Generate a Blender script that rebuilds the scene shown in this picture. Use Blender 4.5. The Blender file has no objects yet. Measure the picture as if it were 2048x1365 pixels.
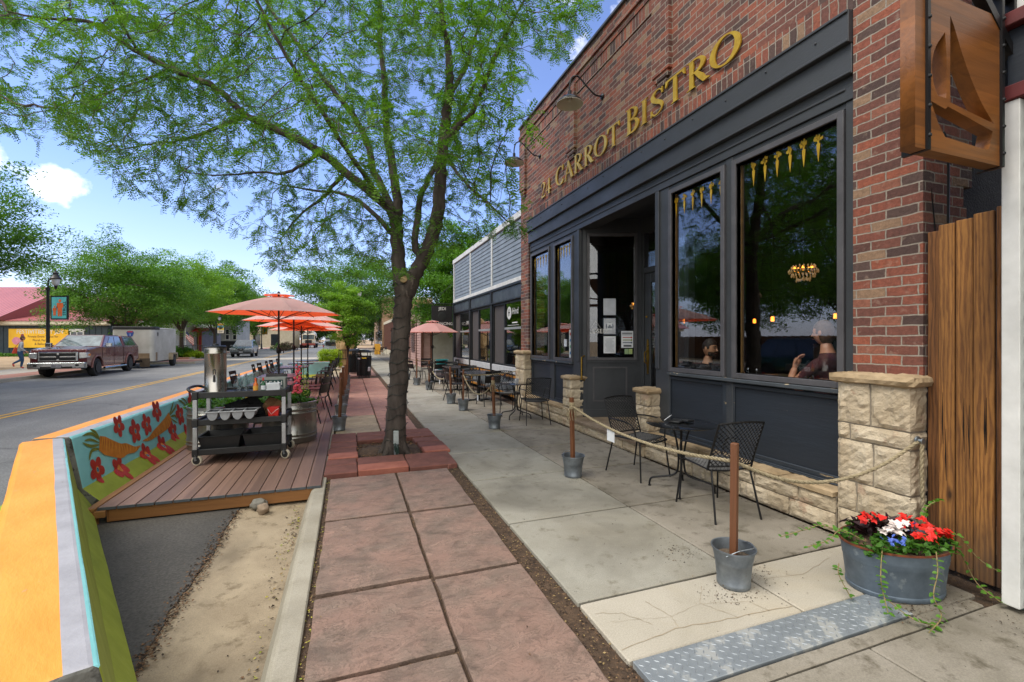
import bpy, bmesh, math, random
import numpy as np
from mathutils import Vector, Matrix, Euler, noise as mnoise
random.seed(7)
R = math.radians
scene = bpy.context.scene
COL = scene.collection
# ---------------------------------------------------------------- camera
TH = math.atan((1024-697)/900)                      # the street runs along +Y, the camera is turned right of it
cam = bpy.data.cameras.new("camera"); cam.sensor_width = 36; cam.lens = 900/2048*36
cam.shift_y = -3.5/2048; cam.clip_end = 3000; cam.clip_start = .05
camo = bpy.data.objects.new("camera", cam); COL.objects.link(camo)
camo.location = (0, 0, 1.6); camo.rotation_euler = (R(90), 0, -TH)
scene.camera = camo
# ---------------------------------------------------------------- sky, sun, exposure
S_TH, C_TH = math.sin(TH), math.cos(TH)
SUN_EL, SUN_AZ = R(58), R(-95)                     # azimuth measured from +Y towards +X
wd = bpy.data.worlds.new("World"); scene.world = wd; wd.use_nodes = True
nt = wd.node_tree; bg = nt.nodes['Background']
def WN(t, **k):
    n = nt.nodes.new(t)
    for a, v in k.items(): setattr(n, a, v)
    return n
sky = WN('ShaderNodeTexSky', sky_type='NISHITA', sun_disc=False, sun_elevation=SUN_EL, sun_rotation=SUN_AZ,
         altitude=1600, air_density=1.0, dust_density=.6, ozone_density=2.2)
tc = WN('ShaderNodeTexCoord'); sp = WN('ShaderNodeSeparateXYZ'); nt.links.new(tc.outputs['Generated'], sp.inputs[0])
def WM(op, a, b=None, c=None, clamp=False):
    n = WN('ShaderNodeMath', operation=op, use_clamp=clamp)
    for i, v in enumerate((a, b, c)):
        if v is None: continue
        if isinstance(v, (int, float)): n.inputs[i].default_value = v
        else: nt.links.new(v, n.inputs[i])
    return n.outputs[0]
# high thin cloud that thickens to the horizon, and a few small cumulus puffs
zc = WM('MAXIMUM', sp.outputs[2], .02)
cx = WM('DIVIDE', sp.outputs[0], zc); cy = WM('DIVIDE', sp.outputs[1], zc)
cmb = WN('ShaderNodeCombineXYZ'); nt.links.new(cx, cmb.inputs[0]); nt.links.new(cy, cmb.inputs[1])
n1 = WN('ShaderNodeTexNoise'); n1.inputs['Scale'].default_value = .55; n1.inputs['Detail'].default_value = 7; n1.inputs['Roughness'].default_value = .6
nt.links.new(cmb.outputs[0], n1.inputs['Vector'])
thin = WM('MULTIPLY_ADD', n1.outputs[0], 1.6, -.55, True)
low = WM('SUBTRACT', 1.0, WM('MULTIPLY', sp.outputs[2], 2.7), None, True)
veil = WM('MULTIPLY', WM('ADD', WM('POWER', low, 2.8), WM('MULTIPLY', thin, .14)), .86, None, True)
n2 = WN('ShaderNodeTexNoise'); n2.inputs['Scale'].default_value = 13; n2.inputs['Detail'].default_value = 8; n2.inputs['Roughness'].default_value = .55
nt.links.new(tc.outputs['Generated'], n2.inputs['Vector'])
def puff(az, el, wa, we):
    d = Vector((math.sin(az)*math.cos(el), math.cos(az)*math.cos(el), math.sin(el)))
    e1 = Vector((math.cos(az), -math.sin(az), 0)); e2 = d.cross(e1)
    def dot(v):
        n = WN('ShaderNodeVectorMath', operation='DOT_PRODUCT'); nt.links.new(tc.outputs['Generated'], n.inputs[0]); n.inputs[1].default_value = v
        return n.outputs['Value']
    a = WM('POWER', WM('DIVIDE', dot(e1), wa), 2); b = WM('POWER', WM('DIVIDE', dot(e2), we), 2)
    r = WM('SQRT', WM('ADD', a, b)); front = WM('GREATER_THAN', dot(d), 0)
    v = WM('MULTIPLY', WM('ADD', WM('SUBTRACT', 1.0, r), WM('MULTIPLY_ADD', n2.outputs[0], 5.2, -2.6)), 1.1, None, True)
    return WM('MULTIPLY', v, front)
pf = None
for a, e, wa, we in [(-25.0, 13.6, .05, .03), (-30.6, 14.6, .036, .026), (-11.4, 15.8, .035, .012), (-60, 18, .1, .05), (-100, 25, .25, .1),
                     (-80, 40, .3, .12), (-130, 35, .3, .15), (60, 35, .3, .12), (-45, 60, .2, .1)]:
    p = puff(R(a), R(e), wa, we); pf = p if pf is None else WM('MAXIMUM', pf, p)
mx1 = WN('ShaderNodeMix', data_type='RGBA'); mx2 = WN('ShaderNodeMix', data_type='RGBA')
nt.links.new(veil, mx1.inputs[0]); skm = WN('ShaderNodeMix', data_type='RGBA', blend_type='MULTIPLY'); skm.inputs[0].default_value = 1; nt.links.new(sky.outputs[0], skm.inputs[6]); skm.inputs[7].default_value = (.98, .96, 1.14, 1); nt.links.new(skm.outputs[2], mx1.inputs[6]); mx1.inputs[7].default_value = (3.4, 3.5, 4.3, 1)
nt.links.new(pf, mx2.inputs[0]); nt.links.new(mx1.outputs[2], mx2.inputs[6]); mx2.inputs[7].default_value = (7, 7, 7.1, 1)
# unseen broad cloud overhead and behind the camera, added to whiten the light
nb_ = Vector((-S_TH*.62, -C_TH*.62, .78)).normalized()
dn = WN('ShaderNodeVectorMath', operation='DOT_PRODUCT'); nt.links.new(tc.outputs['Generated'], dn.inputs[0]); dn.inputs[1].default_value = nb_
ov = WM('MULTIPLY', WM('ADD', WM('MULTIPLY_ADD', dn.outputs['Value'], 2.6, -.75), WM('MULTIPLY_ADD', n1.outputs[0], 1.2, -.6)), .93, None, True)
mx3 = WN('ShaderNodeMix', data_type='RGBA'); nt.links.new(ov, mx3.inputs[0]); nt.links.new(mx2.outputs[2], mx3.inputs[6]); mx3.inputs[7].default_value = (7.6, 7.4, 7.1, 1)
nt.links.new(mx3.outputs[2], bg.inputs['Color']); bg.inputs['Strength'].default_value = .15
sl = bpy.data.lights.new("sun", 'SUN'); sl.energy = 1.6; sl.angle = R(26); sl.color = (1, .95, .87)
so = bpy.data.objects.new("sun", sl); COL.objects.link(so)
so.rotation_euler = Vector((-math.sin(SUN_AZ)*math.cos(SUN_EL), -math.cos(SUN_AZ)*math.cos(SUN_EL), -math.sin(SUN_EL))).to_track_quat('-Z', 'Y').to_euler()
so.location = (0, 0, 30)
vs = scene.view_settings; vs.view_transform = 'Standard'; vs.look = 'None'; vs.exposure = .85; vs.gamma = 1
cy_ = scene.cycles; cy_.max_bounces = 7; cy_.transparent_max_bounces = 14; cy_.diffuse_bounces = 3; cy_.glossy_bounces = 4
cy_.transmission_bounces = 4; cy_.caustics_reflective = False; cy_.caustics_refractive = False; cy_.sample_clamp_indirect = 6
cy_.use_denoising = True
# ---------------------------------------------------------------- helpers
def H(h):                                           # '#rrggbb' to linear
    o = []
    for i in (0, 2, 4):
        v = int(h[i:i+2], 16)/255
        o.append(v/12.92 if v <= .04045 else ((v+.055)/1.055)**2.4)
    return tuple(o)
def c4(c): return (c[0], c[1], c[2], 1)
def nn(t, typ, **k):
    n = t.nodes.new(typ)
    for a, v in k.items(): setattr(n, a, v)
    return n
def ramp(t, fac, stops, const=False):
    r = nn(t, 'ShaderNodeValToRGB'); cr = r.color_ramp
    if const: cr.interpolation = 'CONSTANT'
    while len(cr.elements) < len(stops): cr.elements.new(.5)
    for e, (p, c) in zip(cr.elements, stops): e.position = p; e.color = c4(c)
    t.links.new(fac, r.inputs[0]); return r.outputs[0]
def noise_node(t, vec, scale, detail=5, rough=.55, dist=0):
    n = nn(t, 'ShaderNodeTexNoise'); n.inputs['Scale'].default_value = scale; n.inputs['Detail'].default_value = detail
    n.inputs['Roughness'].default_value = rough; n.inputs['Distortion'].default_value = dist
    t.links.new(vec, n.inputs['Vector']); return n.outputs[0]
def obj_vec(t, st=(1, 1, 1)):
    tcn = nn(t, 'ShaderNodeTexCoord'); mp = nn(t, 'ShaderNodeMapping'); mp.inputs['Scale'].default_value = st
    t.links.new(tcn.outputs['Object'], mp.inputs[0]); return mp.outputs[0]
def bump(t, b, h, strength, dist):
    n = nn(t, 'ShaderNodeBump'); n.inputs['Strength'].default_value = strength; n.inputs['Distance'].default_value = dist
    t.links.new(h, n.inputs['Height']); t.links.new(n.outputs[0], b.inputs['Normal']); return n
def mixc(t, fac, a, b, mode='MIX'):
    n = nn(t, 'ShaderNodeMix', data_type='RGBA', blend_type=mode)
    for s, v in ((0, fac), (6, a), (7, b)):
        if isinstance(v, (int, float)): n.inputs[s].default_value = v
        elif isinstance(v, tuple): n.inputs[s].default_value = c4(v)
        else: t.links.new(v, n.inputs[s])
    return n.outputs[2]
def pmat(name):
    m = bpy.data.materials.new(name); m.use_nodes = True
    return m, m.node_tree, m.node_tree.nodes['Principled BSDF']
def mat(name, c, c2=None, ns=6, r=.6, m=0, bs=0, bd=.004, st=(1, 1, 1), spots=None, lo=.35, hi=.68, emit=None, es=1, coat=0, dist=0, r2=None, spec=None, alpha=1):
    """plain surface with two-tone noise, optional bump and optional spots = (colour, scale, threshold)"""
    M, t, b = pmat(name); c = H(c) if isinstance(c, str) else c; c2 = H(c2) if isinstance(c2, str) else c2
    if c2 is None: c2 = tuple(v*.78 for v in c)
    v = obj_vec(t, st); n = noise_node(t, v, ns, 6, .6, dist)
    col = ramp(t, n, [(lo, c2), (hi, c)])
    if spots:
        sc = H(spots[0]) if isinstance(spots[0], str) else spots[0]
        f = noise_node(t, v, spots[1], 5, .65); f = ramp(t, f, [(spots[2], (0, 0, 0)), (spots[2]+.04, (1, 1, 1))])
        col = mixc(t, f, col, sc)
    t.links.new(col, b.inputs['Base Color'])
    b.inputs['Metallic'].default_value = m; b.inputs['Coat Weight'].default_value = coat
    if spec is not None: b.inputs['Specular IOR Level'].default_value = spec
    r2 = r+.12 if r2 is None else r2
    rr = ramp(t, n, [(.3, (r2,)*3), (.7, (r,)*3)]); t.links.new(rr, b.inputs['Roughness'])
    if bs: bump(t, b, noise_node(t, v, bs, 5, .6), 1, bd)
    if emit is not None:
        b.inputs['Emission Color'].default_value = c4(H(emit) if isinstance(emit, str) else emit); b.inputs['Emission Strength'].default_value = es
    return M
def leafmat(name, c, c2, trans=.45):
    M, t, b = pmat(name); t.nodes.remove(b); out = t.nodes['Material Output']
    v = obj_vec(t); n = noise_node(t, v, 1.3, 4); n2 = noise_node(t, v, 23, 2)
    a = nn(t, 'ShaderNodeMath', operation='ADD'); t.links.new(n, a.inputs[0]); t.links.new(n2, a.inputs[1])
    h = nn(t, 'ShaderNodeMath', operation='MULTIPLY'); h.inputs[1].default_value = .5; t.links.new(a.outputs[0], h.inputs[0])
    col = ramp(t, h.outputs[0], [(.38, H(c2)), (.62, H(c))])
    d = nn(t, 'ShaderNodeBsdfPrincipled'); d.inputs['Roughness'].default_value = .5; d.inputs['Specular IOR Level'].default_value = .35
    tr = nn(t, 'ShaderNodeBsdfTranslucent'); ms = nn(t, 'ShaderNodeMixShader'); ms.inputs[0].default_value = trans
    t.links.new(col, d.inputs['Base Color']); ct = mixc(t, 1.0, col, (.98, 1.12, .4), 'MULTIPLY'); t.links.new(ct, tr.inputs['Color'])
    t.links.new(d.outputs[0], ms.inputs[1]); t.links.new(tr.outputs[0], ms.inputs[2]); t.links.new(ms.outputs[0], out.inputs[0])
    return M
def plankmat(name, c, c2, c3, seed=0):
    M, t, b = pmat(name); tcn = nn(t, 'ShaderNodeTexCoord'); mp = nn(t, 'ShaderNodeMapping'); mp.inputs['Scale'].default_value = (1, 1, .11); mp.inputs['Location'].default_value = (seed, seed*2.3, seed*.7); t.links.new(tcn.outputs['Object'], mp.inputs[0]); v = mp.outputs[0]
    w = nn(t, 'ShaderNodeTexWave', wave_type='BANDS', bands_direction='Y'); w.inputs['Scale'].default_value = 13; w.inputs['Distortion'].default_value = 9; w.inputs['Detail'].default_value = 3; w.inputs['Detail Scale'].default_value = 1.3; w.inputs['Detail Roughness'].default_value = .6; t.links.new(v, w.inputs['Vector'])
    f = noise_node(t, v, 60, 5, .7); g_ = noise_node(t, v, 3.2, 4, .6); col = ramp(t, w.outputs['Fac'], [(.15, H(c2)), (.75, H(c))]); col = mixc(t, .5, col, ramp(t, f, [(.3, H(c3)), (.7, H(c))])); col = mixc(t, ramp(t, g_, [(.42, (0, 0, 0)), (.68, (.75,)*3)]), col, H(c3))
    k = nn(t, 'ShaderNodeTexVoronoi'); k.inputs['Scale'].default_value = 3.4; mp2 = nn(t, 'ShaderNodeMapping'); mp2.inputs['Scale'].default_value = (0, 1.6, .62); mp2.inputs['Location'].default_value = (0, seed*1.7, seed); t.links.new(tcn.outputs['Object'], mp2.inputs[0]); t.links.new(mp2.outputs[0], k.inputs['Vector'])
    col = mixc(t, ramp(t, k.outputs['Distance'], [(.035, (.95,)*3), (.075, (.5,)*3), (.14, (0, 0, 0))]), col, tuple(x*.55 for x in H(c3)))
    s = nn(t, 'ShaderNodeSeparateXYZ'); t.links.new(tcn.outputs['Object'], s.inputs[0]); gz = nn(t, 'ShaderNodeMath', operation='ADD'); t.links.new(s.outputs[2], gz.inputs[0]); t.links.new(g_, gz.inputs[1]); col = mixc(t, ramp(t, gz.outputs[0], [(.55, (.7,)*3), (.95, (0, 0, 0))]), col, H('4a3c30'))
    t.links.new(col, b.inputs['Base Color']); b.inputs['Roughness'].default_value = .8; bump(t, b, mixc(t, .5, w.outputs['Fac'], f), .7, .004); return M
def glassmat(name, tint=(.96, .97, .965), ior=1.55, rough=0):
    M, t, b = pmat(name); t.nodes.remove(b); out = t.nodes['Material Output']
    tr = nn(t, 'ShaderNodeBsdfTransparent'); tr.inputs[0].default_value = c4(tint)
    gl = nn(t, 'ShaderNodeBsdfGlossy'); gl.inputs['Roughness'].default_value = rough; gl.inputs['Color'].default_value = (.95, .97, 1, 1)
    fr = nn(t, 'ShaderNodeLayerWeight'); fr.inputs[0].default_value = .5; ms = nn(t, 'ShaderNodeMixShader'); f0 = ((ior-1)/(ior+1))**2
    pw = nn(t, 'ShaderNodeMath', operation='POWER'); t.links.new(fr.outputs['Facing'], pw.inputs[0]); pw.inputs[1].default_value = 4.2
    fa = nn(t, 'ShaderNodeMath', operation='MULTIPLY_ADD'); t.links.new(pw.outputs[0], fa.inputs[0]); fa.inputs[1].default_value = 1-f0; fa.inputs[2].default_value = f0
    t.links.new(fa.outputs[0], ms.inputs[0]); t.links.new(tr.outputs[0], ms.inputs[1]); t.links.new(gl.outputs[0], ms.inputs[2]); t.links.new(ms.outputs[0], out.inputs[0])
    return M
def woodmat(name, c, c2, axis=2, scale=14, r=.5, knots=False, st=.06):
    M, t, b = pmat(name); s = [1, 1, 1]; s[axis] = st; v = obj_vec(t, tuple(s))
    n = noise_node(t, v, scale, 6, .65, 1.2); big = noise_node(t, v, scale*.22, 3)
    col = ramp(t, n, [(.32, H(c2)), (.6, H(c))]); col = mixc(t, .55, col, mixc(t, big, H(c2), H(c)))
    zs = nn(t, 'ShaderNodeTexCoord'); sz = nn(t, 'ShaderNodeSeparateXYZ'); t.links.new(zs.outputs['Object'], sz.inputs[0]); fl = nn(t, 'ShaderNodeMath', operation='SNAP'); t.links.new(sz.outputs[2 if axis == 0 else 0], fl.inputs[0]); fl.inputs[1].default_value = .095
    wn = nn(t, 'ShaderNodeTexWhiteNoise', noise_dimensions='1D'); t.links.new(fl.outputs[0], wn.inputs['W']); col = mixc(t, .55, col, ramp(t, wn.outputs['Value'], [(0, (.3,)*3), (1, (.7,)*3)]), 'OVERLAY')
    if knots:
        n4 = noise_node(t, obj_vec(t, tuple(s[i]*(3 if i == axis else 1) for i in range(3))), 5.5, 2, .5, 2.5)
        k = ramp(t, n4, [(.66, (0, 0, 0)), (.72, (1, 1, 1))]); col = mixc(t, k, col, tuple(v*.45 for v in H(c2)))
    t.links.new(col, b.inputs['Base Color']); b.inputs['Roughness'].default_value = r
    bump(t, b, n, .6, .003); return M
class MB:
    """collects shapes and links them as ONE mesh object"""
    def __init__(s): s.v = []; s.f = []; s.m = []
    def add(s, vs, fs, m=0):
        o = len(s.v); s.v += [tuple(p) for p in vs]; s.f += [tuple(i+o for i in f) for f in fs]; s.m += [m]*len(fs); return s
    def box(s, x0, x1, y0, y1, z0, z1, m=0):
        if x0 > x1: x0, x1 = x1, x0
        if y0 > y1: y0, y1 = y1, y0
        if z0 > z1: z0, z1 = z1, z0
        return s.add([(x0, y0, z0), (x1, y0, z0), (x1, y1, z0), (x0, y1, z0), (x0, y0, z1), (x1, y0, z1), (x1, y1, z1), (x0, y1, z1)],
                     [(3, 2, 1, 0), (4, 5, 6, 7), (0, 1, 5, 4), (1, 2, 6, 5), (2, 3, 7, 6), (3, 0, 4, 7)], m)
    def obox(s, c, size, rot=(0, 0, 0), m=0, taper=1):
        M = Euler(rot).to_matrix(); hx, hy, hz = [a/2 for a in size]; pts = []
        for z in (-hz, hz):
            k = taper if z > 0 else 1
            for x, y in ((-hx, -hy), (hx, -hy), (hx, hy), (-hx, hy)): pts.append(Vector(c)+M @ Vector((x*k, y*k, z)))
        return s.add(pts, [(3, 2, 1, 0), (4, 5, 6, 7), (0, 1, 5, 4), (1, 2, 6, 5), (2, 3, 7, 6), (3, 0, 4, 7)], m)
    def bar(s, a, b, w, h=None, m=0, up=(0, 0, 1)):
        a = Vector(a); b = Vector(b); d = (b-a); L = d.length; d.normalize(); u = Vector(up)
        if abs(d.dot(u)) > .99: u = Vector((1, 0, 0))
        sx = d.cross(u).normalized(); u = sx.cross(d); h = w if h is None else h; pts = []
        for p in (a, b):
            for i, j in ((-1, -1), (1, -1), (1, 1), (-1, 1)): pts.append(p+sx*i*w/2+u*j*h/2)
        return s.add(pts, [(3, 2, 1, 0), (4, 5, 6, 7), (0, 1, 5, 4), (1, 2, 6, 5), (2, 3, 7, 6), (3, 0, 4, 7)], m)
    def poly(s, pts, m=0): return s.add(pts, [tuple(range(len(pts)))], m)
    def prism(s, pts, fn, d0, d1, m=0, mside=None):     # fn(a, b, d) places the outline point (a, b) at depth d
        n = len(pts); A = [fn(a, b, d0) for a, b in pts]; B = [fn(a, b, d1) for a, b in pts]
        o = len(s.v); s.v += [tuple(p) for p in A+B]
        s.f += [tuple(o+i for i in range(n))[::-1], tuple(o+n+i for i in range(n))]; s.m += [m, m]
        for i in range(n): j = (i+1) % n; s.f.append((o+i, o+j, o+n+j, o+n+i)); s.m.append(m if mside is None else (mside[i] if isinstance(mside, (list, tuple)) else mside))
        return s
    def tube(s, pts, r, n=8, m=0, cap=True):
        P = [Vector(p) for p in pts]; k = len(P); rr = r if isinstance(r, (list, tuple)) else [r]*k
        o = len(s.v); ref = None
        for i in range(k):
            d = (P[min(i+1, k-1)]-P[max(i-1, 0)])
            if d.length < 1e-9: d = Vector((0, 0, 1))
            d.normalize()
            if ref is None:
                ref = Vector((0, 0, 1)) if abs(d.z) < .9 else Vector((1, 0, 0))
            x = (ref-d*ref.dot(d))
            if x.length < 1e-6: x = d.orthogonal()
            x.normalize(); y = d.cross(x); ref = x
            for j in range(n):
                a = 2*math.pi*j/n; s.v.append(tuple(P[i]+(x*math.cos(a)+y*math.sin(a))*rr[i]))
        for i in range(k-1):
            for j in range(n):
                q = (j+1) % n; s.f.append((o+i*n+j, o+i*n+q, o+(i+1)*n+q, o+(i+1)*n+j)); s.m.append(m)
        if cap:
            s.f.append(tuple(o+j for j in range(n))[::-1]); s.f.append(tuple(o+(k-1)*n+j for j in range(n))); s.m += [m, m]
        return s
    def lathe(s, prof, n=24, c=(0, 0, 0), m=0, sx=1, sy=1, M=None):
        o = len(s.v); k = len(prof)
        for r, z in prof:
            for j in range(n):
                a = 2*math.pi*j/n; p = Vector((r*sx*math.cos(a), r*sy*math.sin(a), z))
                if M is not None: p = M @ p
                s.v.append((p[0]+c[0], p[1]+c[1], p[2]+c[2]))
        for i in range(k-1):
            mi = m[i] if isinstance(m, (list, tuple)) else m
            for j in range(n):
                q = (j+1) % n; s.f.append((o+i*n+j, o+i*n+q, o+(i+1)*n+q, o+(i+1)*n+j)); s.m.append(mi)
        m0 = m[0] if isinstance(m, (list, tuple)) else m; m1 = m[-1] if isinstance(m, (list, tuple)) else m
        if prof[0][0] > 1e-4: s.f.append(tuple(o+j for j in range(n))[::-1]); s.m.append(m0)
        if prof[-1][0] > 1e-4: s.f.append(tuple(o+(k-1)*n+j for j in range(n))); s.m.append(m1)
        return s
    def ball(s, c, r, nu=12, nv=8, m=0, jit=0, seed=0):
        r = r if isinstance(r, (tuple, list)) else (r, r, r); o = len(s.v)
        for i in range(nv+1):
            ph = math.pi*i/nv
            for j in range(nu):
                a = 2*math.pi*j/nu; d = Vector((math.sin(ph)*math.cos(a), math.sin(ph)*math.sin(a), -math.cos(ph)))
                k = 1+jit*mnoise.noise(d*1.7+Vector((seed*3.1, seed, 0))) if jit else 1
                s.v.append((c[0]+d.x*r[0]*k, c[1]+d.y*r[1]*k, c[2]+d.z*r[2]*k))
        for i in range(nv):
            for j in range(nu):
                q = (j+1) % nu; s.f.append((o+i*nu+j, o+i*nu+q, o+(i+1)*nu+q, o+(i+1)*nu+j)); s.m.append(m)
        return s
    def build(s, name, mats, parent=None, smooth=False, bevel=0, world=False, seg=1, ang=35):
        me = bpy.data.meshes.new(name); vs_ = s.v
        if world and parent is not None:
            rt = parent
            while rt.parent is not None: rt = rt.parent
            Mi = rt.matrix_basis.inverted(); vs_ = [tuple(Mi @ Vector(p)) for p in vs_]
        me.from_pydata(vs_, [], s.f)
        for mm in (mats if isinstance(mats, (list, tuple)) else [mats]): me.materials.append(mm)
        me.polygons.foreach_set('material_index', s.m)
        if smooth: me.polygons.foreach_set('use_smooth', [True]*len(s.f))
        me.validate(); me.update()
        if smooth: me.set_sharp_from_angle(angle=R(ang))
        o = bpy.data.objects.new(name, me); COL.objects.link(o)
        if parent is not None: o.parent = parent
        if bevel:
            bm_ = o.modifiers.new('bevel', 'BEVEL'); bm_.width = bevel; bm_.segments = seg; bm_.limit_method = 'ANGLE'; bm_.angle_limit = R(40)
        return o
def tag(o, label=None, cat=None, group=None, kind=None):
    for k, v in (('label', label), ('category', cat), ('group', group), ('kind', kind)):
        if v: o[k] = v
    return o
def thing(name, label, cat, loc=(0, 0, 0), rz=0, group=None):
    o = bpy.data.objects.new(name, None); COL.objects.link(o); o.empty_display_size = .1
    o.location = loc; o.rotation_euler = (0, 0, rz); return tag(o, label, cat, group)
def struct(mb, name, mats, **k): return tag(mb.build(name, mats, **k), kind='structure')
def dup(root, loc, rz=0, label=None, group=None, scale=None):
    r = root.copy(); COL.objects.link(r); r.location = loc; r.rotation_euler = (0, 0, rz)
    if label: r['label'] = label
    if group: r['group'] = group
    if scale: r.scale = scale if isinstance(scale, (tuple, list)) else (scale,)*3
    for ch in list(root.children):
        c = ch.copy(); COL.objects.link(c); c.parent = r
        for g in list(ch.children):
            d = g.copy(); COL.objects.link(d); d.parent = c
    return r
def text(s, size, m, parent, M, name='lettering', extrude=.002, world=True, align='CENTER', spacing=1, bold=0):
    cu = bpy.data.curves.new('t', 'FONT'); cu.body = s; cu.size = size; cu.align_x = align; cu.align_y = 'CENTER'; cu.extrude = extrude; cu.space_character = spacing
    cu.offset = bold; cu.resolution_u = 3
    ob = bpy.data.objects.new('t', cu); COL.objects.link(ob); dg = bpy.context.evaluated_depsgraph_get(); dg.update()
    me = bpy.data.meshes.new_from_object(ob.evaluated_get(dg)); bpy.data.objects.remove(ob); bpy.data.curves.remove(cu)
    if world and parent is not None:
        rt = parent
        while rt.parent is not None: rt = rt.parent
        M = rt.matrix_basis.inverted() @ M
    me.transform(M); me.materials.clear(); me.materials.append(m); me.name = name
    o = bpy.data.objects.new(name, me); COL.objects.link(o)
    if parent is not None: o.parent = parent
    return o
def frame_mat(o, ex, ey):                           # text matrix: origin, reading direction, up
    ex = Vector(ex).normalized(); ey = Vector(ey).normalized(); ez = ex.cross(ey); M = Matrix((ex, ey, ez)).transposed().to_4x4(); M.translation = Vector(o); return M
def ribbon(pts, w):                                 # outline of a pen stroke with a width at each point
    P = [Vector((a, b, 0)) for a, b in pts]; L = []; Rr = []
    for i, p in enumerate(P):
        d = (P[min(i+1, len(P)-1)]-P[max(i-1, 0)]).normalized(); n_ = Vector((-d.y, d.x, 0)); k = (w[i] if isinstance(w, (list, tuple)) else w)/2
        L.append(p+n_*k); Rr.append(p-n_*k)
    return [(q.x, q.y) for q in L]+[(q.x, q.y) for q in Rr[::-1]]
def arc(cx, cy, rx, ry, a0, a1, n=14): return [(cx+rx*math.cos(R(a0+(a1-a0)*i/n)), cy+ry*math.sin(R(a0+(a1-a0)*i/n))) for i in range(n+1)]
def catmull(pts, n=6):
    P = [Vector(p) for p in pts]; P = [P[0]*2-P[1]]+P+[P[-1]*2-P[-2]]; out = []
    for i in range(1, len(P)-2):
        a, b, c, d = P[i-1:i+3]
        for k in range(n):
            t = k/n; out.append(.5*((2*b)+(c-a)*t+(2*a-5*b+4*c-d)*t*t+(3*b-a-3*c+d)*t**3))
    out.append(P[-2]); return out
# ---------------------------------------------------------------- shared materials
M_black = mat('black_metal', '1b1b1d', '131314', 9, .35, .3)
M_blackp = mat('black_plastic', '1d1e20', '151617', 9, .5)
M_dark = mat('dark_paint', '3a3d41', '303337', 2.2, .5, bs=60, bd=.0015, spots=('4a4d52', 26, .73), st=(1, .5, 1))
M_navy = mat('navy_panel_paint', '222932', '1b2129', 3, .55, bs=30, bd=.002, spots=('8a8070', 30, .715), st=(1, .22, 1.7))
M_white = mat('white_paint', 'd8d8d4', 'c2c2be', 4, .5, bs=40, bd=.001)
M_chrome = mat('chrome', 'b4b8bc', '92979c', 5, .12, 1)
M_steel = mat('stainless_steel', 'b4b1aa', '938f88', 3, .22, 1, st=(1, 1, .15))
M_galv = mat('galvanised_steel', '9aa1a6', '7c848a', 14, .42, .85, spots=('85888a', 9, .62))
M_rubber = mat('black_rubber', '1a1a1b', '101011', 20, .8)
M_glass = glassmat('window_glass', ior=1.72)
M_carglass = mat('car_glass', '20282c', '161c20', 2, .06, 0, coat=1)
M_gold = mat('gold_leaf', 'd8b23e', 'b48c22', 7, .32, .45)
M_rust = mat('rust', '7a3f22', '4f2a18', 30, .9)
# ================================================================ GROUND
def asphalt(name, c, c2, cracks=True):
    M, t, b = pmat(name); v = obj_vec(t); n = noise_node(t, v, .7, 6, .6); g = noise_node(t, v, 48, 4, .75)
    col = ramp(t, n, [(.3, H(c2)), (.7, H(c))]); col = mixc(t, .75, col, ramp(t, g, [(.36, (.22,)*3), (.66, (.72,)*3)]), 'OVERLAY')
    st = noise_node(t, obj_vec(t, (1, .08, 1)), 1.4, 4); col = mixc(t, ramp(t, st, [(.5, (0, 0, 0)), (.75, (.35,)*3)]), col, tuple(x*.62 for x in H(c2)))
    if cracks:
        w = nn(t, 'ShaderNodeTexVoronoi', feature='DISTANCE_TO_EDGE'); w.inputs['Scale'].default_value = .16
        nv = nn(t, 'ShaderNodeVectorMath', operation='ADD'); t.links.new(v, nv.inputs[0])
        ns_ = nn(t, 'ShaderNodeTexNoise'); ns_.inputs['Scale'].default_value = .8; ns_.inputs['Detail'].default_value = 6; t.links.new(v, ns_.inputs['Vector']); t.links.new(ns_.outputs['Color'], nv.inputs[1]); t.links.new(nv.outputs[0], w.inputs['Vector'])
        k = ramp(t, w.outputs['Distance'], [(0, (1, 1, 1)), (.006, (0, 0, 0))]); col = mixc(t, mixc(t, .5, (0, 0, 0), k), col, (.02, .02, .021))
    t.links.new(col, b.inputs['Base Color']); b.inputs['Roughness'].default_value = .85; bump(t, b, g, .8, .004); return M
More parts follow.
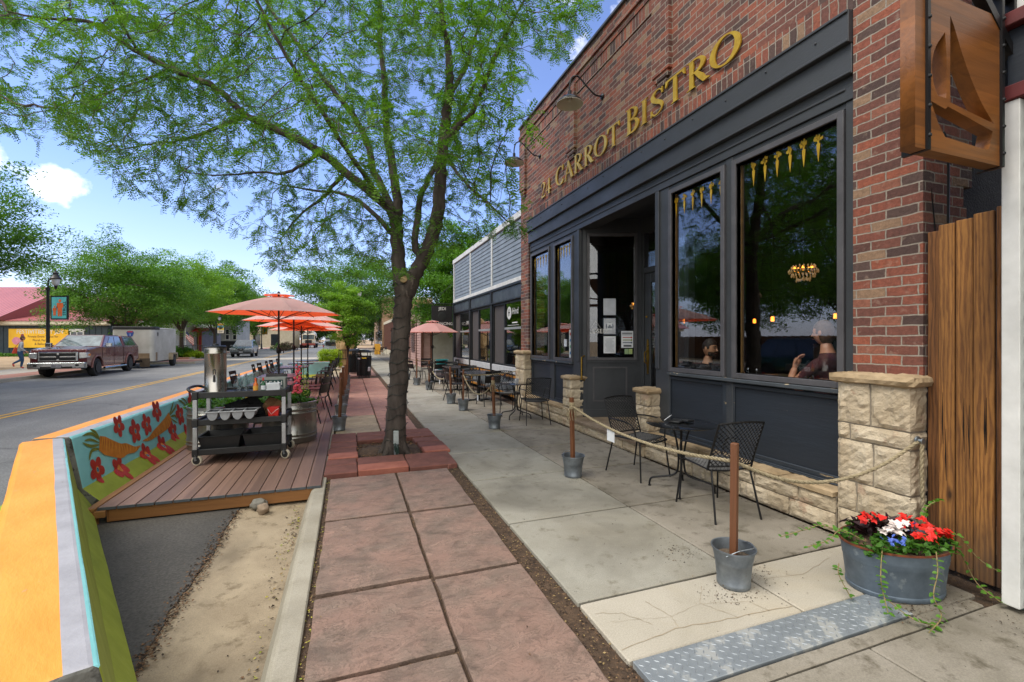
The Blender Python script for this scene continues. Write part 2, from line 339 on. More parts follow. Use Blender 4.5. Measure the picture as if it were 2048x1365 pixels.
def paving(name, c, c2, c3, big=1.1, stain=.6, flake=False, rough=.8, stainc=None, blot=.3):
    M, t, b = pmat(name); v = obj_vec(t); n = noise_node(t, v, big, 7, .62, .4); m2 = noise_node(t, v, 6, 6, .7); g = noise_node(t, v, 140, 3, .7)
    col = ramp(t, n, [(.32, H(c2)), (.62, H(c))]); f = ramp(t, m2, [(stain, (0, 0, 0)), (stain+.16, (1, 1, 1))]); col = mixc(t, f, col, H(c3))
    col = mixc(t, .22, col, ramp(t, g, [(.35, (.05,)*3), (.65, (.7,)*3)]), 'OVERLAY')
    d = noise_node(t, v, .75, 4, .6, .8); col = mixc(t, ramp(t, d, [(.5, (0, 0, 0)), (.72, (blot,)*3)]), col, H(stainc) if stainc else tuple(x*.45 for x in H(c2)))
    sp_ = noise_node(t, v, 27, 3, .6); col = mixc(t, ramp(t, sp_, [(.7, (0, 0, 0)), (.73, (.8,)*3)]), col, tuple(x*.4 for x in H(c3)))
    b.inputs['Roughness'].default_value = rough
    if flake:
        cl = noise_node(t, obj_vec(t, (1, 1.7, 1)), 4.6, 8, .66, .55); ln = ramp(t, cl, [(0, (0,)*3), (.41, (0,)*3), (.42, (.6,)*3), (.437, (0,)*3), (.512, (0,)*3), (.521, (.45,)*3), (.538, (0,)*3), (.595, (0,)*3), (.606, (.65,)*3), (.624, (0,)*3)])
        pl = ramp(t, cl, [(.38, (.26,)*3), (.43, (.42,)*3), (.52, (.48,)*3), (.54, (.60,)*3), (.61, (.54,)*3), (.64, (.74,)*3)]); col = mixc(t, .6, col, pl, 'OVERLAY'); pk = noise_node(t, v, 1.7, 5, .6); col = mixc(t, ramp(t, pk, [(.46, (0,)*3), (.62, (.4,)*3)]), col, H('8c6d60')); col = mixc(t, ln, col, tuple(x*.5 for x in H(c3)))
        a = noise_node(t, obj_vec(t, (1, 1.4, 1)), 3.2, 8, .62, 1.1)
        q = ramp(t, a, [(0, (0,)*3), (.36, (.1,)*3), (.40, (.3,)*3), (.48, (.34,)*3), (.52, (.55,)*3), (.6, (.6,)*3), (.63, (.85,)*3), (1, (1,)*3)])
        h = mixc(t, .5, mixc(t, .12, q, g), pl); bump(t, b, h, 1, .014)
    else: bump(t, b, mixc(t, .5, m2, g), .5, .003)
    t.links.new(col, b.inputs['Base Color'])
    return M
M_road = asphalt('road_asphalt', '7d7d7c', '6a6a6a')
M_patch = asphalt('shaded_fresh_asphalt', '55524e', '3c3a37', False)  # darker than the road: fresh asphalt, with shade put into the colour too
M_gutter = paving('gutter_concrete', 'a09179', '857660', '65563f', 2.2, .54, blot=.7)
M_curb = paving('curb_concrete', 'a29c8e', '8b8475', '77705f', 2, .6)
M_conc = paving('sidewalk_concrete', '979489', '847f72', '6c6655', 1.1, .56, blot=.75)
M_concd = paving('sidewalk_concrete_stained', '8f887c', '766f61', '5b5446', 1.4, .52, blot=.8)
M_concw = paving('new_concrete', 'b0a99b', 'a19a8b', '8a8273', 1.2, .62, stainc='a8997c', blot=.5)
M_flag = paving('red_flagstone', '886f63', '75655a', '67574c', 3.4, .52, True, .72, '63574c', .3)
M_flagf = paving('red_flagstone_light', 'a47b6c', '8d695d', '7b5d50', 1.8, .56, True, .75)
M_brickp = mat('paver_red', '77493f', '5f3d35', 5, .85, bs=70, bd=.003, spots=('93655a', 3, .6))
M_soil = mat('brown_soil', '584534', '3a2d22', 14, .95, bs=42, bd=.02, spots=('7c6146', 36, .6))
M_tan = mat('tan_dirt', 'a88f70', '8b7557', .5, .95, bs=4, bd=.03)
M_grass = mat('grass_ground', '5d7a35', '42602a', 1.5, .95, bs=30, bd=.05)
M_paverf = mat('far_pavers', 'a67a6c', '92685c', 1, .85, bs=8, bd=.004)
M_concf = paving('far_concrete', 'b5ada0', 'a39a8b', '8d8373', .6, .6)
M_yel = mat('yellow_line_paint', 'c79a3c', '9a7a3f', 5, .8, lo=.3, hi=.52, spots=('76706a', 7, .6))
g = MB(); g.poly([(-900, -300, -.3), (900, -300, -.3), (900, 1500, -.3), (-900, 1500, -.3)]); struct(g, 'ground', M_tan)
g = MB(); g.poly([(-13, -30, -.14), (-1.045, -30, -.14), (-1.045, 600, -.14), (-13, 600, -.14)]); struct(g, 'road', M_road)
g = MB(); rnd = random.Random(77); pe = [(-1.05+.028*mnoise.noise(Vector((y*1.3, 4, 0)))+.02*mnoise.noise(Vector((y*6, 2, 0)))+.012*mnoise.noise(Vector((y*19, 7, 0))), y) for y in [-10+.03*k*10 for k in range(36)]+[.8+.02*k for k in range(236)]+[5.6+k for k in range(17)]]
for (x0, y0), (x1, y1) in zip(pe, pe[1:]): g.poly([(-2.62, y0, -.128), (x0, y0, -.128), (x1, y1, -.128), (-2.62, y1, -.128)]); g.poly([(x0, y0, -.128), (x0+.006, y0, -.16), (x1+.006, y1, -.16), (x1, y1, -.128)])
struct(g, 'parking_lane', M_patch)
g = MB(); g.prism([(-.40, -.3), (-.40, -.147), (-1.1, -.138), (-1.1, -.3)], lambda a, b, d: (a, d, b), -10, 60); struct(g, 'gutter', M_gutter)
g = MB()
for y0, y1 in [(-10, 1.9), (1.91, 3.9), (3.908, 8), (8.01, 12), (12.01, 24), (24.01, 60)]:
    g.prism([(-.43, -.3), (-.235, -.3), (-.235, 0), (-.345, .002), (-.372, -.02), (-.425, -.15)], lambda a, b, d: (a, d, b), y0, y1)
struct(g, 'curb', M_curb, bevel=.008)
g = MB()
for x in (-7.42, -7.19): g.poly([(x-.055, -20, -.136), (x+.055, -20, -.136), (x+.055, 300, -.136), (x-.055, 300, -.136)])
struct(g, 'centre_line', M_yel)
g = MB(); g.poly([(-13, 43, -.133), (-.45, 43, -.133), (-.45, 47, -.133), (-13, 47, -.133)]); struct(g, 'crosswalk', M_concf)
g = MB(); g.box(-.235, 4.6, -10, 90, -.3, -.03); struct(g, 'planting_strip', M_soil)
def slab(mb, x0, x1, y0, y1, z0, z1, jit=.002, step=.16, m=0, seed=0):
    rnd = random.Random(seed*977+int(x0*100)+int(y0*1000)); pts = []
    def edge(a, b):
        n = max(2, int((Vector(b)-Vector(a)).length/step)); d = (Vector(b)-Vector(a)); nrm = Vector((-d.y, d.x)).normalized()
        for i in range(n):
            p = Vector(a)+d*(i/n)+nrm*(rnd.uniform(-jit, jit)); pts.append((p.x, p.y))
    edge((x0, y0), (x1, y0)); edge((x1, y0), (x1, y1)); edge((x1, y1), (x0, y1)); edge((x0, y1), (x0, y0))
    mb.prism(pts, lambda a, b, d: (a, b, d), z0, z1, m)
g = MB(); rows = [(-3, -.6), (-.6, 1.0), (1.0, 2.27), (2.29, 3.035), (3.06, 4.26), (4.285, 5.56)]
for y0, y1 in rows: slab(g, -.195, .522, y0+.012, y1-.012, -.1, random.uniform(-.004, .003), .007, seed=1)
for y0, y1 in [(-3, .2), (.22, 3.01), (3.035, 4.235), (4.26, 5.56)]: slab(g, .548, 1.155, y0+.012, y1-.012, -.1, random.uniform(-.004, .003), .007, seed=2)
struct(g, 'flagstone_path', M_flag, bevel=.006)
g = MB(); y = 8.03
while y < 62:
    L = random.uniform(.95, 1.35)
    if not 19.0 < y < 20.2:
        if y < 9.6: slab(g, -.2, .522, y+.01, y+L-.01, -.1, -.004, .006, m=1)
        else: slab(g, -.2, .522, y+.01, y+L-.01, -.1, -.002, .006)
        slab(g, .546, 1.155, y+.16, y+L+.14, -.1, 0, .006)
    y += L
struct(g, 'flagstone_path_beyond_tree', [M_flagf, M_gutter], bevel=.006)
g = MB()
ys = [2.425+1.252*i for i in range(-1, 60)]
for i, y in enumerate(ys[1:], 1):
    slab(g, 1.31, 2.515, y+.01, y+1.237, -.1, random.uniform(-.002, .002), .002, m=0, seed=3)
    slab(g, 2.533, 3.745 if 2 <= y < 17.5 else 4.6, y+.01, y+1.237, -.1, random.uniform(-.002, .002), .002, m=1, seed=4)
slab(g, 1.31, 2.51, 1.905, 2.412, -.1, 0, .002, m=2); slab(g, 2.525, 3.745, 1.905, 2.412, -.1, 0, .002, m=2)
slab(g, 1.31, 3.6, 1.575, 1.655, -.1, -.002, .002, m=1); slab(g, 3.1, 3.7, 1.66, 1.9, -.1, -.004, .002, m=1)
for x0, x1 in [(1.31, 2.54), (2.552, 3.9), (3.91, 5.2)]:
    for y0, y1 in [(.62, 1.565), (-.6, .608), (-2, -.61)]: slab(g, x0, x1, y0, y1, -.1, -.003, .002, m=1, seed=9)
struct(g, 'sidewalk', [M_conc, M_concd, M_concw], bevel=.007)
# cracks in the new slab
M_crack = mat('crack_dirt', 'a3957f', '8e7f69', 20, .95)
g = MB(); rnd = random.Random(5)
def crack(pts, w=.0016, z=.0022):
    q = []
    for a, b in zip(pts, pts[1:]):
        for k in range(7):
            t = k/7; q.append((a[0]+(b[0]-a[0])*t+rnd.uniform(-.006, .006), a[1]+(b[1]-a[1])*t+rnd.uniform(-.006, .006)))
    q.append(pts[-1]); r_ = ribbon(q, [w*rnd.uniform(.5, 1.2) for _ in q]); n = len(q)
    for i in range(n-1): g.poly([(r_[j][0], r_[j][1], z) for j in (i, i+1, 2*n-2-i, 2*n-1-i)])
crack([(1.32, 1.98), (1.7, 2.03), (2.1, 1.99), (2.5, 1.96)], .006); crack([(1.4, 2.2), (1.75, 2.12), (2.0, 2.17), (2.3, 2.08)]); crack([(1.72, 2.03), (1.75, 2.12), (1.7, 2.3)], .003)
crack([(2.1, 1.99), (2.0, 2.17), (2.15, 2.32)], .003); crack([(2.3, 2.08), (2.33, 1.97)], .003); crack([(1.35, 2.3), (1.5, 2.25), (1.6, 2.1)], .003); crack([(2.6, 2.25), (2.9, 2.2), (3.3, 2.3)], .003)
struct(g, 'pavement_cracks', M_crack)
# leaf litter and crumbs of soil in the planting strip, along joints and by the wall
g = MB(); rnd = random.Random(11)
def crumb(x, y, z, s, m):
    a = rnd.uniform(0, 6.3); dx, dy = math.cos(a)*s, math.sin(a)*s; k = rnd.uniform(.25, .6); h = rnd.uniform(.1, .8)*s
    g.add([(x-dx, y-dy, z), (x-dy*k, y+dx*k, z+h), (x+dx, y+dy, z+.002), (x+dy*k, y-dx*k, z+h*.4)], [(0, 1, 2, 3)], m)
for i in range(2600):
    y = rnd.uniform(.8, 5.6)**1.0 if i % 3 else rnd.uniform(8, 19); crumb(rnd.uniform(1.15, 1.32), y, -.03+rnd.uniform(0, .012), rnd.uniform(.003, .011), rnd.choice((0, 0, 0, 1, 2)))
for i in range(900): crumb(rnd.uniform(-.24, -.19), rnd.uniform(1, 9), -.022, rnd.uniform(.003, .012), rnd.choice((0, 0, 1, 2, 3)))
for i in range(700): crumb(3.745-abs(rnd.gauss(0, .035)), rnd.uniform(2.3, 10), .003, rnd.uniform(.003, .008), rnd.choice((0, 0, 1)))
for i in range(2300):
    y = rnd.uniform(1.4, 5.2); crumb(-1.055+abs(rnd.gauss(0, .035))*(1 if rnd.random() < .7 else -1), y, -.127, rnd.uniform(.004, .014), rnd.choice((0, 0, 1, 1)))
for i in range(900): crumb(-1.2-.47*(y0 := rnd.uniform(2.6, 5.2))+.47*2.4+abs(rnd.gauss(0, .06)), y0, -.124, rnd.uniform(.005, .016), rnd.choice((0, 1, 2, 3)))
for i in range(420): crumb(-.44-abs(rnd.gauss(0, .06)), 1.6+3.6*rnd.random()**1.7 if rnd.random() < .6 else rnd.gauss(4.5, .3), -.14, rnd.uniform(.004, .014), rnd.choice((0, 0, 1, 2, 3)))
for i in range(160): crumb(rnd.uniform(-2, 3.6), rnd.uniform(1.6, 5.4), .004 if True else 0, rnd.uniform(.003, .008), rnd.choice((0, 1, 2))) if True else 0
for cx_, cy0, n_ in [(2.62, 2.34, 130), (2.25, 2.2, 160), (2.35, 2.75, 140), (3.1, 1.72, 220), (3.4, 1.7, 160), (2.47, 4.5, 70), (3.55, 1.35, 90), (2.45, 2.1, 30)]:
    for i in range(n_): crumb(rnd.gauss(cx_, .09), rnd.gauss(cy0, .08), .003, rnd.uniform(.002, .008), rnd.choice((0, 0, 0, 1)))
tag(g.build('leaf_litter', [mat('crumb_dark', '3c2e22', '2a2019', 20, .9), mat('crumb_bark', '7a5d43', '5e4632', 20, .9), mat('crumb_straw', 'a08a5f', '7d6a45', 20, .9), mat('crumb_leaf', 'b0a040', '7d8a35', 20, .9)]), kind='stuff')
# far pavement
g = MB(); g.prism([(-13.0, -.3), (-13.0, -.14), (-13.05, 0), (-13.2, 0), (-13.2, -.3)], lambda a, b, d: (a, d, b), -30, 38); g.prism([(-10.3, -.3), (-10.3, -.14), (-10.35, 0), (-10.5, 0), (-10.5, -.3)], lambda a, b, d: (a, d, b), 38, 43)
g.box(-13, -10.5, 37.9, 38.1, -.3, 0); g.prism([(-13.0, -.3), (-13.0, -.14), (-13.05, 0), (-13.2, 0), (-13.2, -.3)], lambda a, b, d: (a, d, b), 47, 300); struct(g, 'far_curb', M_curb)
g = MB(); g.box(-14.6, -13.2, -30, 38, -.3, -.004); g.box(-14.6, -10.5, 38.1, 43, -.3, -.004); g.box(-14.6, -13.2, 47, 300, -.3, -.004); struct(g, 'far_paver_strip', M_paverf)
g = MB(); g.box(-17, -14.6, -30, 300, -.3, .0); struct(g, 'far_sidewalk', M_concf)
g = MB(); g.box(-60, -17, -30, 300, -.3, -.03); struct(g, 'vacant_lot', M_tan)
# diamond tread plate
M_plate = mat('tread_plate_steel', '9ba2a7', '80878d', 5, .42, .4, spots=('b2b4b2', 5, .55))
t_ = thing('tread_plate', 'galvanised steel diamond tread plate let into the sidewalk', 'steel plate', (2.2, 1.78, 0))
g = MB(); g.box(1.325, 3.09, 1.665, 1.895, -.05, .004); g.build('plate', M_plate, t_, world=True, bevel=.003)
g = MB(); dx = .045
for i in range(39):
    for j in range(8):
        x = 1.345+i*dx; y = 1.68+j*.0265+(.0 if i % 2 else .013)
        if y > 1.885: continue
        a = R(45) if (i+j) % 2 else R(-45); c_, s_ = math.cos(a), math.sin(a)
        def P(u, v, z): return (x+u*c_-v*s_, y+u*s_+v*c_, z)
        g.add([P(-.0155, 0, .0042), P(0, -.0042, .0042), P(.0155, 0, .0042), P(0, .0042, .0042), P(-.007, 0, .0072), P(.007, 0, .0072)], [(0, 1, 5, 4), (1, 2, 5), (2, 3, 4, 5), (3, 0, 4)])
g.build('tread', mat('tread_lug_steel', 'aab0b5', '868d93', 3, .4, .5), t_, world=True)
# ================================================================ BISTRO
def brickmat(name, vertical=False, bw=.212, bh=.0745):
    M, t, b = pmat(name); tcn = nn(t, 'ShaderNodeTexCoord'); s = nn(t, 'ShaderNodeSeparateXYZ'); t.links.new(tcn.outputs['Object'], s.inputs[0])
    a = nn(t, 'ShaderNodeMath', operation='ADD'); t.links.new(s.outputs[0], a.inputs[0]); t.links.new(s.outputs[1], a.inputs[1])
    cm = nn(t, 'ShaderNodeCombineXYZ')
    if vertical: t.links.new(s.outputs[2], cm.inputs[0]); t.links.new(a.outputs[0], cm.inputs[1])
    else: t.links.new(a.outputs[0], cm.inputs[0]); t.links.new(s.outputs[2], cm.inputs[1])
    wob = nn(t, 'ShaderNodeTexNoise'); wob.inputs['Scale'].default_value = 9; t.links.new(tcn.outputs['Object'], wob.inputs['Vector'])
    wv = nn(t, 'ShaderNodeVectorMath', operation='MULTIPLY_ADD'); t.links.new(wob.outputs['Color'], wv.inputs[0]); wv.inputs[1].default_value = (.02, .02, 0); t.links.new(cm.outputs[0], wv.inputs[2])
    bk = nn(t, 'ShaderNodeTexBrick'); bk.offset = 0 if vertical else .5; t.links.new(wv.outputs[0], bk.inputs['Vector'])
    for k, v in (('Color1', (0, 0, 0, 1)), ('Color2', (1, 1, 1, 1)), ('Mortar', (0, 0, 0, 1)), ('Scale', 1), ('Mortar Size', .0058), ('Mortar Smooth', .25), ('Bias', 0), ('Brick Width', bw), ('Row Height', bh)): bk.inputs[k].default_value = v
    cols = ['5b3b33', '734538', '854a38', '663f36', '90503a', '54403a', '7b4739', '8a5643', '6c4237', '8c7058', '4b3833', '834a39']
    col = ramp(t, bk.outputs['Color'], [(i/len(cols)*.98, H(c)) for i, c in enumerate(cols)], True)
    v = tcn.outputs['Object']; n = noise_node(t, v, 30, 6, .7); col = mixc(t, .45, col, ramp(t, n, [(.3, (.12,)*3), (.75, (.85,)*3)]), 'OVERLAY')
    n2 = noise_node(t, v, 13, 4); col = mixc(t, ramp(t, n2, [(.6, (0, 0, 0)), (.72, (.45,)*3)]), col, H('a08a78'))
    mort = ramp(t, n, [(.3, H('857c70')), (.7, H('a59c8e'))]); col = mixc(t, bk.outputs['Fac'], col, mort)
    soot = noise_node(t, v, .8, 4); col = mixc(t, ramp(t, soot, [(.45, (0, 0, 0)), (.75, (.35,)*3)]), col, tuple(x*.7 for x in H('4c3a34')))
    t.links.new(col, b.inputs['Base Color']); b.inputs['Roughness'].default_value = .85
    h = nn(t, 'ShaderNodeMath', operation='MULTIPLY_ADD'); t.links.new(bk.outputs['Fac'], h.inputs[0]); h.inputs[1].default_value = -1.2; t.links.new(n, h.inputs[2])
    bump(t, b, h.outputs[0], .9, .008); return M
M_brick = brickmat('brick'); M_soldier = brickmat('soldier_brick', True, .225, .0745)
M_stone = mat('split_limestone', 'c6b8a0', 'a6957b', 2.6, .92, bs=24, bd=.02, spots=('a8917a', 4.5, .6))
M_cap = mat('stone_cap', 'b29c7c', '8c7759', 3, .9, bs=18, bd=.01)
M_mort = mat('stone_mortar', '8d8374', '766d5f', 8, .95)
M_grout = mat('step_flag', '8b7a66', '6c5c4b', 3, .85, bs=20, bd=.006)
M_stucco = mat('dark_stucco', '3a3b3e', '303134', 3, .9, bs=45, bd=.012)
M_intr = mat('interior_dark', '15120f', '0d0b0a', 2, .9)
M_sill = mat('peeling_sill_paint', '454b50', '363b40', 6, .6, spots=('b9a687', 11, .6), st=(1, .45, 1), bs=20, bd=.003)
def rock(mb, x0, x1, y0, y1, z0, z1, amp=.018, m=0, seed=0, cut=.033):
    """one split faced block: a box with subdivided faces pushed in and out"""
    nx, ny, nz = [max(1, min(15, int(round((b-a)/cut)))) for a, b in ((x0, x1), (y0, y1), (z0, z1))]
    c = Vector(((x0+x1)/2, (y0+y1)/2, (z0+z1)/2)); idx = {}; vs = []; fs = []
    def vid(i, j, k):
        if (i, j, k) in idx: return idx[(i, j, k)]
        u, v, w = i/nx, j/ny, k/nz; p = Vector((x0+(x1-x0)*u, y0+(y1-y0)*v, z0+(z1-z0)*w)); s = Vector((seed*1.7, seed*.9, seed*2.3))
        n1 = mnoise.noise(p*9+s); n2 = mnoise.noise(p*26+s); ex = min(min(u, 1-u)*nx, min(v, 1-v)*ny, 9) if 0 < w < 1 else 0
        d = Vector((-1 if i == 0 else 1 if i == nx else 0, -1 if j == 0 else 1 if j == ny else 0, -1 if k == 0 else 1 if k == nz else 0))
        ed = abs(d.x)+abs(d.y)+abs(d.z)
        if ed == 1: p = p+d*(amp*(.75+1.0*n1+.8*n2+.5*mnoise.noise(p*55+s)))
        else: p = p-d*(amp*.22*(1+n2))
        idx[(i, j, k)] = len(vs); vs.append(p); return idx[(i, j, k)]
    for i in range(nx):
        for j in range(ny): fs += [(vid(i, j+1, 0), vid(i+1, j+1, 0), vid(i+1, j, 0), vid(i, j, 0)), (vid(i, j, nz), vid(i+1, j, nz), vid(i+1, j+1, nz), vid(i, j+1, nz))]
    for i in range(nx):
        for k in range(nz): fs += [(vid(i, 0, k), vid(i+1, 0, k), vid(i+1, 0, k+1), vid(i, 0, k+1)), (vid(i, ny, k+1), vid(i+1, ny, k+1), vid(i+1, ny, k), vid(i, ny, k))]
    for j in range(ny):
        for k in range(nz): fs += [(vid(0, j+1, k), vid(0, j, k), vid(0, j, k+1), vid(0, j+1, k+1)), (vid(nx, j, k), vid(nx, j+1, k), vid(nx, j+1, k+1), vid(nx, j, k+1))]
    mb.add(vs, fs, m)
B = thing('brick_bistro_building', 'brown brick bistro building with gold lettering and a dark painted shopfront', 'building', (3.9, 6, 0))
# brick: upper wall, parapet, piers and pilasters
w = MB(); w.box(3.9, 4.3, 2.04, 10.1, 4.54, 6.05); w.box(3.9, 4.3, 2.04, 2.52, 1.33, 4.54); w.box(3.9, 4.3, 9.62, 10.1, 1.33, 4.54)
w.box(3.87, 4.3, 2.035, 10.105, 6.262, 6.36); w.box(3.84, 4.3, 2.03, 10.11, 6.362, 6.44); w.box(3.87, 4.3, 2.035, 10.105, 6.442, 6.62)
for y in (2.06, 4.72, 7.28, 9.72):
    w.box(3.84, 3.8995, y, y+.34, 5.09, 6.26); w.box(3.855, 3.8993, y+.04, y+.30, 5.01, 5.088); w.box(3.87, 3.8991, y+.08, y+.26, 4.93, 5.008)
# stepped brick return at the alley corner
for k in range(34):
    z = 1.34+k*.158
    if z > 6: break
    d = .20 if z > 2.75 else (.06 if k % 2 else .03) if z < 2.2 else .09+.04*(k % 2)
    w.box(4.3, 4.3+d, 2.04+.002, 2.3, z, z+.155)
w.build('brick_wall', M_brick, B, world=True)
w = MB(); w.box(3.898, 4.3, 2.52, 9.62, 4.315, 4.539); w.box(3.885, 4.3, 2.038, 10.102, 6.051, 6.26); w.build('soldier_course', M_soldier, B, world=True)
w = MB(); w.box(3.83, 4.36, 2.02, 10.12, 6.622, 6.665); w.build('parapet_coping', mat('coping_metal', '5a5c60', '4a4c50', 6, .5, .3), B, world=True, bevel=.004)
w = MB(); w.box(4.02, 9.5, 2.2, 2.36, 0, 6.3); w.box(4.3, 9.5, 9.9, 10.1, 0, 6.3); w.box(9.4, 9.5, 2.37, 9.89, 0, 6.3); w.box(4.31, 9.39, 2.37, 9.89, 6.1, 6.2); w.build('side_wall', M_stucco, B, world=True)
# stone base and piers
s_ = MB(); sd = 0
def course(ya, yb, z0, z1, widths, x0=3.765, x1=3.96, amp=.014):
    global sd
    y = ya
    for wd_ in widths:
        sd += 1; rock(s_, x0, x1, y+.006, min(y+wd_, yb)-.006, z0+.005, z1-.005, amp, 0, sd); y += wd_
s_.box(3.775, 3.95, 2.05, 2.55, 0, 1.26, 1)
for z0, z1, ws in [(0, .235, (.2, .32)), (.235, .47, (.37, .15)), (.47, .80, (.25, .27)), (.80, .93, (.42, .1)), (.93, 1.26, (.27, .25))]: course(2.04, 2.56, z0, z1, ws)
sd += 1; rock(s_, 3.725, 3.98, 2.0, 2.60, 1.262, 1.328, .012, 2, sd)
s_.build('stone_pier', [M_stone, M_mort, M_cap], B, world=True); s_ = MB(); s_.box(3.78, 3.95, 2.57, 5.1, 0, .3, 1); course(2.57, 5.1, 0, .16, (.42, .55, .30, .38, .45, .5)); course(2.57, 5.1, .16, .295, (.33, .46, .40, .28, .52, .3, .3))
for i in range(5): sd += 1; rock(s_, 3.74, 3.99, 2.575+i*.505, 2.575+(i+1)*.505-.008, .298, .34, .010, 2, sd)
s_.build('stone_base', [M_stone, M_mort, M_cap], B, world=True); s_ = MB(); s_.box(3.78, 3.95, 7.3, 9.55, 0, .3, 1); course(7.3, 9.55, 0, .16, (.45, .5, .4, .5, .45)); course(7.3, 9.55, .16, .295, (.3, .52, .45, .4, .6))
for i in range(5): sd += 1; rock(s_, 3.74, 3.99, 7.3+i*.45, 7.3+(i+1)*.45-.008, .298, .34, .010, 2, sd)
s_.build('stone_base', [M_stone, M_mort, M_cap], B, world=True); s_ = MB(); s_.box(3.775, 3.95, 9.57, 10.12, 0, 1.26, 1)
for z0, z1, ws in [(0, .3, (.3, .26)), (.3, .55, (.2, .36)), (.55, .9, (.3, .26)), (.9, 1.26, (.22, .34))]: course(9.56, 10.12, z0, z1, ws)
sd += 1; rock(s_, 3.725, 3.98, 9.52, 10.15, 1.262, 1.328, .012, 2, sd)
s_.build('stone_pier', [M_stone, M_mort, M_cap], B, world=True)
def stone_post(y0, y1, h):
    global s_, sd
    s_ = MB(); s_.box(3.76, 4.06, y0+.015, y1-.015, .19, h-.06, 1); n = 4
    for k in range(n):
        za = .19+(h-.25)*k/n; zb = .19+(h-.25)*(k+1)/n
        ws = ((y1-y0)*.62, (y1-y0)*.4) if k % 2 else ((y1-y0)*.36, (y1-y0)*.66)
        course(y0, y1, za, zb, ws, 3.75, 4.07, .015)
    sd += 1; rock(s_, 3.72, 4.1, y0-.025, y1+.025, h-.058, h, .01, 2, sd); s_.build('stone_post', [M_stone, M_mort, M_cap], B, world=True)
stone_post(7.24, 7.56, .93); stone_post(5.02, 5.3, .93)
s_ = MB(); s_.box(3.76, 5.4, 5.12, 7.28, 0, .15, 1); course(5.1, 7.3, .0, .15, (.5, .42, .55, .4, .5), 3.74, 3.95)
y = 5.1
for k, L in enumerate((.6, .52, .62, .46)): sd += 1; rock(s_, 3.70, 4.1, y, y+L-.008, .151, .192, .008, 2, sd); sd += 1; rock(s_, 4.11, 5.4, y, y+L-.008, .151, .19, .003, 2, sd, .2); y += L
s_.build('entrance_step', [M_stone, M_mort, M_grout], B, world=True)
# dark timber lintel and fascia
f = MB(); f.box(3.85, 4.2, 2.525, 9.615, 4.045, 4.313); f.box(3.89, 4.2, 2.525, 9.615, 3.795, 4.043); f.box(3.93, 4.2, 2.525, 9.615, 3.60, 3.793)
f.box(3.835, 3.8495, 2.53, 9.61, 4.285, 4.31); f.box(3.84, 3.8495, 2.53, 9.61, 4.047, 4.072); f.box(3.875, 3.8895, 2.53, 9.61, 3.797, 3.815)
for i in range(14): f.lathe([(.011, 0), (.011, .008), (.004, .012)], 8, M=Matrix.Rotation(R(-90), 3, 'Y'), c=(3.85, 2.8+i*.5, 4.19+.03*(i % 2)))
f.build('fascia', M_dark, B, world=True, bevel=.006)
# storefront
def window(y0, y1, z0=1.24, z1=3.48, x=3.965, label=None, fw=.06):
    """glazed opening in the facade: frame > pane"""
    f = MB()
    for d, k in ((.045, 0), (.025, .028)):
        a, b, c_, e = y0-fw+k, y1+fw-k, z0-fw+k, z1+fw-k; t2 = fw-k-.004
        f.box(x-d, x+.05-k*.2, a, a+t2, c_, e); f.box(x-d, x+.05-k*.2, b-t2, b, c_, e); f.box(x-d, x+.05-k*.2, a+t2, b-t2, e-t2, e); f.box(x-d, x+.05-k*.2, a+t2, b-t2, c_, c_+t2)
    fo = f.build('window', M_frame, B, world=True, bevel=.004)
    p = MB(); p.box(x+.02, x+.026, y0, y1, z0, z1); p.build('pane', M_glass, fo, world=True)
    l = MB(); l.box(x+.028, x+.05, y0, y0+.018, z0, z1); l.box(x+.028, x+.05, y1-.018, y1, z0, z1); l.build('inner_bead', M_bead, fo, world=True)
    if label: fo['label'] = label
    return fo
M_frame = mat('frame_paint', '545356', '454447', 5, .45, bs=30, bd=.0015, spots=('8a7a66', 18, .74))
M_bead = mat('bare_wood_bead', '7d5f38', '5c4526', 9, .5)
wins = [window(2.672, 3.735), window(3.955, 4.77), window(7.57, 8.27), window(8.60, 9.50)]
f = MB()   # posts, mullions, headers
for a, b in ((2.525, 2.61), (3.80, 3.89), (4.835, 5.11), (7.24, 7.505), (8.335, 8.535), (9.565, 9.617)): f.box(3.945, 4.1, a, b, .34, 3.598)
f.box(3.952, 4.1, 2.612, 4.833, 3.545, 3.597); f.box(3.952, 4.1, 7.507, 9.563, 3.545, 3.597)
f.box(3.925, 3.944, 5.02, 5.1, 1.2, 3.598); f.box(3.925, 3.944, 7.25, 7.33, 1.2, 3.598)
for z in (3.69,): f.box(3.918, 3.9295, 2.6, 9.55, z, z+.02)
f.build('storefront_post', M_dark, B, world=True, bevel=.005)
for a, b in ((2.612, 4.833), (7.507, 9.563)): f = MB(); f.box(3.905, 4.1, a, b, 1.135, 1.175); f.build('window_sill', M_sill, B, world=True, bevel=.006)
def panel(y0, y1, z0=.40, z1=1.09):
    p = MB(); p.box(3.975, 4.05, y0, y1, z0, z1)
    po = p.build('stall_panel', M_navy, B, world=True)
    f = MB()
    for a, b, c_, e in ((y0-.05, y0+.012, z0-.03, z1+.03), (y1-.012, y1+.05, z0-.03, z1+.03), (y0+.013, y1-.013, z1-.012, z1+.03), (y0+.013, y1-.013, z0-.03, z0+.016)): f.box(3.955, 3.974, a, b, c_, e)
    f.build('moulding', M_sillm, po, world=True, bevel=.006)
M_sillm = mat('peeling_trim_paint', '2d343c', '242a31', 6, .5, spots=('a08c6c', 12, .67), st=(1, .3, 1))
panel(2.66, 3.80); panel(3.94, 4.84); panel(7.55, 8.36); panel(8.50, 9.52)
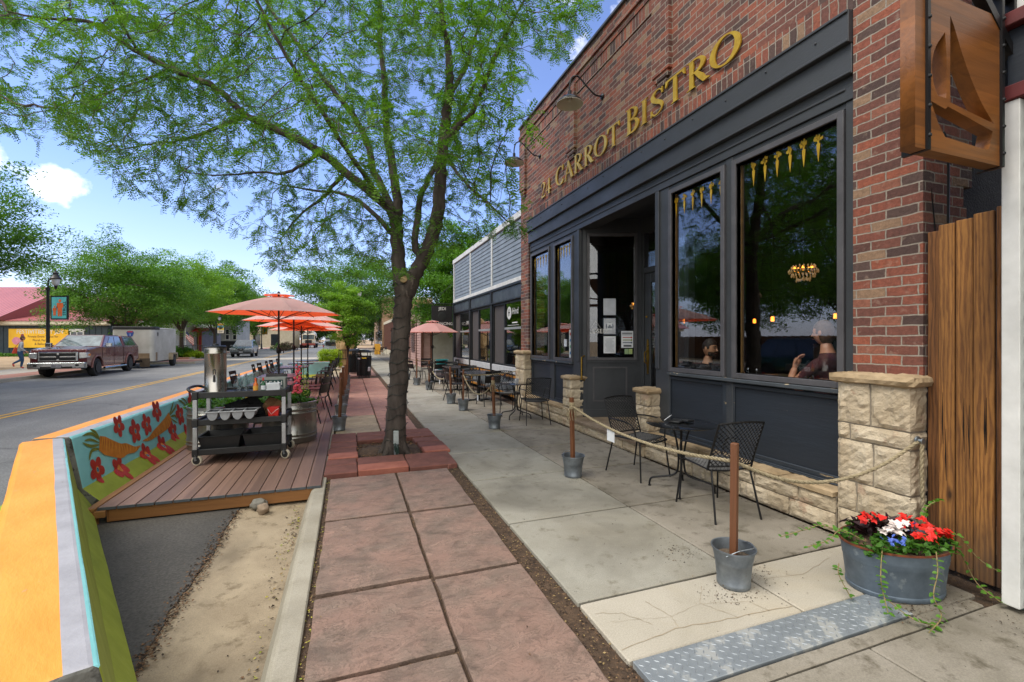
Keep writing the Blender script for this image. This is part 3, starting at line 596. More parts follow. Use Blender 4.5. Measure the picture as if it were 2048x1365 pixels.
for a, b in ((2.525, 5.0), (7.4, 9.617)):
    f = MB(); f.box(3.958, 4.1, a, b, 1.124, 1.134); f.box(3.93, 4.1, a, b, .342, .372); f.box(3.915, 3.929, a, b, .345, .36)
    f.build('stall_rail', M_sillm, B, world=True, bevel=.004)
# recessed entrance: splayed wall with a tall window, door and transom, soffit with a light
rv = Vector((math.cos(TH), -math.sin(TH), 0)); fw_ = Vector((math.sin(TH), math.cos(TH), 0))
def sp_pt(u, d, z): p = Vector((4.0, 7.235, 0))+rv*u+fw_*d; return (p.x, p.y, z)
def sbox(mb, u0, u1, d0, d1, z0, z1, m=0): mb.prism([(u0, z0), (u1, z0), (u1, z1), (u0, z1)], lambda a, b, d: sp_pt(a, d, b), d0, d1, m)
f = MB()
sbox(f, 0, .07, -.0, .08, .19, 3.78); sbox(f, .98, 1.06, 0, .08, .19, 3.78); sbox(f, .07, .98, .0, .08, 3.53, 3.78); sbox(f, .07, .98, 0, .08, .19, 1.2)
sbox(f, .07, .98, -.02, -.001, 1.175, 1.215); sbox(f, .0, 1.06, -.02, -.001, .19, .33)
f.build('entrance_wall', M_dark, B, world=True, bevel=.004)
f = MB()
for u0, u1, z0, z1 in ((.075, .12, 1.22, 3.52), (.935, .98, 1.22, 3.52), (.121, .934, 3.47, 3.52), (.121, .934, 1.22, 1.265)): sbox(f, u0, u1, -.022, .05, z0, z1)
fo = f.build('window', M_frame, B, world=True, bevel=.004)
p = MB(); sbox(p, .12, .935, .03, .036, 1.265, 3.47); p.build('pane', M_glass, fo, world=True)
f = MB()
for u0, u1, z0, z1 in ((.18, .205, .47, 1.1), (.775, .80, .47, 1.1), (.206, .774, 1.075, 1.1), (.206, .774, .47, .495)): sbox(f, u0, u1, -.012, -.0005, z0, z1)
f.build('panel_moulding', M_frame, B, world=True)
dX = 4.99
f = MB()
f.box(dX+.001, dX+.12, 6.80, 6.88, .19, 3.78); f.box(dX, dX+.12, 5.66, 5.74, .19, 3.78); f.box(dX+.002, dX+.12, 5.74, 6.80, 2.78, 2.88); f.box(dX+.002, dX+.12, 5.74, 6.80, 3.5, 3.78)
f.build('door_frame', M_dark, B, world=True, bevel=.004)
f = MB(); f.box(dX+.03, dX+.05, 5.74, 6.8, 2.885, 3.495); f.build('transom_pane', M_glass, B, world=True)
f = MB(); y0, y1 = 5.745, 6.795
f.box(dX+.02, dX+.07, y0, y0+.16, .2, 2.77); f.box(dX+.02, dX+.07, y1-.16, y1, .2, 2.77); f.box(dX+.021, dX+.07, y0+.16, y1-.16, 2.6, 2.77); f.box(dX+.021, dX+.07, y0+.16, y1-.16, .2, .62)
do = f.build('door', M_dark, B, world=True, bevel=.005)
f = MB(); f.box(dX+.04, dX+.046, y0+.16, y1-.16, .62, 2.6); f.build('pane', M_glass, do, world=True)
M_brass = mat('brass', 'b08d3c', '8a6b28', 8, .25, .9)
f = MB(); f.prism(ribbon([(6.70, .98), (6.70, 1.28), (6.70, 1.6)], [.03, .075, .03]), lambda a, b, d: (d, a, b), dX+.008, dX+.019); f.tube([(dX+.0, 6.70, 1.16), (dX-.055, 6.70, 1.2), (dX-.055, 6.70, 1.36), (dX, 6.70, 1.4)], .011, 8)
f.ball((dX+.005, 6.72, 2.0), .022, 10, 6); f.build('handle', M_brass, do, world=True, smooth=True)
f = MB(); q0 = Vector((5.0, 5.69, 0)); q1 = Vector((4.02, 5.1, 0)); f.bar(q0+Vector((0, 0, .7)), q1+Vector((0, 0, .7)), .06, 1.02); f.bar(q0+Vector((0, 0, 3.65)), q1+Vector((0, 0, 3.65)), .06, .26)
f.build('entrance_wall', M_dark, B, world=True)
p = MB(); p.bar(q0+Vector((0, 0, 2.365)), q1+Vector((0, 0, 2.365)), .01, 2.3); p.build('side_window', M_glass, B, world=True)
f = MB(); f.prism([(3.96, 5.0), (5.1, 5.6), (5.1, 6.95), (3.96, 7.3)], lambda a, b, d: (a, b, d), 3.785, 3.84); f.build('soffit', M_dark, B, world=True)
f = MB(); f.lathe([(.10, 3.783), (.10, 3.772), (.085, 3.768), (.08, 3.778)], 24, (4.45, 6.05, 0)); f.build('soffit_light', mat('light_trim', 'cfcac0', 'b9b4aa', 5, .5), B, world=True, smooth=True)
# push bar of the open left-hand leaf
f = MB(); f.tube([(4.005, 7.19, .86), (3.93, 7.16, .88), (3.93, 7.16, 1.28), (4.005, 7.19, 1.3)], .015, 8); f.build('door_handle', M_brass, B, world=True, smooth=True)
# papers and writing in the entrance window
M_paper = mat('paper', 'd9dde0', 'c9cdd2', 6, .7); M_ink = mat('ink', '4a4f58', '3c4048', 9, .8)
def sheet(u0, u1, z0, z1, m, name='notice', d=.020): p = MB(); sbox(p, u0, u1, d, d+.003, z0, z1); return p.build(name, m, fo, world=True)
sheet(.375, .60, 2.04, 2.34, mat('paper_translucent', 'b7bcc4', '9fa5ae', 4, .5)); sheet(.378, .597, 1.345, 1.655, M_paper)
sn = sheet(.376, .599, 1.69, 1.985, mat('paper_border', '5f6878', '6f7888', 6, .6)); p = MB(); rnd = random.Random(4)
for k in range(40):
    a = 2*math.pi*k/40; cs, sn_ = math.cos(a), math.sin(a); r0 = .07; r1 = .105/max(abs(cs), abs(sn_)*.76)
    w_ = .0075; p.add([sp_pt(.4875+cs*r0-sn_*w_*.5, .0185, 1.8375+sn_*r0+cs*w_*.5), sp_pt(.4875+cs*r0+sn_*w_*.5, .0185, 1.8375+sn_*r0-cs*w_*.5), sp_pt(.4875+cs*r1+sn_*w_, .0185, 1.8375+sn_*r1-cs*w_), sp_pt(.4875+cs*r1-sn_*w_, .0185, 1.8375+sn_*r1+cs*w_)], [(0, 1, 2, 3)])
sbox(p, .44, .535, .0165, .018, 1.77, 1.90); p.build('rays', M_paper, fo, world=True)
p = MB()
for k in range(13): sbox(p, .40+rnd.uniform(0, .03), .575-rnd.uniform(0, .05), .0185, .0195, 1.38+k*.019, 1.384+k*.019)
sbox(p, .45, .53, .0150, .0162, 1.80, 1.835); sbox(p, .47, .505, .0150, .0162, 1.835, 1.86); p.build('print', mat('print_grey', '7a828c', '6a727c', 9, .7), fo, world=True)
sheet(.70, .915, 1.445, 1.75, M_paper); p = MB(); sbox(p, .715, .90, .0185, .0195, 1.70, 1.72); sbox(p, .715, .90, .0185, .0195, 1.675, 1.685); p.build('print', M_ink, fo, world=True)
for z, c_ in ((1.632, 'b4343a'), (1.585, '7e8a34'), (1.538, '4a5570')):
    p = MB(); sbox(p, .725, .885, .0185, .0195, z-.006, z+.008); p.prism(arc(.883, z+.001, .016, .016, 0, 330, 12), lambda a, b, d: sp_pt(a, d, b), .0175, .0183); p.build('print', mat('print_'+c_, c_, None, 5, .6), fo, world=True)
p = MB(); sbox(p, .74, .885, .0185, .0195, 1.465, 1.495); p.build('print', M_ink, fo, world=True)
sheet(.76, .825, 1.33, 1.425, mat('sticker', '6fa0a8', '9aa850', 3, .6)); sheet(.832, .90, 1.33, 1.425, mat('sticker_b', '78a6ae', 'a2b05a', 3, .6))
text('CLOSED', .115, M_white, fo, frame_mat(sp_pt(.235, .018, 1.745), rv, (0, 0, 1)), 'closed_sign', .003)
p = MB(); p.tube([sp_pt(.15, .018, 1.81), sp_pt(.235, .018, 1.93), sp_pt(.32, .018, 1.81)], .0025, 5); p.build('sign_string', M_white, fo, world=True)
p = MB(); p.box(3.968, 3.98, 7.60, 7.72, 1.25, 1.78); so_ = p.build('poster', mat('poster_paper', 'cfd3cf', 'bfc4c0', 5, .6), wins[2], world=True)
p = MB()
for i, (z, c_) in enumerate(((1.7, 0), (1.58, 1), (1.46, 2), (1.34, 1))):
    p.prism(arc(7.66, z, .03, .03, 0, 330, 10), lambda a, b, d: (d, a, b), 3.964, 3.967, c_)
p.build('poster_print', [mat('pr_red', 'b5483c', None, 5), mat('pr_blue', '4a7ba8', None, 5), mat('pr_green', '5f9a70', None, 5)], wins[2], world=True)
p = MB(); p.box(3.966, 3.976, 7.83, 7.93, 1.46, 1.6); p.build('notice', M_paper, wins[2], world=True)
# gold carrot transfers along the heads of the panes
def carrot(mb, y, z, s, x):
    fn = lambda a, b, d: (d, y-a*s*.55, z+b*s)
    mb.prism([(-.035, .02), (.0, .035), (.035, .02), (.03, -.03), (.012, -.12), (0, -.17), (-.014, -.11), (-.032, -.03)], fn, x, x+.002)
    rn = random.Random(int(y*100))
    for i in range(11):
        a = rn.uniform(-1.1, 1.1); r_ = rn.uniform(.045, .10); cx_, cz = math.sin(a)*r_, .035+math.cos(a)*r_*.9
        mb.prism(arc(cx_, cz, .017, .017, 0, 315, 7), fn, x-.0002*(i+1), x+.0015)
    for a in (-.5, -.15, .2, .5): mb.prism(ribbon([(0, .02), (math.sin(a)*.08, .03+math.cos(a)*.06)], [.008, .006]), fn, x-.003-.0002*a, x+.001)
for wi, (a, b, z, n) in enumerate([(2.87, 3.56, 3.345, 6), (4.0, 4.74, 3.325, 6), (7.62, 8.22, 3.33, 6), (8.68, 9.42, 3.32, 6)]):
    mb = MB()
    for k in range(n): carrot(mb, a+(b-a)*k/(n-1), z, .86, 3.980)
    mb.build('carrot_transfer', M_gold, wins[wi], world=True)
# gold letters
def glyph(ch):
    S = []
    def rb(p, w): S.append(ribbon(p, w))
    def ser(x, y, w): S.append([(x-w, y), (x+w, y), (x+w*.55, y+.035 if y < .5 else y-.035), (x-w*.55, y+.035 if y < .5 else y-.035)])
    def stem(x): S.append([(x-.075, .0), (x+.075, .0), (x+.065, .5), (x+.075, 1), (x-.075, 1), (x-.065, .5)]); ser(x, 0, .17); ser(x, 1, .17)
    def ring(cx, cy, rx, ry, a0, a1, thick, thin):
        n = 26; pts = arc(cx, cy, rx, ry, a0, a1, n); ws = []
        for i in range(n+1): a = R(a0+(a1-a0)*i/n); ws.append(thin+(thick-thin)*abs(math.cos(a+.25))**1.6)
        rb(pts, ws)
    if ch == 'O': ring(.42, .5, .36, .46, 0, 180, .17, .05); ring(.42, .5, .36, .46, 180, 360, .17, .05); return S, .86
    if ch == 'C': ring(.44, .5, .36, .46, 48, 180, .17, .05); ring(.44, .5, .36, .46, 180, 318, .17, .05); S.append([(.64, .70), (.73, .70), (.73, .98), (.69, .98), (.64, .84)]); S.append([(.68, .04), (.73, .28), (.67, .24), (.62, .13)]); return S, .80
    if ch == 'A': rb([(.12, .0), (.40, 1.02)], [.05, .06]); rb([(.38, 1.02), (.72, 0)], [.13, .17]); S.append([(.22, .33), (.62, .33), (.60, .38), (.235, .38)]); ser(.12, 0, .13); ser(.72, 0, .15); return S, .84
    if ch == 'R': stem(.19); ring(.30, .74, .27, .235, -90, 90, .15, .05); rb([(.19, .975), (.31, .975)], .05); rb([(.19, .505), (.31, .505)], .05); rb([(.33, .52), (.50, .26), (.62, .05), (.78, .02)], [.10, .16, .14, .03]); return S, .80
    if ch == 'B': stem(.19); ring(.30, .755, .23, .22, -90, 90, .14, .05); ring(.32, .27, .28, .245, -90, 90, .16, .05); rb([(.19, .975), (.31, .975)], .05); rb([(.19, .525), (.33, .525)], .045); rb([(.19, .025), (.33, .025)], .05); return S, .72
    if ch == 'T': S.append([(.33, 0), (.47, 0), (.465, .95), (.335, .95)]); ser(.40, 0, .17); S.append([(.06, .93), (.74, .93), (.74, 1), (.06, 1)]); S.append([(.04, 1.0), (.03, .76), (.07, .78), (.14, .93)]); S.append([(.76, 1.0), (.77, .76), (.73, .78), (.66, .93)]); return S, .80
    if ch == 'I': stem(.2); return S, .42
    if ch == 'S': rb(catmull([(.56, .80, 0), (.46, .95, 0), (.30, .96, 0), (.16, .84, 0), (.20, .66, 0), (.36, .52, 0), (.52, .36, 0), (.54, .17, 0), (.40, .03, 0), (.22, .04, 0), (.10, .20, 0)], 4) and [(p.x, p.y) for p in catmull([(.56, .80, 0), (.46, .95, 0), (.30, .96, 0), (.16, .84, 0), (.20, .66, 0), (.36, .52, 0), (.52, .36, 0), (.54, .17, 0), (.40, .03, 0), (.22, .04, 0), (.10, .20, 0)], 4)], [.04]*3+[.05]*5+[.07, .09, .12, .13, .14, .15, .16, .16, .16, .16, .16, .16, .16, .15, .14, .13, .12, .10, .08, .06]+[.05]*13); S.append([(.52, .74), (.58, .74), (.58, .97), (.54, .97)]); S.append([(.08, .03), (.12, .03), (.14, .27), (.08, .27)]); return S, .66
    if ch == '2': rb([(p.x, p.y) for p in catmull([(.10, .76, 0), (.18, .93, 0), (.36, .96, 0), (.50, .82, 0), (.46, .58, 0), (.28, .30, 0), (.10, .05, 0)], 4)], [.06]*6+[.05, .06, .08, .11, .14, .15, .15, .15, .14, .12, .10, .08, .07, .06, .06, .05, .05, .05, .05]); S.append([(.08, 0), (.58, 0), (.62, .2), (.56, .1), (.12, .1)]); return S, .66
    if ch == '4': rb([(.08, .30), (.46, .98)], [.05, .06]); S.append([(.04, .24), (.66, .24), (.66, .31), (.05, .31)]); S.append([(.38, 0), (.52, 0), (.52, .98), (.38, .96)]); ser(.45, 0, .14); return S, .72
    return S, .4
def word(mb, s, y0, y1, z, h):
    gl = [glyph(c_) for c_ in s]; tot = sum(a for _, a in gl); k = (y0-y1)/tot; x = 0
    for gi, (S, a) in enumerate(gl):
        hh = h*1.12 if gi == 0 and len(s) > 2 else h
        for i, st in enumerate(S): mb.prism([(p[0]*k+x, p[1]*hh) for p in st], lambda u, v, d: (d, y0-u, z+v), 3.868-.0006*i, 3.886)
        x += a*k
for wd_, a, b, h in (('24', 8.86, 8.33, .32), ('CARROT', 8.12, 5.86, .335), ('BISTRO', 5.72, 3.62, .335)): mb = MB(); word(mb, wd_, a, b, 4.60, h); mb.build('gold_lettering', [M_gold], B, world=True)
# gooseneck lamps
M_shade = mat('lamp_enamel_black', '22262a', '181b1e', 5, .25, .2); M_shin = mat('lamp_enamel_white', 'd8d4c8', 'c8c2b4', 5, .4)
for y in (6.40, 8.95):
    f = MB(); f.lathe([(.05, 0), (.05, .015), (.03, .03)], 16, (3.899, y, 5.56), M=Matrix.Rotation(R(-90), 3, 'Y'))
    pts = catmull([(3.88, y, 5.56), (3.75, y, 5.57), (3.6, y, 5.68), (3.45, y, 5.80), (3.34, y, 5.76), (3.30, y, 5.62), (3.30, y, 5.52)], 6); f.tube(pts, .013, 8)
    lo = f.build('gooseneck_lamp', M_shade, B, world=True, smooth=True)
    f = MB(); f.lathe([(.028, 5.54), (.03, 5.47), (.06, 5.455), (.12, 5.43), (.19, 5.375), (.215, 5.33), (.212, 5.325), (.186, 5.368), (.118, 5.42), (.05, 5.445)], 32, (3.30, y, 0), m=[0, 0, 0, 0, 0, 1, 1, 1, 1]); f.build('shade', [M_shade, M_shin], lo, world=True, smooth=True, ang=60)
    f = MB(); f.ball((3.30, y, 5.40), .04, 10, 8); f.build('bulb', M_shin, lo, world=True, smooth=True)
# room behind the glass
f = MB(); f.box(4.12, 9.38, 2.4, 9.85, .12, .149); f.box(4.35, 9.38, 2.4, 9.85, 3.95, 4.0); f.box(9.3, 9.38, 2.4, 9.85, .15, 3.95); f.box(4.35, 9.38, 2.37, 2.42, .15, 3.95); f.box(4.35, 9.38, 9.84, 9.89, .15, 3.95)
f.build('interior_lining', M_intr, B, world=True)
M_bulb = mat('warm_bulb', 'ffb050', None, 5, .5, emit='ff9a30', es=3)
M_bulb2 = mat('warm_glow', 'ffb050', None, 5, .5, emit='ff8c28', es=2.2)
for x, y, z in [(7.6, 4.5, 1.95), (7.4, 6.2, 1.98), (8.3, 7.4, 2.0), (8.2, 5.6, 2.02), (6.8, 7.6, 2.35)]:
    f = MB(); f.lathe([(.012, z-.05), (.03, z-.045), (.03, z+.03), (.012, z+.045)], 12, (x, y, 0)); lo = f.build('pendant_lamp', M_bulb2, B, world=True, smooth=True)
    f = MB(); f.tube([(x, y, z+.07), (x, y, 3.95)], .004, 5); f.build('cord', M_black, lo, world=True)
M_cryst = mat('crystal', 'd8c8a0', 'b0a078', 30, .1, .2, emit='ffb060', es=.08)
for x, y, z in [(5.1, 3.86, 2.36), (5.65, 7.9, 2.25)]:
    f = MB(); rn = random.Random(int(x*10))
    for ring_, zz, nb in ((.12, 0, 20), (.15, .05, 26), (.12, .10, 18), (.07, -.05, 12)):
        for k in range(nb): a = 2*math.pi*k/nb; f.ball((x+ring_*math.cos(a), y+ring_*math.sin(a), z+zz+rn.uniform(-.01, .01)), (.009, .009, .02), 6, 4)
    co = f.build('chandelier', M_cryst, B, world=True)
    f = MB()
    for k in range(5): a = 2*math.pi*k/5; f.ball((x+.09*math.cos(a), y+.09*math.sin(a), z+.08), (.014, .014, .03), 8, 5)
    f.build('candle_bulb', M_bulb, co, world=True)
    f = MB(); f.tube([(x, y, z+.12), (x, y, 3.95)], .006, 5); f.lathe([(.15, z+.055), (.155, z+.065), (.15, z+.07)], 20, (x, y, 0)); f.build('stem', M_black, co, world=True)
# ================================================================ NEIGHBOUR WITH GREY SIDING
M_sidg = mat('grey_siding_paint', '7f8992', '6f7982', 3, .6); M_sidgap = mat('siding_shadow_gap', '4c545c', None, 5, .8)
M_charc = mat('charcoal_steel', '2b2d30', '222427', 5, .45, .4); M_plt = mat('riveted_plate', '5a6064', '43484c', 2, .45, .5, spots=('39322c', 2.5, .63))
M_orange = mat('orange_trim', 'b87c2a', '98641f', 6, .6); M_curtain = mat('grey_blind', '4c4644', '3e3937', 20, .8, st=(1, 3, .1))
N_ = thing('grey_clad_shop', 'low shop with grey lap siding above dark riveted windows, next to the brick bistro', 'building', (4, 14, 0))
w = MB(); w.box(4.06, 12, 10.13, 17.93, 2.62, 4.7); w.box(4.3, 12, 17.7, 17.93, 0, 2.62); w.box(4.4, 12, 10.13, 10.3, 0, 2.62); w.box(11.8, 12, 10.31, 17.69, 0, 2.62); w.box(4.2, 11.79, 10.31, 17.69, .0, .1); w.build('wall', M_charc, N_, world=True)
w = MB()
for a, b in ((10.12, 12.72), (12.82, 15.22), (15.32, 17.78)):
    n = 12
    for k in range(n):
        z = 3.17+k*(1.43/n); h = 1.43/n; w.prism([(4.0, z), (4.014, z+h-.002), (4.06, z+h-.002), (4.06, z)], lambda p, q, d: (p, d, q), a, b)
w.build('lap_siding', M_sidg, N_, world=True)
w = MB(); w.box(3.97, 4.3, 10.1, 17.98, 4.63, 4.79); w.box(3.985, 4.06, 10.11, 17.95, 3.06, 3.168)
for y in (12.77, 15.27, 17.87): w.box(3.985, 4.06, y-.05, y+.05, 3.17, 4.628)
w.build('white_trim', M_white, N_, world=True, bevel=.006)
w = MB()
for y in (12.77, 15.27, 17.87): w.box(3.97, 4.3, y-.09, y+.09, 0, 2.62); w.box(3.96, 4.06, y-.09, y+.09, 2.62, 3.06)
w.box(3.95, 4.059, 10.12, 17.96, 2.99, 3.055); w.box(3.95, 4.059, 10.12, 17.96, 2.62, 2.66); w.build('steel_frame', M_charc, N_, world=True, bevel=.004)
w = MB()
for a, b in ((10.13, 12.67), (12.87, 15.17), (15.37, 17.77)):
    w.box(3.99, 4.059, a, b, 2.665, 2.985)
    for k in range(5):
        for z in (2.70, 2.95): w.ball((3.988, a+.12+(b-a-.24)*k/4, z), .014, 6, 4)
w.build('riveted_beam', M_plt, N_, world=True)
for i, (a, b) in enumerate(((10.13, 12.67), (12.87, 15.17), (15.37, 17.77))):
    f = MB(); mid = a+(b-a)*.60
    for p, q, z0, z1 in ((a, a+.05, .88, 2.615), (b-.05, b, .88, 2.615), (mid-.04, mid+.04, .88, 2.615), (a+.051, mid-.041, 2.56, 2.615), (mid+.041, b-.051, 2.56, 2.615), (a+.051, mid-.041, .88, .92), (mid+.041, b-.051, .88, .92)): f.box(4.01, 4.08, p, q, z0, z1)
    fo = f.build('window', M_charc, N_, world=True)
    p = MB(); p.box(4.04, 4.045, a+.05, mid-.04, .92, 2.56); p.build('pane', M_glass, fo, world=True)
    f = MB(); f.box(4.0, 4.039, a+.05, mid-.04, 1.86, 1.92); f.build('transom_rail', mat('rail_grey', '8c8f90', '7c7f80', 5, .5), fo, world=True)
    f = MB(); f.box(4.05, 4.07, mid+.04, b-.05, .92, 2.56); f.build('blind', M_curtain, fo, world=True)
    f = MB(); f.box(3.97, 4.1, a, b, .70, .875); f.build('white_sill_board', mat('sill_board_paint', 'b4b5b6', 'a2a3a5', 5, .6), fo, world=True, bevel=.006)
    f = MB(); f.box(4.03, 4.1, a, b, .08, .69); po = f.build('lower_panel', mat('lower_panel_grey', '6e7478', '5c6266', 3, .6), N_, world=True)
    f = MB(); f.box(4.0, 4.029, a, b, .60, .66); f.box(4.0, 4.029, a, b, .1, .16); f.box(4.0, 4.029, a, a+.05, .161, .599); f.box(4.0, 4.029, b-.05, b, .161, .599); f.build('orange_moulding', M_orange, po, world=True)
    if i == 0:
        f = MB(); f.prism(arc(11.33, 2.30, .17, .17, 0, 345, 24), lambda u, v, d: (d, u, v), 4.034, 4.036); f.build('window_badge', M_white, fo, world=True)
        text('H', .26, M_black, fo, frame_mat((4.033, 11.33, 2.30), (0, -1, 0), (0, 0, 1)), 'window_letter', .0005, bold=.004)
        text('Hind', .24, M_white, fo, frame_mat((4.034, 10.86, 2.33), (0, -1, 0), (0, 0, 1)), 'window_letter', .0005); f = MB(); f.box(4.035, 4.037, 10.7, 11.1, 2.02, 2.05); f.box(4.035, 4.037, 10.6, 11.45, 1.965, 1.975); f.build('window_print', M_white, fo, world=True)
    if i == 2: text('CWA', .16, M_white, fo, frame_mat((4.034, 15.8, 2.2), (0, -1, 0), (0, 0, 1)), 'window_letter', .0005)
# hanging shop sign
J_ = thing('hanging_shop_sign', 'black square hanging sign with white lettering on an iron bracket', 'sign', (3.6, 17.9, 2.5))
f = MB(); f.tube([(4.0, 17.9, 3.02), (3.02, 17.9, 3.02)], .016, 8); f.tube([(4.0, 17.9, 3.9), (3.1, 17.9, 3.03)], .01, 6); f.tube([(3.2, 17.9, 3.02), (3.2, 17.9, 2.94)], .006, 5); f.tube([(3.8, 17.9, 3.02), (3.8, 17.9, 2.94)], .006, 5); f.build('bracket', M_black, J_, world=True)
f = MB(); f.box(3.1, 3.93, 17.88, 17.92, 2.12, 2.94); bo = f.build('board', mat('sign_black', '121314', '0e0f10', 4, .5), J_, world=True, bevel=.005)
text('JEDI', .17, M_white, bo, frame_mat((3.53, 17.878, 2.82), (1, 0, 0), (0, 0, 1)), 'lettering', .001, bold=.003); text('BALANCING', .155, M_white, bo, frame_mat((3.515, 17.878, 2.22), (1, 0, 0), (0, 0, 1)), 'lettering', .001, bold=.003)
f = MB(); f.lathe([(.16, 0), (.15, .004), (.1, .006)], 20, (3.515, 17.874, 2.52), M=Matrix.Rotation(R(90), 3, 'X')); f.build('emblem', mat('emblem_dark', '1c2220', '161a19', 9, .4), bo, world=True)
# ================================================================ TREES
from mathutils.kdtree import KDTree
S0, C0 = math.sin(TH), math.cos(TH)
def at(x, y, t):                                    # photo pixel at depth t to a point in the street
    u = (x-1024)/900; v = (679-y)/900; return Vector(((S0+u*C0)*t, (C0-u*S0)*t, 1.6+v*t))
def in_poly(x, y, P):
    c = False; j = len(P)-1
    for i in range(len(P)):
        if (P[i][1] > y) != (P[j][1] > y) and x < (P[j][0]-P[i][0])*(y-P[i][1])/(P[j][1]-P[i][1])+P[i][0]: c = not c
        j = i
    return c
def mesh_np(name, V, F, mats, parent=None, midx=None):
    """V (n,3), F (m,4) quads as numpy arrays"""
    me = bpy.data.meshes.new(name); n, m = len(V), len(F)
    me.vertices.add(n); me.vertices.foreach_set('co', V.astype(np.float32).ravel())
    me.loops.add(m*4); me.loops.foreach_set('vertex_index', F.astype(np.int32).ravel())
    me.polygons.add(m); me.polygons.foreach_set('loop_start', np.arange(0, m*4, 4, dtype=np.int32)); me.polygons.foreach_set('loop_total', np.full(m, 4, dtype=np.int32))
    for mm in (mats if isinstance(mats, (list, tuple)) else [mats]): me.materials.append(mm)
    if midx is not None: me.polygons.foreach_set('material_index', midx.astype(np.int32))
    me.update(calc_edges=True); o = bpy.data.objects.new(name, me); COL.objects.link(o)
    if parent is not None: o.parent = parent
    return o
def norm(a): return a/np.maximum(np.linalg.norm(a, axis=-1, keepdims=True), 1e-9)
def frond_mesh(base, d, up, L, npair, rng, lw=.0135, ll=.029):
    """pinnate leaves: base points, directions, face normals, lengths -> quads for every leaflet and stalk"""
    n = len(base); d = norm(d); side = norm(np.cross(d, up)); up = np.cross(side, d); Vs = []; 
    droop = rng.uniform(.1, .55, (n, 1))
    for k in range(npair):
        f = (k+.8)/npair; c = base+d*(L*f)[:, None]-np.array([0, 0, 1.])*(droop*L[:, None]*f*f)
        sc = (.75+.5*math.sin(math.pi*min(f*.9, 1)))*(L/.15)[:, None]
        for s in (-1, 1):
            ld = norm(side*s+d*rng.uniform(.15, .6, (n, 1))+up*rng.uniform(-.35, .3, (n, 1))); w = norm(np.cross(ld, up)+up*rng.uniform(-.4, .4, (n, 1)))
            a = c; m_ = c+ld*ll*.5*sc; e = c+ld*ll*sc
            Vs.append(np.stack([a, m_+w*lw*.5*sc, e, m_-w*lw*.5*sc], 1))
    e = base+d*L[:, None]-np.array([0, 0, 1.])*(droop*L[:, None]); w = side*.0011
    Vs.append(np.stack([base-w, base+w, e+w*.5, e-w*.5], 1))
    V = np.concatenate(Vs, 0).reshape(-1, 3); F = np.arange(len(V)).reshape(-1, 4); return V, F
M_bark = mat('locust_bark', '544c46', '332d29', 7, .9, bs=26, bd=.016, st=(1, 1, .28), spots=('6b625a', 5, .62))
M_leaf = leafmat('locust_leaf', '76a036', '36601f')
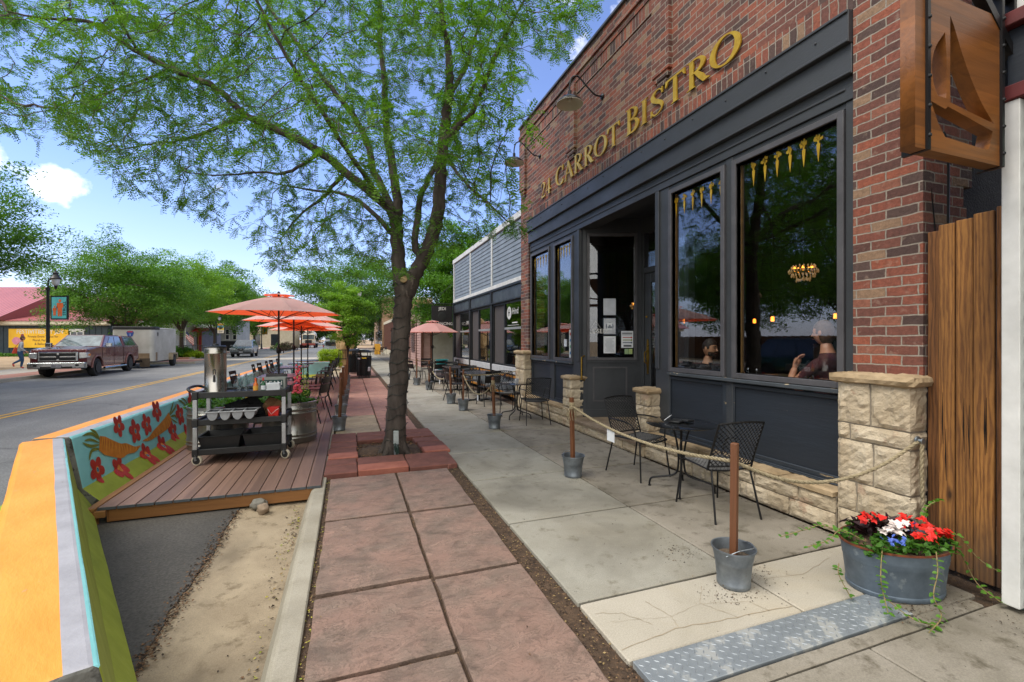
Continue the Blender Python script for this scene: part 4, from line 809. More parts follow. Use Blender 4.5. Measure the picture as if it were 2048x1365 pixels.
def locust():
    rnd = random.Random(21); rng = np.random.default_rng(21)
    T = thing('honey_locust_tree', 'honey locust with dark forked trunk wrapped in string lights, growing in the brick edged pit', 'tree', (.62, 6.55, -.02))
    limbs = [  # pixel x, y, depth, radius
        [(789, 912, 6.37, .165), (790, 880, 6.37, .145), (795, 800, 6.37, .134), (800, 700, 6.37, .126), (805, 620, 6.36, .122), (808, 575, 6.35, .13)],
        [(812, 590, 6.34, .11), (832, 545, 6.28, .100), (858, 490, 6.22, .093), (876, 426, 6.15, .087), (881, 345, 6.05, .08), (890, 259, 5.95, .068), (897, 200, 5.9, .06), (899, 144, 5.85, .05), (893, 86, 5.8, .04), (880, 0, 5.6, .03), (860, -120, 5.4, .016)],
        [(806, 585, 6.36, .115), (797, 518, 6.42, .098), (793, 449, 6.45, .085), (795, 403, 6.5, .07), (783, 322, 6.65, .06), (772, 253, 6.8, .05), (769, 173, 6.9, .043), (761, 86, 7.0, .036), (760, 0, 7.1, .028), (750, -140, 7.2, .014)],
        [(793, 455, 6.45, .07), (772, 412, 6.4, .064), (691, 345, 6.3, .058), (622, 294, 6.15, .052), (547, 256, 6.0, .047), (490, 230, 5.9, .042), (432, 178, 5.75, .038), (345, 138, 5.6, .033), (276, 104, 5.5, .028), (230, 75, 5.4, .024), (173, 43, 5.3, .02), (86, 37, 5.25, .014), (12, 23, 5.2, .008)],
        [(790, 430, 6.46, .055), (749, 345, 6.7, .05), (731, 276, 6.85, .046), (691, 213, 7.0, .042), (633, 138, 7.2, .036), (576, 63, 7.35, .03), (536, 12, 7.45, .024), (480, -80, 7.6, .014)],
        [(829, 500, 6.3, .05), (840, 403, 6.7, .045), (864, 345, 7.1, .04), (900, 270, 7.4, .034), (944, 180, 7.7, .026), (973, 100, 7.8, .018), (1000, 0, 7.9, .01)],
        [(890, 280, 5.95, .045), (944, 225, 5.75, .035), (973, 155, 5.6, .026), (1010, 70, 5.5, .018), (1060, -20, 5.4, .01)],
        [(896, 200, 5.9, .035), (933, 130, 6.2, .028), (950, 75, 6.3, .02), (985, 0, 6.4, .012)],
        [(490, 232, 5.9, .026), (403, 268, 6.1, .021), (357, 282, 6.2, .017), (305, 288, 6.25, .012), (240, 300, 6.3, .007)],
        [(640, 306, 6.18, .028), (576, 345, 6.5, .022), (518, 345, 6.7, .017), (438, 351, 6.8, .012), (370, 345, 6.9, .007)],
        [(886, 310, 6.0, .024), (933, 368, 5.7, .019), (979, 409, 5.55, .013), (1014, 443, 5.45, .007)],
        [(795, 480, 6.43, .04), (740, 420, 6.9, .034), (690, 390, 7.3, .026), (620, 380, 7.8, .018), (560, 370, 8.1, .01)],
        [(772, 412, 6.4, .036), (715, 330, 5.6, .03), (640, 220, 5.0, .024), (560, 90, 4.6, .018), (480, -60, 4.4, .01)],
        [(345, 138, 5.6, .02), (290, 160, 5.7, .016), (200, 190, 5.8, .012), (110, 215, 5.9, .007)],
        [(276, 104, 5.5, .018), (240, 40, 5.2, .014), (200, -60, 5.0, .008)],
        [(691, 345, 6.3, .03), (640, 400, 6.6, .022), (600, 430, 6.8, .016), (560, 480, 7.0, .008)]]
    nodes, par, rad0 = [], [], []
    def addn(p, pa, r=0): nodes.append(p); par.append(pa); rad0.append(r); return len(nodes)-1
    for li, L in enumerate(limbs):
        P = catmull([at(a, b, t) for a, b, t, r in L], 6); Rr = [L[min(i//6, len(L)-1)][3]*(1-(i % 6)/6)+L[min(i//6+1, len(L)-1)][3]*(i % 6)/6 for i in range(len(P))]
        pa = -1
        if li: pa = min(range(len(nodes)), key=lambda i: (nodes[i]-P[0]).length)
        for p, r in zip(P, Rr): pa = addn(p+Vector((rnd.uniform(-1, 1), rnd.uniform(-1, 1), rnd.uniform(-1, 1)))*min(.014, r*.35), pa, r)
    nl = len(nodes)
    sil = [(-120, -10), (-110, 250), (0, 268), (60, 285), (110, 262), (205, 330), (215, 372), (300, 400), (420, 440), (440, 468), (520, 500), (545, 562), (600, 530), (680, 500), (740, 530), (800, 570), (850, 520), (905, 500), (930, 470), (1010, 478), (1062, 452), (1046, 385), (1052, 300), (1085, 205), (1125, 130), (1178, 40), (1190, -10)]
    at_ = []
    while len(at_) < 6000:
        x, y, t = rnd.uniform(-120, 1190), rnd.uniform(-420, 565), rnd.uniform(4.0, 8.8)
        if y > -10 and not in_poly(x, y, sil): continue
        p = at(x, y, t)
        if p.x > 3.55 or p.z > 8.2: continue
        if y > 330 and abs(t-6.6) > 1.5: continue
        if 985 < x < 1110 and 275 < y < 365 or 1085 < x < 1230 and 130 < y < 250 or x > 1065 and y > 120: continue
        q = mnoise.noise(p*1.05+Vector((3, 1, 8)))
        if q < -.01+.1*rnd.random(): continue
        if y < -10 and rnd.random() < .6: continue
        at_.append(p)
        if 560 < x < 1010 and 200 < y < 520 and rnd.random() < .55: at_.append(p+Vector((rnd.gauss(0, .2), rnd.gauss(0, .2), rnd.gauss(0, .15))))
    alive = np.ones(len(at_), bool); A = np.array(at_); step = .13
    for it in range(70):
        kd = KDTree(len(nodes))
        for i, p in enumerate(nodes): kd.insert(p, i)
        kd.balance(); pull = {}
        for k in np.nonzero(alive)[0]:
            co, i, dist = kd.find(A[k])
            if dist < .15: alive[k] = False; continue
            if dist < 1.5 and (i >= 36): pull.setdefault(i, []).append((Vector(A[k])-co).normalized())
        if not pull: break
        for i, vs_ in pull.items():
            d = sum(vs_, Vector())/len(vs_)
            d += Vector((rnd.uniform(-1, 1), rnd.uniform(-1, 1), rnd.uniform(-1, 1)))*.42
            if par[i] >= 0: d += (nodes[i]-nodes[par[i]]).normalized()*.35
            if d.length < .05: continue
            q = nodes[i]+d.normalized()*step
            addn(q, i)
    n = len(nodes); kids = [[] for _ in range(n)]
    for i in range(n):
        if par[i] >= 0: kids[par[i]].append(i)
    rad = list(rad0)
    for i in range(n-1, nl-1, -1):
        rad[i] = .0028 if not kids[i] else min(.022, sum(rad[k]**2.3 for k in kids[i])**(1/2.3))
    # chains to tubes
    tw = MB(); seen = set()
    def chain(i):
        out = [i]
        while True:
            ks = [k for k in kids[out[-1]] if k not in seen]
            if not ks: break
            k = max(ks, key=lambda q: (rad[q], -q)); seen.add(k); out.append(k)
        return out
    stack = [0]; seen.add(0); order = list(range(n))
    for i in order:
        if i in seen and i != 0: start = None
        if i == 0 or i not in seen:
            seen.add(i); ch = chain(i); pts = [nodes[k] for k in ch]; rr = [rad[k] for k in ch]
            if par[i] >= 0: pts = [nodes[par[i]]]+pts; rr = [min(rr[0], rad[par[i]])]+rr
            if len(pts) < 2: continue
            tw.tube(pts, rr, 14 if rr[0] > .09 else 9 if rr[0] > .03 else 5 if rr[0] > .01 else 3, cap=False)
    for k in range(7):                                # root flare
        a = 2*math.pi*k/7+.3; b = at(789, 905, 6.37); tw.tube([b+Vector((math.cos(a)*.08, math.sin(a)*.08, .22)), b+Vector((math.cos(a)*.15, math.sin(a)*.15, .04)), b+Vector((math.cos(a)*.24, math.sin(a)*.24, -.05))], [.06, .05, .03], 7)
    tw.build('trunk', M_bark, T, smooth=True, world=True, ang=60)
    f = MB(); c = at(808, 560, 6.22); f.lathe([(.05, 0), (.052, .02), (.02, .024), (0, .025)], 16, c, M=Matrix.Rotation(R(62), 3, 'X') @ Matrix.Rotation(R(-15), 3, 'Y')); f.build('pruned_stub', mat('cut_wood', 'b39a72', '8a7352', 20, .8), T, world=True)
    # fronds on the thin twigs
    base, dirs, ups, Ls = [], [], [], []
    for i in range(nl, n):
        if rad[i] > .012: continue
        d0 = (nodes[i]-nodes[par[i]]).normalized(); tip = not kids[i]
        for k in range(rnd.choice((1, 2, 2)) if not tip else 6):
            b = nodes[i].lerp(nodes[par[i]], rnd.random()); d = d0*rnd.uniform(.1, .9)+Vector((rnd.gauss(0, .7), rnd.gauss(0, .7), rnd.gauss(-.12, .35)))
            base.append(b); dirs.append(d); ups.append((rnd.gauss(0, .45), rnd.gauss(0, .45), 1)); Ls.append(rnd.uniform(.10, .19))
    for i in range(36, nl):                           # a few sprays on the old wood
        if rnd.random() < .35 and rad[i] < .1:
            for k in range(2): base.append(nodes[i]); dirs.append((rnd.gauss(0, 1), rnd.gauss(0, 1), rnd.gauss(0, .4))); ups.append((rnd.gauss(0, .4), rnd.gauss(0, .4), 1)); Ls.append(rnd.uniform(.1, .18))
    V, F = frond_mesh(np.array(base), np.array(dirs, float), np.array(ups, float), np.array(Ls), 8, rng)
    mesh_np('crown', V-np.array(T.location), F, M_leaf, T)
    open('/tmp/log.txt', 'w').write(f'{n} {nl} {len(base)} {len(F)}') if False else print('locust nodes', n, 'fronds', len(base), 'faces', len(F))
    # dark string of lights wound round the trunk
    f = MB(); pts = []; N_ = 15*26
    for k in range(N_):
        q = k/N_; y = 893-q*330; c = at(790+15*min(1, q*1.1), y, 6.37); a = 2*math.pi*k/26; rr = (.146-.022*min(1, q*1.6))*1.0+.006; z = c.z+.02*math.sin(k*.9)+.012*math.sin(k*.37)
        pts.append(Vector((c.x+rr*math.cos(a), c.y+rr*math.sin(a), z)))
    f.tube(pts, .0045, 5)
    for k in range(0, N_, 4): d = Vector((pts[k].x-at(797, 700, 6.37).x, pts[k].y-at(797, 700, 6.37).y, rnd.uniform(-.1, .1))).normalized(); f.tube([pts[k], pts[k]+d*.022], .004, 5)
    f.build('string_lights', mat('light_wire', '16211a', '0f1712', 5, .5), T, world=True)
    return T
LOCUST = locust()
# ---------------------------------------------------------------- generic street trees
def leaf_cloud(cents, per, spread, size, rng, flat=.55, asp=.42):
    n = len(cents)*per; c = np.repeat(np.array(cents, float), per, 0)
    p = c+norm(rng.normal(0, 1, (n, 3)))*(rng.random((n, 1))**.45)*np.array([spread, spread, spread*flat])*1.75; d = norm(rng.normal(0, 1, (n, 3))*np.array([1, 1, .55])+np.array([0, 0, -.25])); u = norm(rng.normal(0, .55, (n, 3))+np.array([0, 0, 1.]))
    s = norm(np.cross(d, u)); L = size*rng.uniform(.6, 1.3, (n, 1)); w = L*asp*.5
    V = np.stack([p-d*L*.5, p+s*w, p+d*L*.5, p-s*w], 1).reshape(-1, 3); return V, np.arange(len(V)).reshape(-1, 4)
def tree(name, label, cat, loc, h, r, trunk_h, seed, leaf, leafsize, ncl=420, per=26, spread=.42, flat=.5, group=None, tr=.16, lean=0, bark=None, oval=1.0, low=.12, shape=None):
    rnd = random.Random(seed); rng = np.random.default_rng(seed); T = thing(name, label, cat, loc, 0, group); w = MB(); cents = []
    top = Vector((lean, 0, trunk_h)); w.tube(catmull([(0, 0, -.1), (rnd.uniform(-.05, .05), 0, trunk_h*.5), top], 5), [tr*1.25]+[tr*1.05]*3+[tr*.95]*20, 10) if False else None
    P = catmull([(0, 0, -.15), (rnd.uniform(-.06, .06), rnd.uniform(-.06, .06), trunk_h*.5), top], 5); w.tube(P, [tr*(1.3-.4*i/(len(P)-1)) for i in range(len(P))], 10)
    cz = trunk_h+(h-trunk_h)*.5; rz = (h-trunk_h)*.5
    nb = 9
    tips = []
    for k in range(nb):
        a = 2*math.pi*k/nb+rnd.uniform(-.3, .3); e = rnd.uniform(.2, 1.2); rr = r*rnd.uniform(.55, .95)*math.cos(e*.75)
        q = Vector((lean+math.cos(a)*rr, math.sin(a)*rr, trunk_h+(h-trunk_h)*(.15+.75*math.sin(e*.85))*rnd.uniform(.75, 1.0))); mid = top.lerp(q, .5)+Vector((0, 0, rz*.12)); pth = catmull([top-Vector((0, 0, .3)), mid, q], 5)
        w.tube(pth, [tr*.55*(1-.85*i/(len(pth)-1)) for i in range(len(pth))], 6)
        for s_ in range(4):
            j = rnd.randint(3, len(pth)-1); b = pth[j]; q2 = b+Vector((rnd.gauss(0, 1), rnd.gauss(0, 1), rnd.gauss(.2, .5))).normalized()*r*rnd.uniform(.25, .5); w.tube([b, b.lerp(q2, .5)+Vector((0, 0, .08)), q2], [tr*.18, tr*.12, tr*.05], 5); tips.append(q2)
    w.build('trunk', bark or M_bark2, T, smooth=True)
    off = Vector((seed*.37, seed*.73, seed*1.3))
    tries = 0
    while len(cents) < ncl and tries < ncl*40:
        tries += 1; d = Vector((rnd.gauss(0, 1), rnd.gauss(0, 1), rnd.gauss(0, 1))).normalized(); k = rnd.random()**.36
        kk = 1+.46*mnoise.noise(d*1.9+off)+.30*mnoise.noise(d*4.6+off)
        p = Vector((lean+d.x*r*k*kk, d.y*r*k*kk, cz+d.z*rz*k*kk))
        if shape and not shape(p): continue
        if mnoise.noise(p*(1.5/max(r*.4, .6))+off) < -.07: continue
        cents.append(p)
    near = loc[1] < 50; V, F = leaf_cloud(cents, int(per*(4.2 if near else 2.8)), spread*1.02, leafsize*(.86 if near else 1.1), rng, flat); mesh_np('crown', V, F, leaf, T); return T
M_bark2 = mat('street_tree_bark', '55493f', '362d27', 8, .9, bs=20, bd=.02, st=(1, 1, .3))
M_leafA = leafmat('street_leaf', '6f9a3a', '3c6526'); M_leafB = leafmat('bright_leaf', '8db33c', '547f29'); M_leafC = leafmat('dense_leaf', '6d9c33', '375f1e'); M_leafD = leafmat('far_leaf', '54733b', '324c28', .3)
M_leafY = leafmat('yellow_hedge_leaf', 'b4c434', '7f9a24'); M_leafG = leafmat('shrub_leaf', '5c8a38', '35591f')
GT = 'street trees across the road'
tree('street_tree', 'airy locust tree at the left edge, nearest street tree across the road', 'tree', (-14.5, 22.0, 0), 7.9, 3.5, 3.3, 3, M_leafA, .14, 560, 34, .36, group=GT)
tree('street_tree', 'broad dark green tree spreading over the maroon pickup and the trailer', 'tree', (-14.6, 38.6, 0), 8.3, 4.4, 2.2, 5, M_leafA, .17, 620, 34, .42, group=GT)
tree('street_tree', 'bright green tree with a bare trunk in front of the red awning', 'tree', (-14.2, 48.5, 0), 9.2, 4.4, 2.5, 8, M_leafB, .19, 480, 30, .45, group=GT)
tree('street_tree', 'bright green tree behind the silver crossover, left of the orange banner', 'tree', (-14.6, 61, 0), 10.5, 5.2, 2.4, 12, M_leafA, .22, 460, 28, .5, group=GT)
tree('street_tree', 'lime tinted tree over the grey two storey shop, behind the silver crossover', 'tree', (-17.5, 72, 0), 11, 5, 3, 17, M_leafB, .24, 430, 26, .55, group=GT)
tree('street_tree', 'green tree behind the orange street banner', 'tree', (-14.2, 82, 0), 8.8, 4.6, 2.4, 19, M_leafA, .26, 400, 26, .55, group=GT)
tree('street_tree', 'round green tree left of the cream lorry', 'tree', (-15, 104, 0), 9.5, 5.4, 2.2, 23, M_leafD, .32, 380, 24, .6, group=GT)
GF = 'far trees closing the end of the street'
for i, (x, y, h, r, lb) in enumerate([(-9.5, 150, 11, 7, 'dark tree at the far end of the street, above the cream lorry'), (-1.5, 160, 12, 8, 'dark tree at the far end of the street, above the silver hatchback'), (-19, 140, 12, 7, 'dark tree at the far end of the street, left of the cream lorry'), (7, 150, 12, 7, 'dark tree at the far end, behind the standing stone'), (-28, 150, 13, 8, 'dark tree far behind the orange street banner')]):
    tree('far_tree', lb, 'tree', (x, y, 0), h, r, 1.2, 31+i, M_leafD, .5, 380, 24, .9, group=GF)
GN = 'trees on the near pavement'
tree('street_tree', 'tall spreading street tree above the young tree and the standing stone', 'tree', (.45, 37, 0), 8.2, 4.3, 2.9, 41, M_leafA, .17, 460, 30, .42, group=GN)
tree('broadleaf_tree', 'dense bright green tree behind the hanging black shop sign', 'tree', (6.3, 23.5, 0), 7.6, 3.6, 1.6, 44, M_leafC, .16, 760, 36, .34, group=GN)
tree('young_tree', 'slim young tree with lime green leaves beside the litter bin', 'tree', (-.02, 20.9, 0), 4.0, 1.0, 1.35, 47, M_leafB, .11, 170, 30, .17, group=GN, tr=.045)
tree('street_tree', 'green tree further along the near pavement, left of the brick shops', 'tree', (.5, 62, 0), 8.4, 4.4, 2.6, 49, M_leafA, .24, 380, 26, .5, group=GN)
# ================================================================ DECK, BARRIERS
M_deck = woodmat('composite_deck', '7b6153', '624a3f', 1, 16, .6); M_deckend = mat('deck_board_end', '54595e', '44494e', 20, .8)
M_cedar = woodmat('cedar_fascia', '8a5f33', '6b4524', 0, 16, .6); M_cedary = woodmat('cedar_trim', '94693c', '74502b', 1, 16, .6)
D = thing('patio_deck', 'raised brown composite board deck for outdoor tables beside the kerb', 'deck', (-1.25, 13, 0))
g = MB(); n = 13; x0, x1 = -2.20, -.275; wdt = (x1-x0)/n; rnd = random.Random(3)
for i in range(n):
    a = x0+i*wdt+.004; b = x0+(i+1)*wdt-.004; cuts = [5.256]+([7.62, 10.06, 12.5, 14.9, 17.4] if i == n-1 else sorted(rnd.uniform(8+3*k, 10.5+3*k) for k in range(4)))+[20.3]
    for c, d in zip(cuts, cuts[1:]): g.box(a, b, c+.002, d-.002, .004+.0008*(i % 2), .03, 0)
g.build('decking', M_deck, D, world=True, bevel=.003)
g = MB()
for i in range(n): a = x0+i*wdt+.005; b = x0+(i+1)*wdt-.005; g.box(a, b, 5.249, 5.2555, .004, .029)
g.build('board_end', M_deckend, D, world=True)
g = MB(); g.box(-2.12, -.30, 5.265, 5.30, -.115, .002); g.box(-2.135, -2.10, 5.27, 20.2, -.12, .002); g.build('fascia', M_cedar, D, world=True, bevel=.004)
g = MB(); g.box(-.298, -.272, 5.262, 20.3, -.06, .002); g.box(-2.275, -2.205, 5.22, 20.3, .002, .034); g.box(-2.275, -2.13, 5.225, 5.262, -.06, .001); g.box(-2.27, -2.20, 5.23, 5.30, -.136, -.061); g.build('edge_trim', M_cedary, D, world=True, bevel=.004)
M_aqua = mat('aqua_mural_paint', '93d8da', '82cbce', 3, .55, bs=30, bd=.003, spots=('76aeb0', 7, .7)); M_olive = mat('olive_mural_paint', 'a0ad33', '8d992c', 4, .55, bs=30, bd=.003, spots=('9aa23a', 9, .72)); M_oran = mat('orange_barrier_paint', 'e69a3e', 'd88a30', 3, .55, bs=24, bd=.004, spots=('b98f5e', 9, .67), st=(1.6, .5, 1))
M_grey = mat('pale_grey_paint', 'a3a3aa', '8f8f96', 5, .6, bs=24, bd=.003, spots=('7d7a76', 8, .68)); M_bconc = mat('raw_barrier_concrete', '85857f', '55554f', 3, .85, bs=20, bd=.012, spots=('3a3935', 4, .56)); M_blue = mat('bright_blue_paint', '2fb0c4', '27a2b6', 4, .5)
PROF = [(.40, -.14), (.395, -.03), (.24, .13), (.155, .62), (.135, .645), (.03, .65), (-.135, .648), (-.155, .625), (-.235, .13), (-.37, -.03), (-.38, -.14)]
MSIDE = [1, 1, 0, 0, 3, 2, 2, 5, 1, 1, 4]          # aqua 0, olive 1, orange 2, grey 3, raw 4, blue 5
def barrier(p0, p1, label, side=MSIDE, prof=PROF, flip=False):
    a, b = Vector(p0), Vector(p1); d = (b-a).normalized(); nx = Vector((d.y, -d.x)); L = (b-a).length
    T = thing('concrete_barrier', label, 'barrier', (a.x, a.y, 0), math.atan2(d.y, d.x)-R(90), 'painted concrete barriers round the deck')
    g = MB(); N_ = max(2, int(L/.25)); n = len(prof); o = 0
    for k in range(N_+1):
        y = L*k/N_
        for (u, z) in prof: g.v.append((u+.004*mnoise.noise(Vector((u*9, y*3, z*9+a.x))), y, z+.004*mnoise.noise(Vector((u*7+5, y*2.2, z*5)))))
    for k in range(N_):
        for i in range(n): j = (i+1) % n; g.f.append((k*n+i, (k+1)*n+i, (k+1)*n+j, k*n+j)); g.m.append(side[i])
    g.f.append(tuple(range(n))); g.m.append(4); g.f.append(tuple(N_*n+i for i in range(n))[::-1]); g.m.append(4)
    g.build('barrier_body', [M_aqua, M_olive, M_oran, M_grey, M_bconc, M_blue], T, bevel=.012, seg=2); return T
nr = [(u*.86 if u > 0 else u, z) for u, z in PROF]; nr[0] = (.335, -.14); nr[1] = (.33, -.04); nr[2] = (.235, .13); nr[3] = (.141, .632); nr[4] = (.128, .645); nr[5] = (.062, .65)
MN = [1, 1, 1, 0, 3, 2, 2, 5, 1, 1, 4]
BA = barrier((-.815, 1.60), (-2.72, 5.53), 'near concrete barrier with a wide orange top, running diagonally to the road', side=MN, prof=nr)
BX = -2.705
BB = barrier((BX, 5.62), (BX, 9.72), 'concrete barrier with carrots and red flowers painted on aqua beside the deck')
barrier((BX, 9.75), (BX, 13.6), 'aqua and orange concrete barrier behind the serving cart and the first umbrella')
barrier((BX, 13.63), (BX, 17.2), 'aqua and orange concrete barrier behind the second umbrella')
barrier((BX, 17.23), (BX, 20.6), 'aqua and orange concrete barrier at the far end of the road side')
barrier((-2.2, 20.75), (-.75, 20.75), 'short aqua and olive barrier closing the far end of the deck')
# mural on the deck side of the second barrier
FX0, FZ0, FX1, FZ1 = BX+.155, .62, BX+.24, .13
def face(x, y):                                     # photo pixel to (Y, Z) on the sloping aqua face
    o = Vector((0, 0, 1.6)); d = at(x, y, 1)-o; nrm = Vector((FZ0-FZ1, 0, -(FX0-FX1))); k = nrm.dot(Vector((FX0, 0, FZ0))-o)/nrm.dot(d); p = o+d*k; return p.y, p.z
def fpt(y, z, d): k = (FZ0-z)/(FZ0-FZ1); k = k if z > FZ1 else 1+(FZ1-z)*2.0; X = FX0+(FX1-FX0)*k if z > FZ1 else FX1+(FZ1-z)*.97; return (X+.006+d, y, z)
mu = MB()
def flower(y, z, s, rot):
    for k in range(5):
        a = R(90+72*k+rot); cy, cz = y+math.cos(a)*s*.60, z+math.sin(a)*s*.60; pts = []
        for i in range(14): t = 2*math.pi*i/14; u = math.cos(t)*s*.46; v = math.sin(t)*s*.37; pts.append((cy+u*math.cos(a)-v*math.sin(a), cz+u*math.sin(a)+v*math.cos(a)))
        mu.poly([fpt(p, q, .0005*k) for p, q in pts], 0)
        for i in (-1, 1):
            b = a+i*.16; mu.poly([fpt(p, q, .003+.0003*k) for p, q in ribbon([(y+math.cos(b)*s*.36, z+math.sin(b)*s*.36), (y+math.cos(b)*s*.9, z+math.sin(b)*s*.9)], [.003, .008])], 6)
    mu.poly([fpt(p, q, .004) for p, q in arc(y, z, s*.25, s*.30, 0, 337, 15)], 1); mu.poly([fpt(p, q, .0052) for p, q in arc(y, z, s*.16, s*.2, 0, 337, 15)], 2)
    for i in range(7): a = i*2.4; mu.poly([fpt(p, q, .0062) for p, q in arc(y+math.cos(a)*s*.09, z+math.sin(a)*s*.11, s*.035, s*.04, 0, 300, 5)], 7)
SC = 1.5
for x, y, s, r_ in [(236, 852, .085, 36), (269, 863, .098, 0), (292, 849.5, .095, 10), (312, 822.5, .10, 30), (359, 830, .11, 5), (344.6, 862.6, .105, 0), (322, 892, .10, 15), (289.5, 910, .098, 6), (236, 937, .092, 40), (193, 940, .090, 36), (382.5, 803, .12, 10), (401, 802, .12, 30), (374, 868, .11, 20)]:
    fy, fz = face(x, y); flower(fy, fz, s*SC, r_)
def stroke(pts, w, m, d):
    q = [face(*p) for p in pts]; q = [(p.x, p.y) for p in catmull([(a, b, 0) for a, b in q], 5)]; n = len(q)
    ww = [w*(1-abs(2*i/(n-1)-1)**3)+.004 for i in range(n)] if not isinstance(w, list) else [w[0]+(w[1]-w[0])*i/(n-1) for i in range(n)]
    r_ = ribbon(q, ww)
    for i in range(n-1): mu.poly([fpt(r_[j][0], r_[j][1], d) for j in (i, i+1, 2*n-2-i, 2*n-1-i)], m)
for i, (p, w) in enumerate([([(198, 880), (182, 868), (163, 872)], .028), ([(200, 884), (190, 866), (178, 859)], .03), ([(197, 890), (180, 893), (163, 886)], .028), ([(198, 898), (182, 902), (176, 922)], .03), ([(197, 886), (180, 880), (167, 882)], .022)]): stroke(p, w, 3, .001+.0004*i)
for i, (p, w) in enumerate([([(337, 832), (343, 815), (346, 803)], .03), ([(338, 832), (348, 818), (352, 808)], .03), ([(339, 834), (349, 832), (353, 842)], .028), ([(338, 836), (347, 842), (354, 846)], .022), ([(375, 818), (365, 806), (354, 799)], .03), ([(377, 815), (368, 800), (360, 797)], .026)]): stroke(p, w, 3, .001+.0004*i)
def mcarrot(pts, ws, d):
    q = [face(*p) for p in pts]; q = [(p.x, p.y) for p in catmull([(a, b, 0) for a, b in q], 5)]; n = len(q); ww = []
    for i in range(n): f = i/(n-1)*(len(ws)-1); k = min(int(f), len(ws)-2); ww.append(ws[k]+(ws[k+1]-ws[k])*(f-k))
    r_ = ribbon(q, ww)
    for i in range(n-1): mu.poly([fpt(r_[j][0], r_[j][1], d) for j in (i, i+1, 2*n-2-i, 2*n-1-i)], 4)
    for i in range(1, n-3):
        L_, R_ = r_[i], r_[2*n-1-i]; f = .55 if i % 2 else .85; s_ = (0 if i % 3 else .1); a = (L_[0]+(R_[0]-L_[0])*s_, L_[1]+(R_[1]-L_[1])*s_); b = (L_[0]+(R_[0]-L_[0])*(s_+f*.9), L_[1]+(R_[1]-L_[1])*(s_+f*.9))
        rr = ribbon([a, ((a[0]+b[0])/2+.008, (a[1]+b[1])/2), b], [.003, .011, .003]); mu.poly([fpt(p, z, d+.0015+.0003*(i % 3)) for p, z in rr], 5 if i % 2 else 8)
mcarrot([(197, 887), (208, 892), (222, 897), (240, 902), (252, 898), (268, 899), (279, 892)], [.16, .205, .19, .17, .13, .07, .012], .003); mcarrot([(339, 833), (333, 845), (322, 856), (308, 868), (297, 878), (284, 882)], [.14, .17, .14, .10, .05, .012], .003)
muo = mu.build('mural', [mat('mural_red', 'c2382c', 'a82c24', 8, .5), mat('mural_orange', 'dd8a35', None, 8, .5), mat('mural_blue', '3f9fc8', None, 8, .5), mat('mural_leaf', '7c8428', '636c1e', 12, .5), mat('mural_carrot', 'd98a2b', 'c27722', 9, .5), mat('mural_carrot_line', 'b4581f', None, 9, .5), mat('mural_petal_line', 'c24a3c', None, 9, .5), mat('mural_seed', '1f2f3c', None, 9, .5), mat('mural_carrot_light', 'e9b03f', None, 9, .5)], BB, world=True)
# yellow brush strokes low on the near barrier
g = MB(); rnd = random.Random(17)
for k in range(34):
    y = 1.15+k*.045+rnd.uniform(-.03, .03); L = rnd.uniform(.06, .16); q0 = rnd.uniform(.15, .7); sl = rnd.uniform(.25, .6); P = []
    for j in range(6): f = j/5; q = q0+f*L/.5; q = min(q, .97); P.append((y-sl*L*f*f-.02*f, q))
    r_ = ribbon(P, [.0035, .005, .006, .006, .004, .002])
    for j in range(5): g.poly([(.141+.094*b+.006, a, .632-.502*b) for a, b in (r_[j], r_[j+1], r_[10-j], r_[11-j])])
g.build('brush_strokes', mat('yellow_brush_paint', 'c9bd3a', 'a8a233', 9, .5), BA)
# ================================================================ tubs, cart
def leafy(mb_cents, per, spread, size, seed, flat=.6, asp=.4): V, F = leaf_cloud(mb_cents, per, spread, size, np.random.default_rng(seed), flat, asp); return V, F
def stock_tank(loc, label, seed, tall=False):
    T = thing('galvanised_planter', label, 'planter', loc, 0, 'galvanised stock tank planters on the deck'); g = MB(); r = .385
    g.lathe([(r-.01, 0), (r, .02), (r, .07), (r+.012, .085), (r, .10), (r, .12), (r+.012, .135), (r, .15), (r, .44), (r+.012, .455), (r, .47), (r, .50), (r+.012, .515), (r, .53), (r, .585), (r+.02, .592), (r+.02, .612), (r-.005, .615), (r-.008, .55)], 48); g.build('tank', M_tankm, T, smooth=True, ang=50)
    s_ = MB(); s_.lathe([(0, .56), (r-.008, .55)], 32); s_.build('soil', M_soil, T)
    rnd = random.Random(seed); c = []
    for i in range(60): a = rnd.uniform(0, 6.28); rr = r*math.sqrt(rnd.random())*1.02; c.append((rr*math.cos(a), rr*math.sin(a), .59+rnd.uniform(0, .13)*(1 if rr < r*.8 else .5)))
    V, F = leafy(c, 22, .045, .075, seed); mesh_np('foliage', V, F, M_leafG, T)
    return T
M_tankm = mat('stock_tank_steel', 'a9a8a2', '8b8a85', 2.5, .25, .9, st=(1, 1, .3), spots=('79766f', 7, .63))
stock_tank((-1.80, 7.72, .03), 'round galvanised planter of low green leaves, behind the serving cart at left', 4)
SN = stock_tank((-.86, 7.78, .03), 'round galvanised planter holding tall coral snapdragons, right of the serving cart', 9)
g = MB(); rnd = random.Random(2); fl = [(.10, -.06, 1.2), (.22, .02, 1.02), (.17, .10, 1.14)]
for x, y, h in fl: g.tube(catmull([(x, y, .56), (x+.02, y, .56+(h-.5)*.5), (x+.01, y+.01, h+.02)], 4), .005, 5)
g.build('flower_stem', M_leafG, SN)
g = MB()
x, y, h = fl[0]
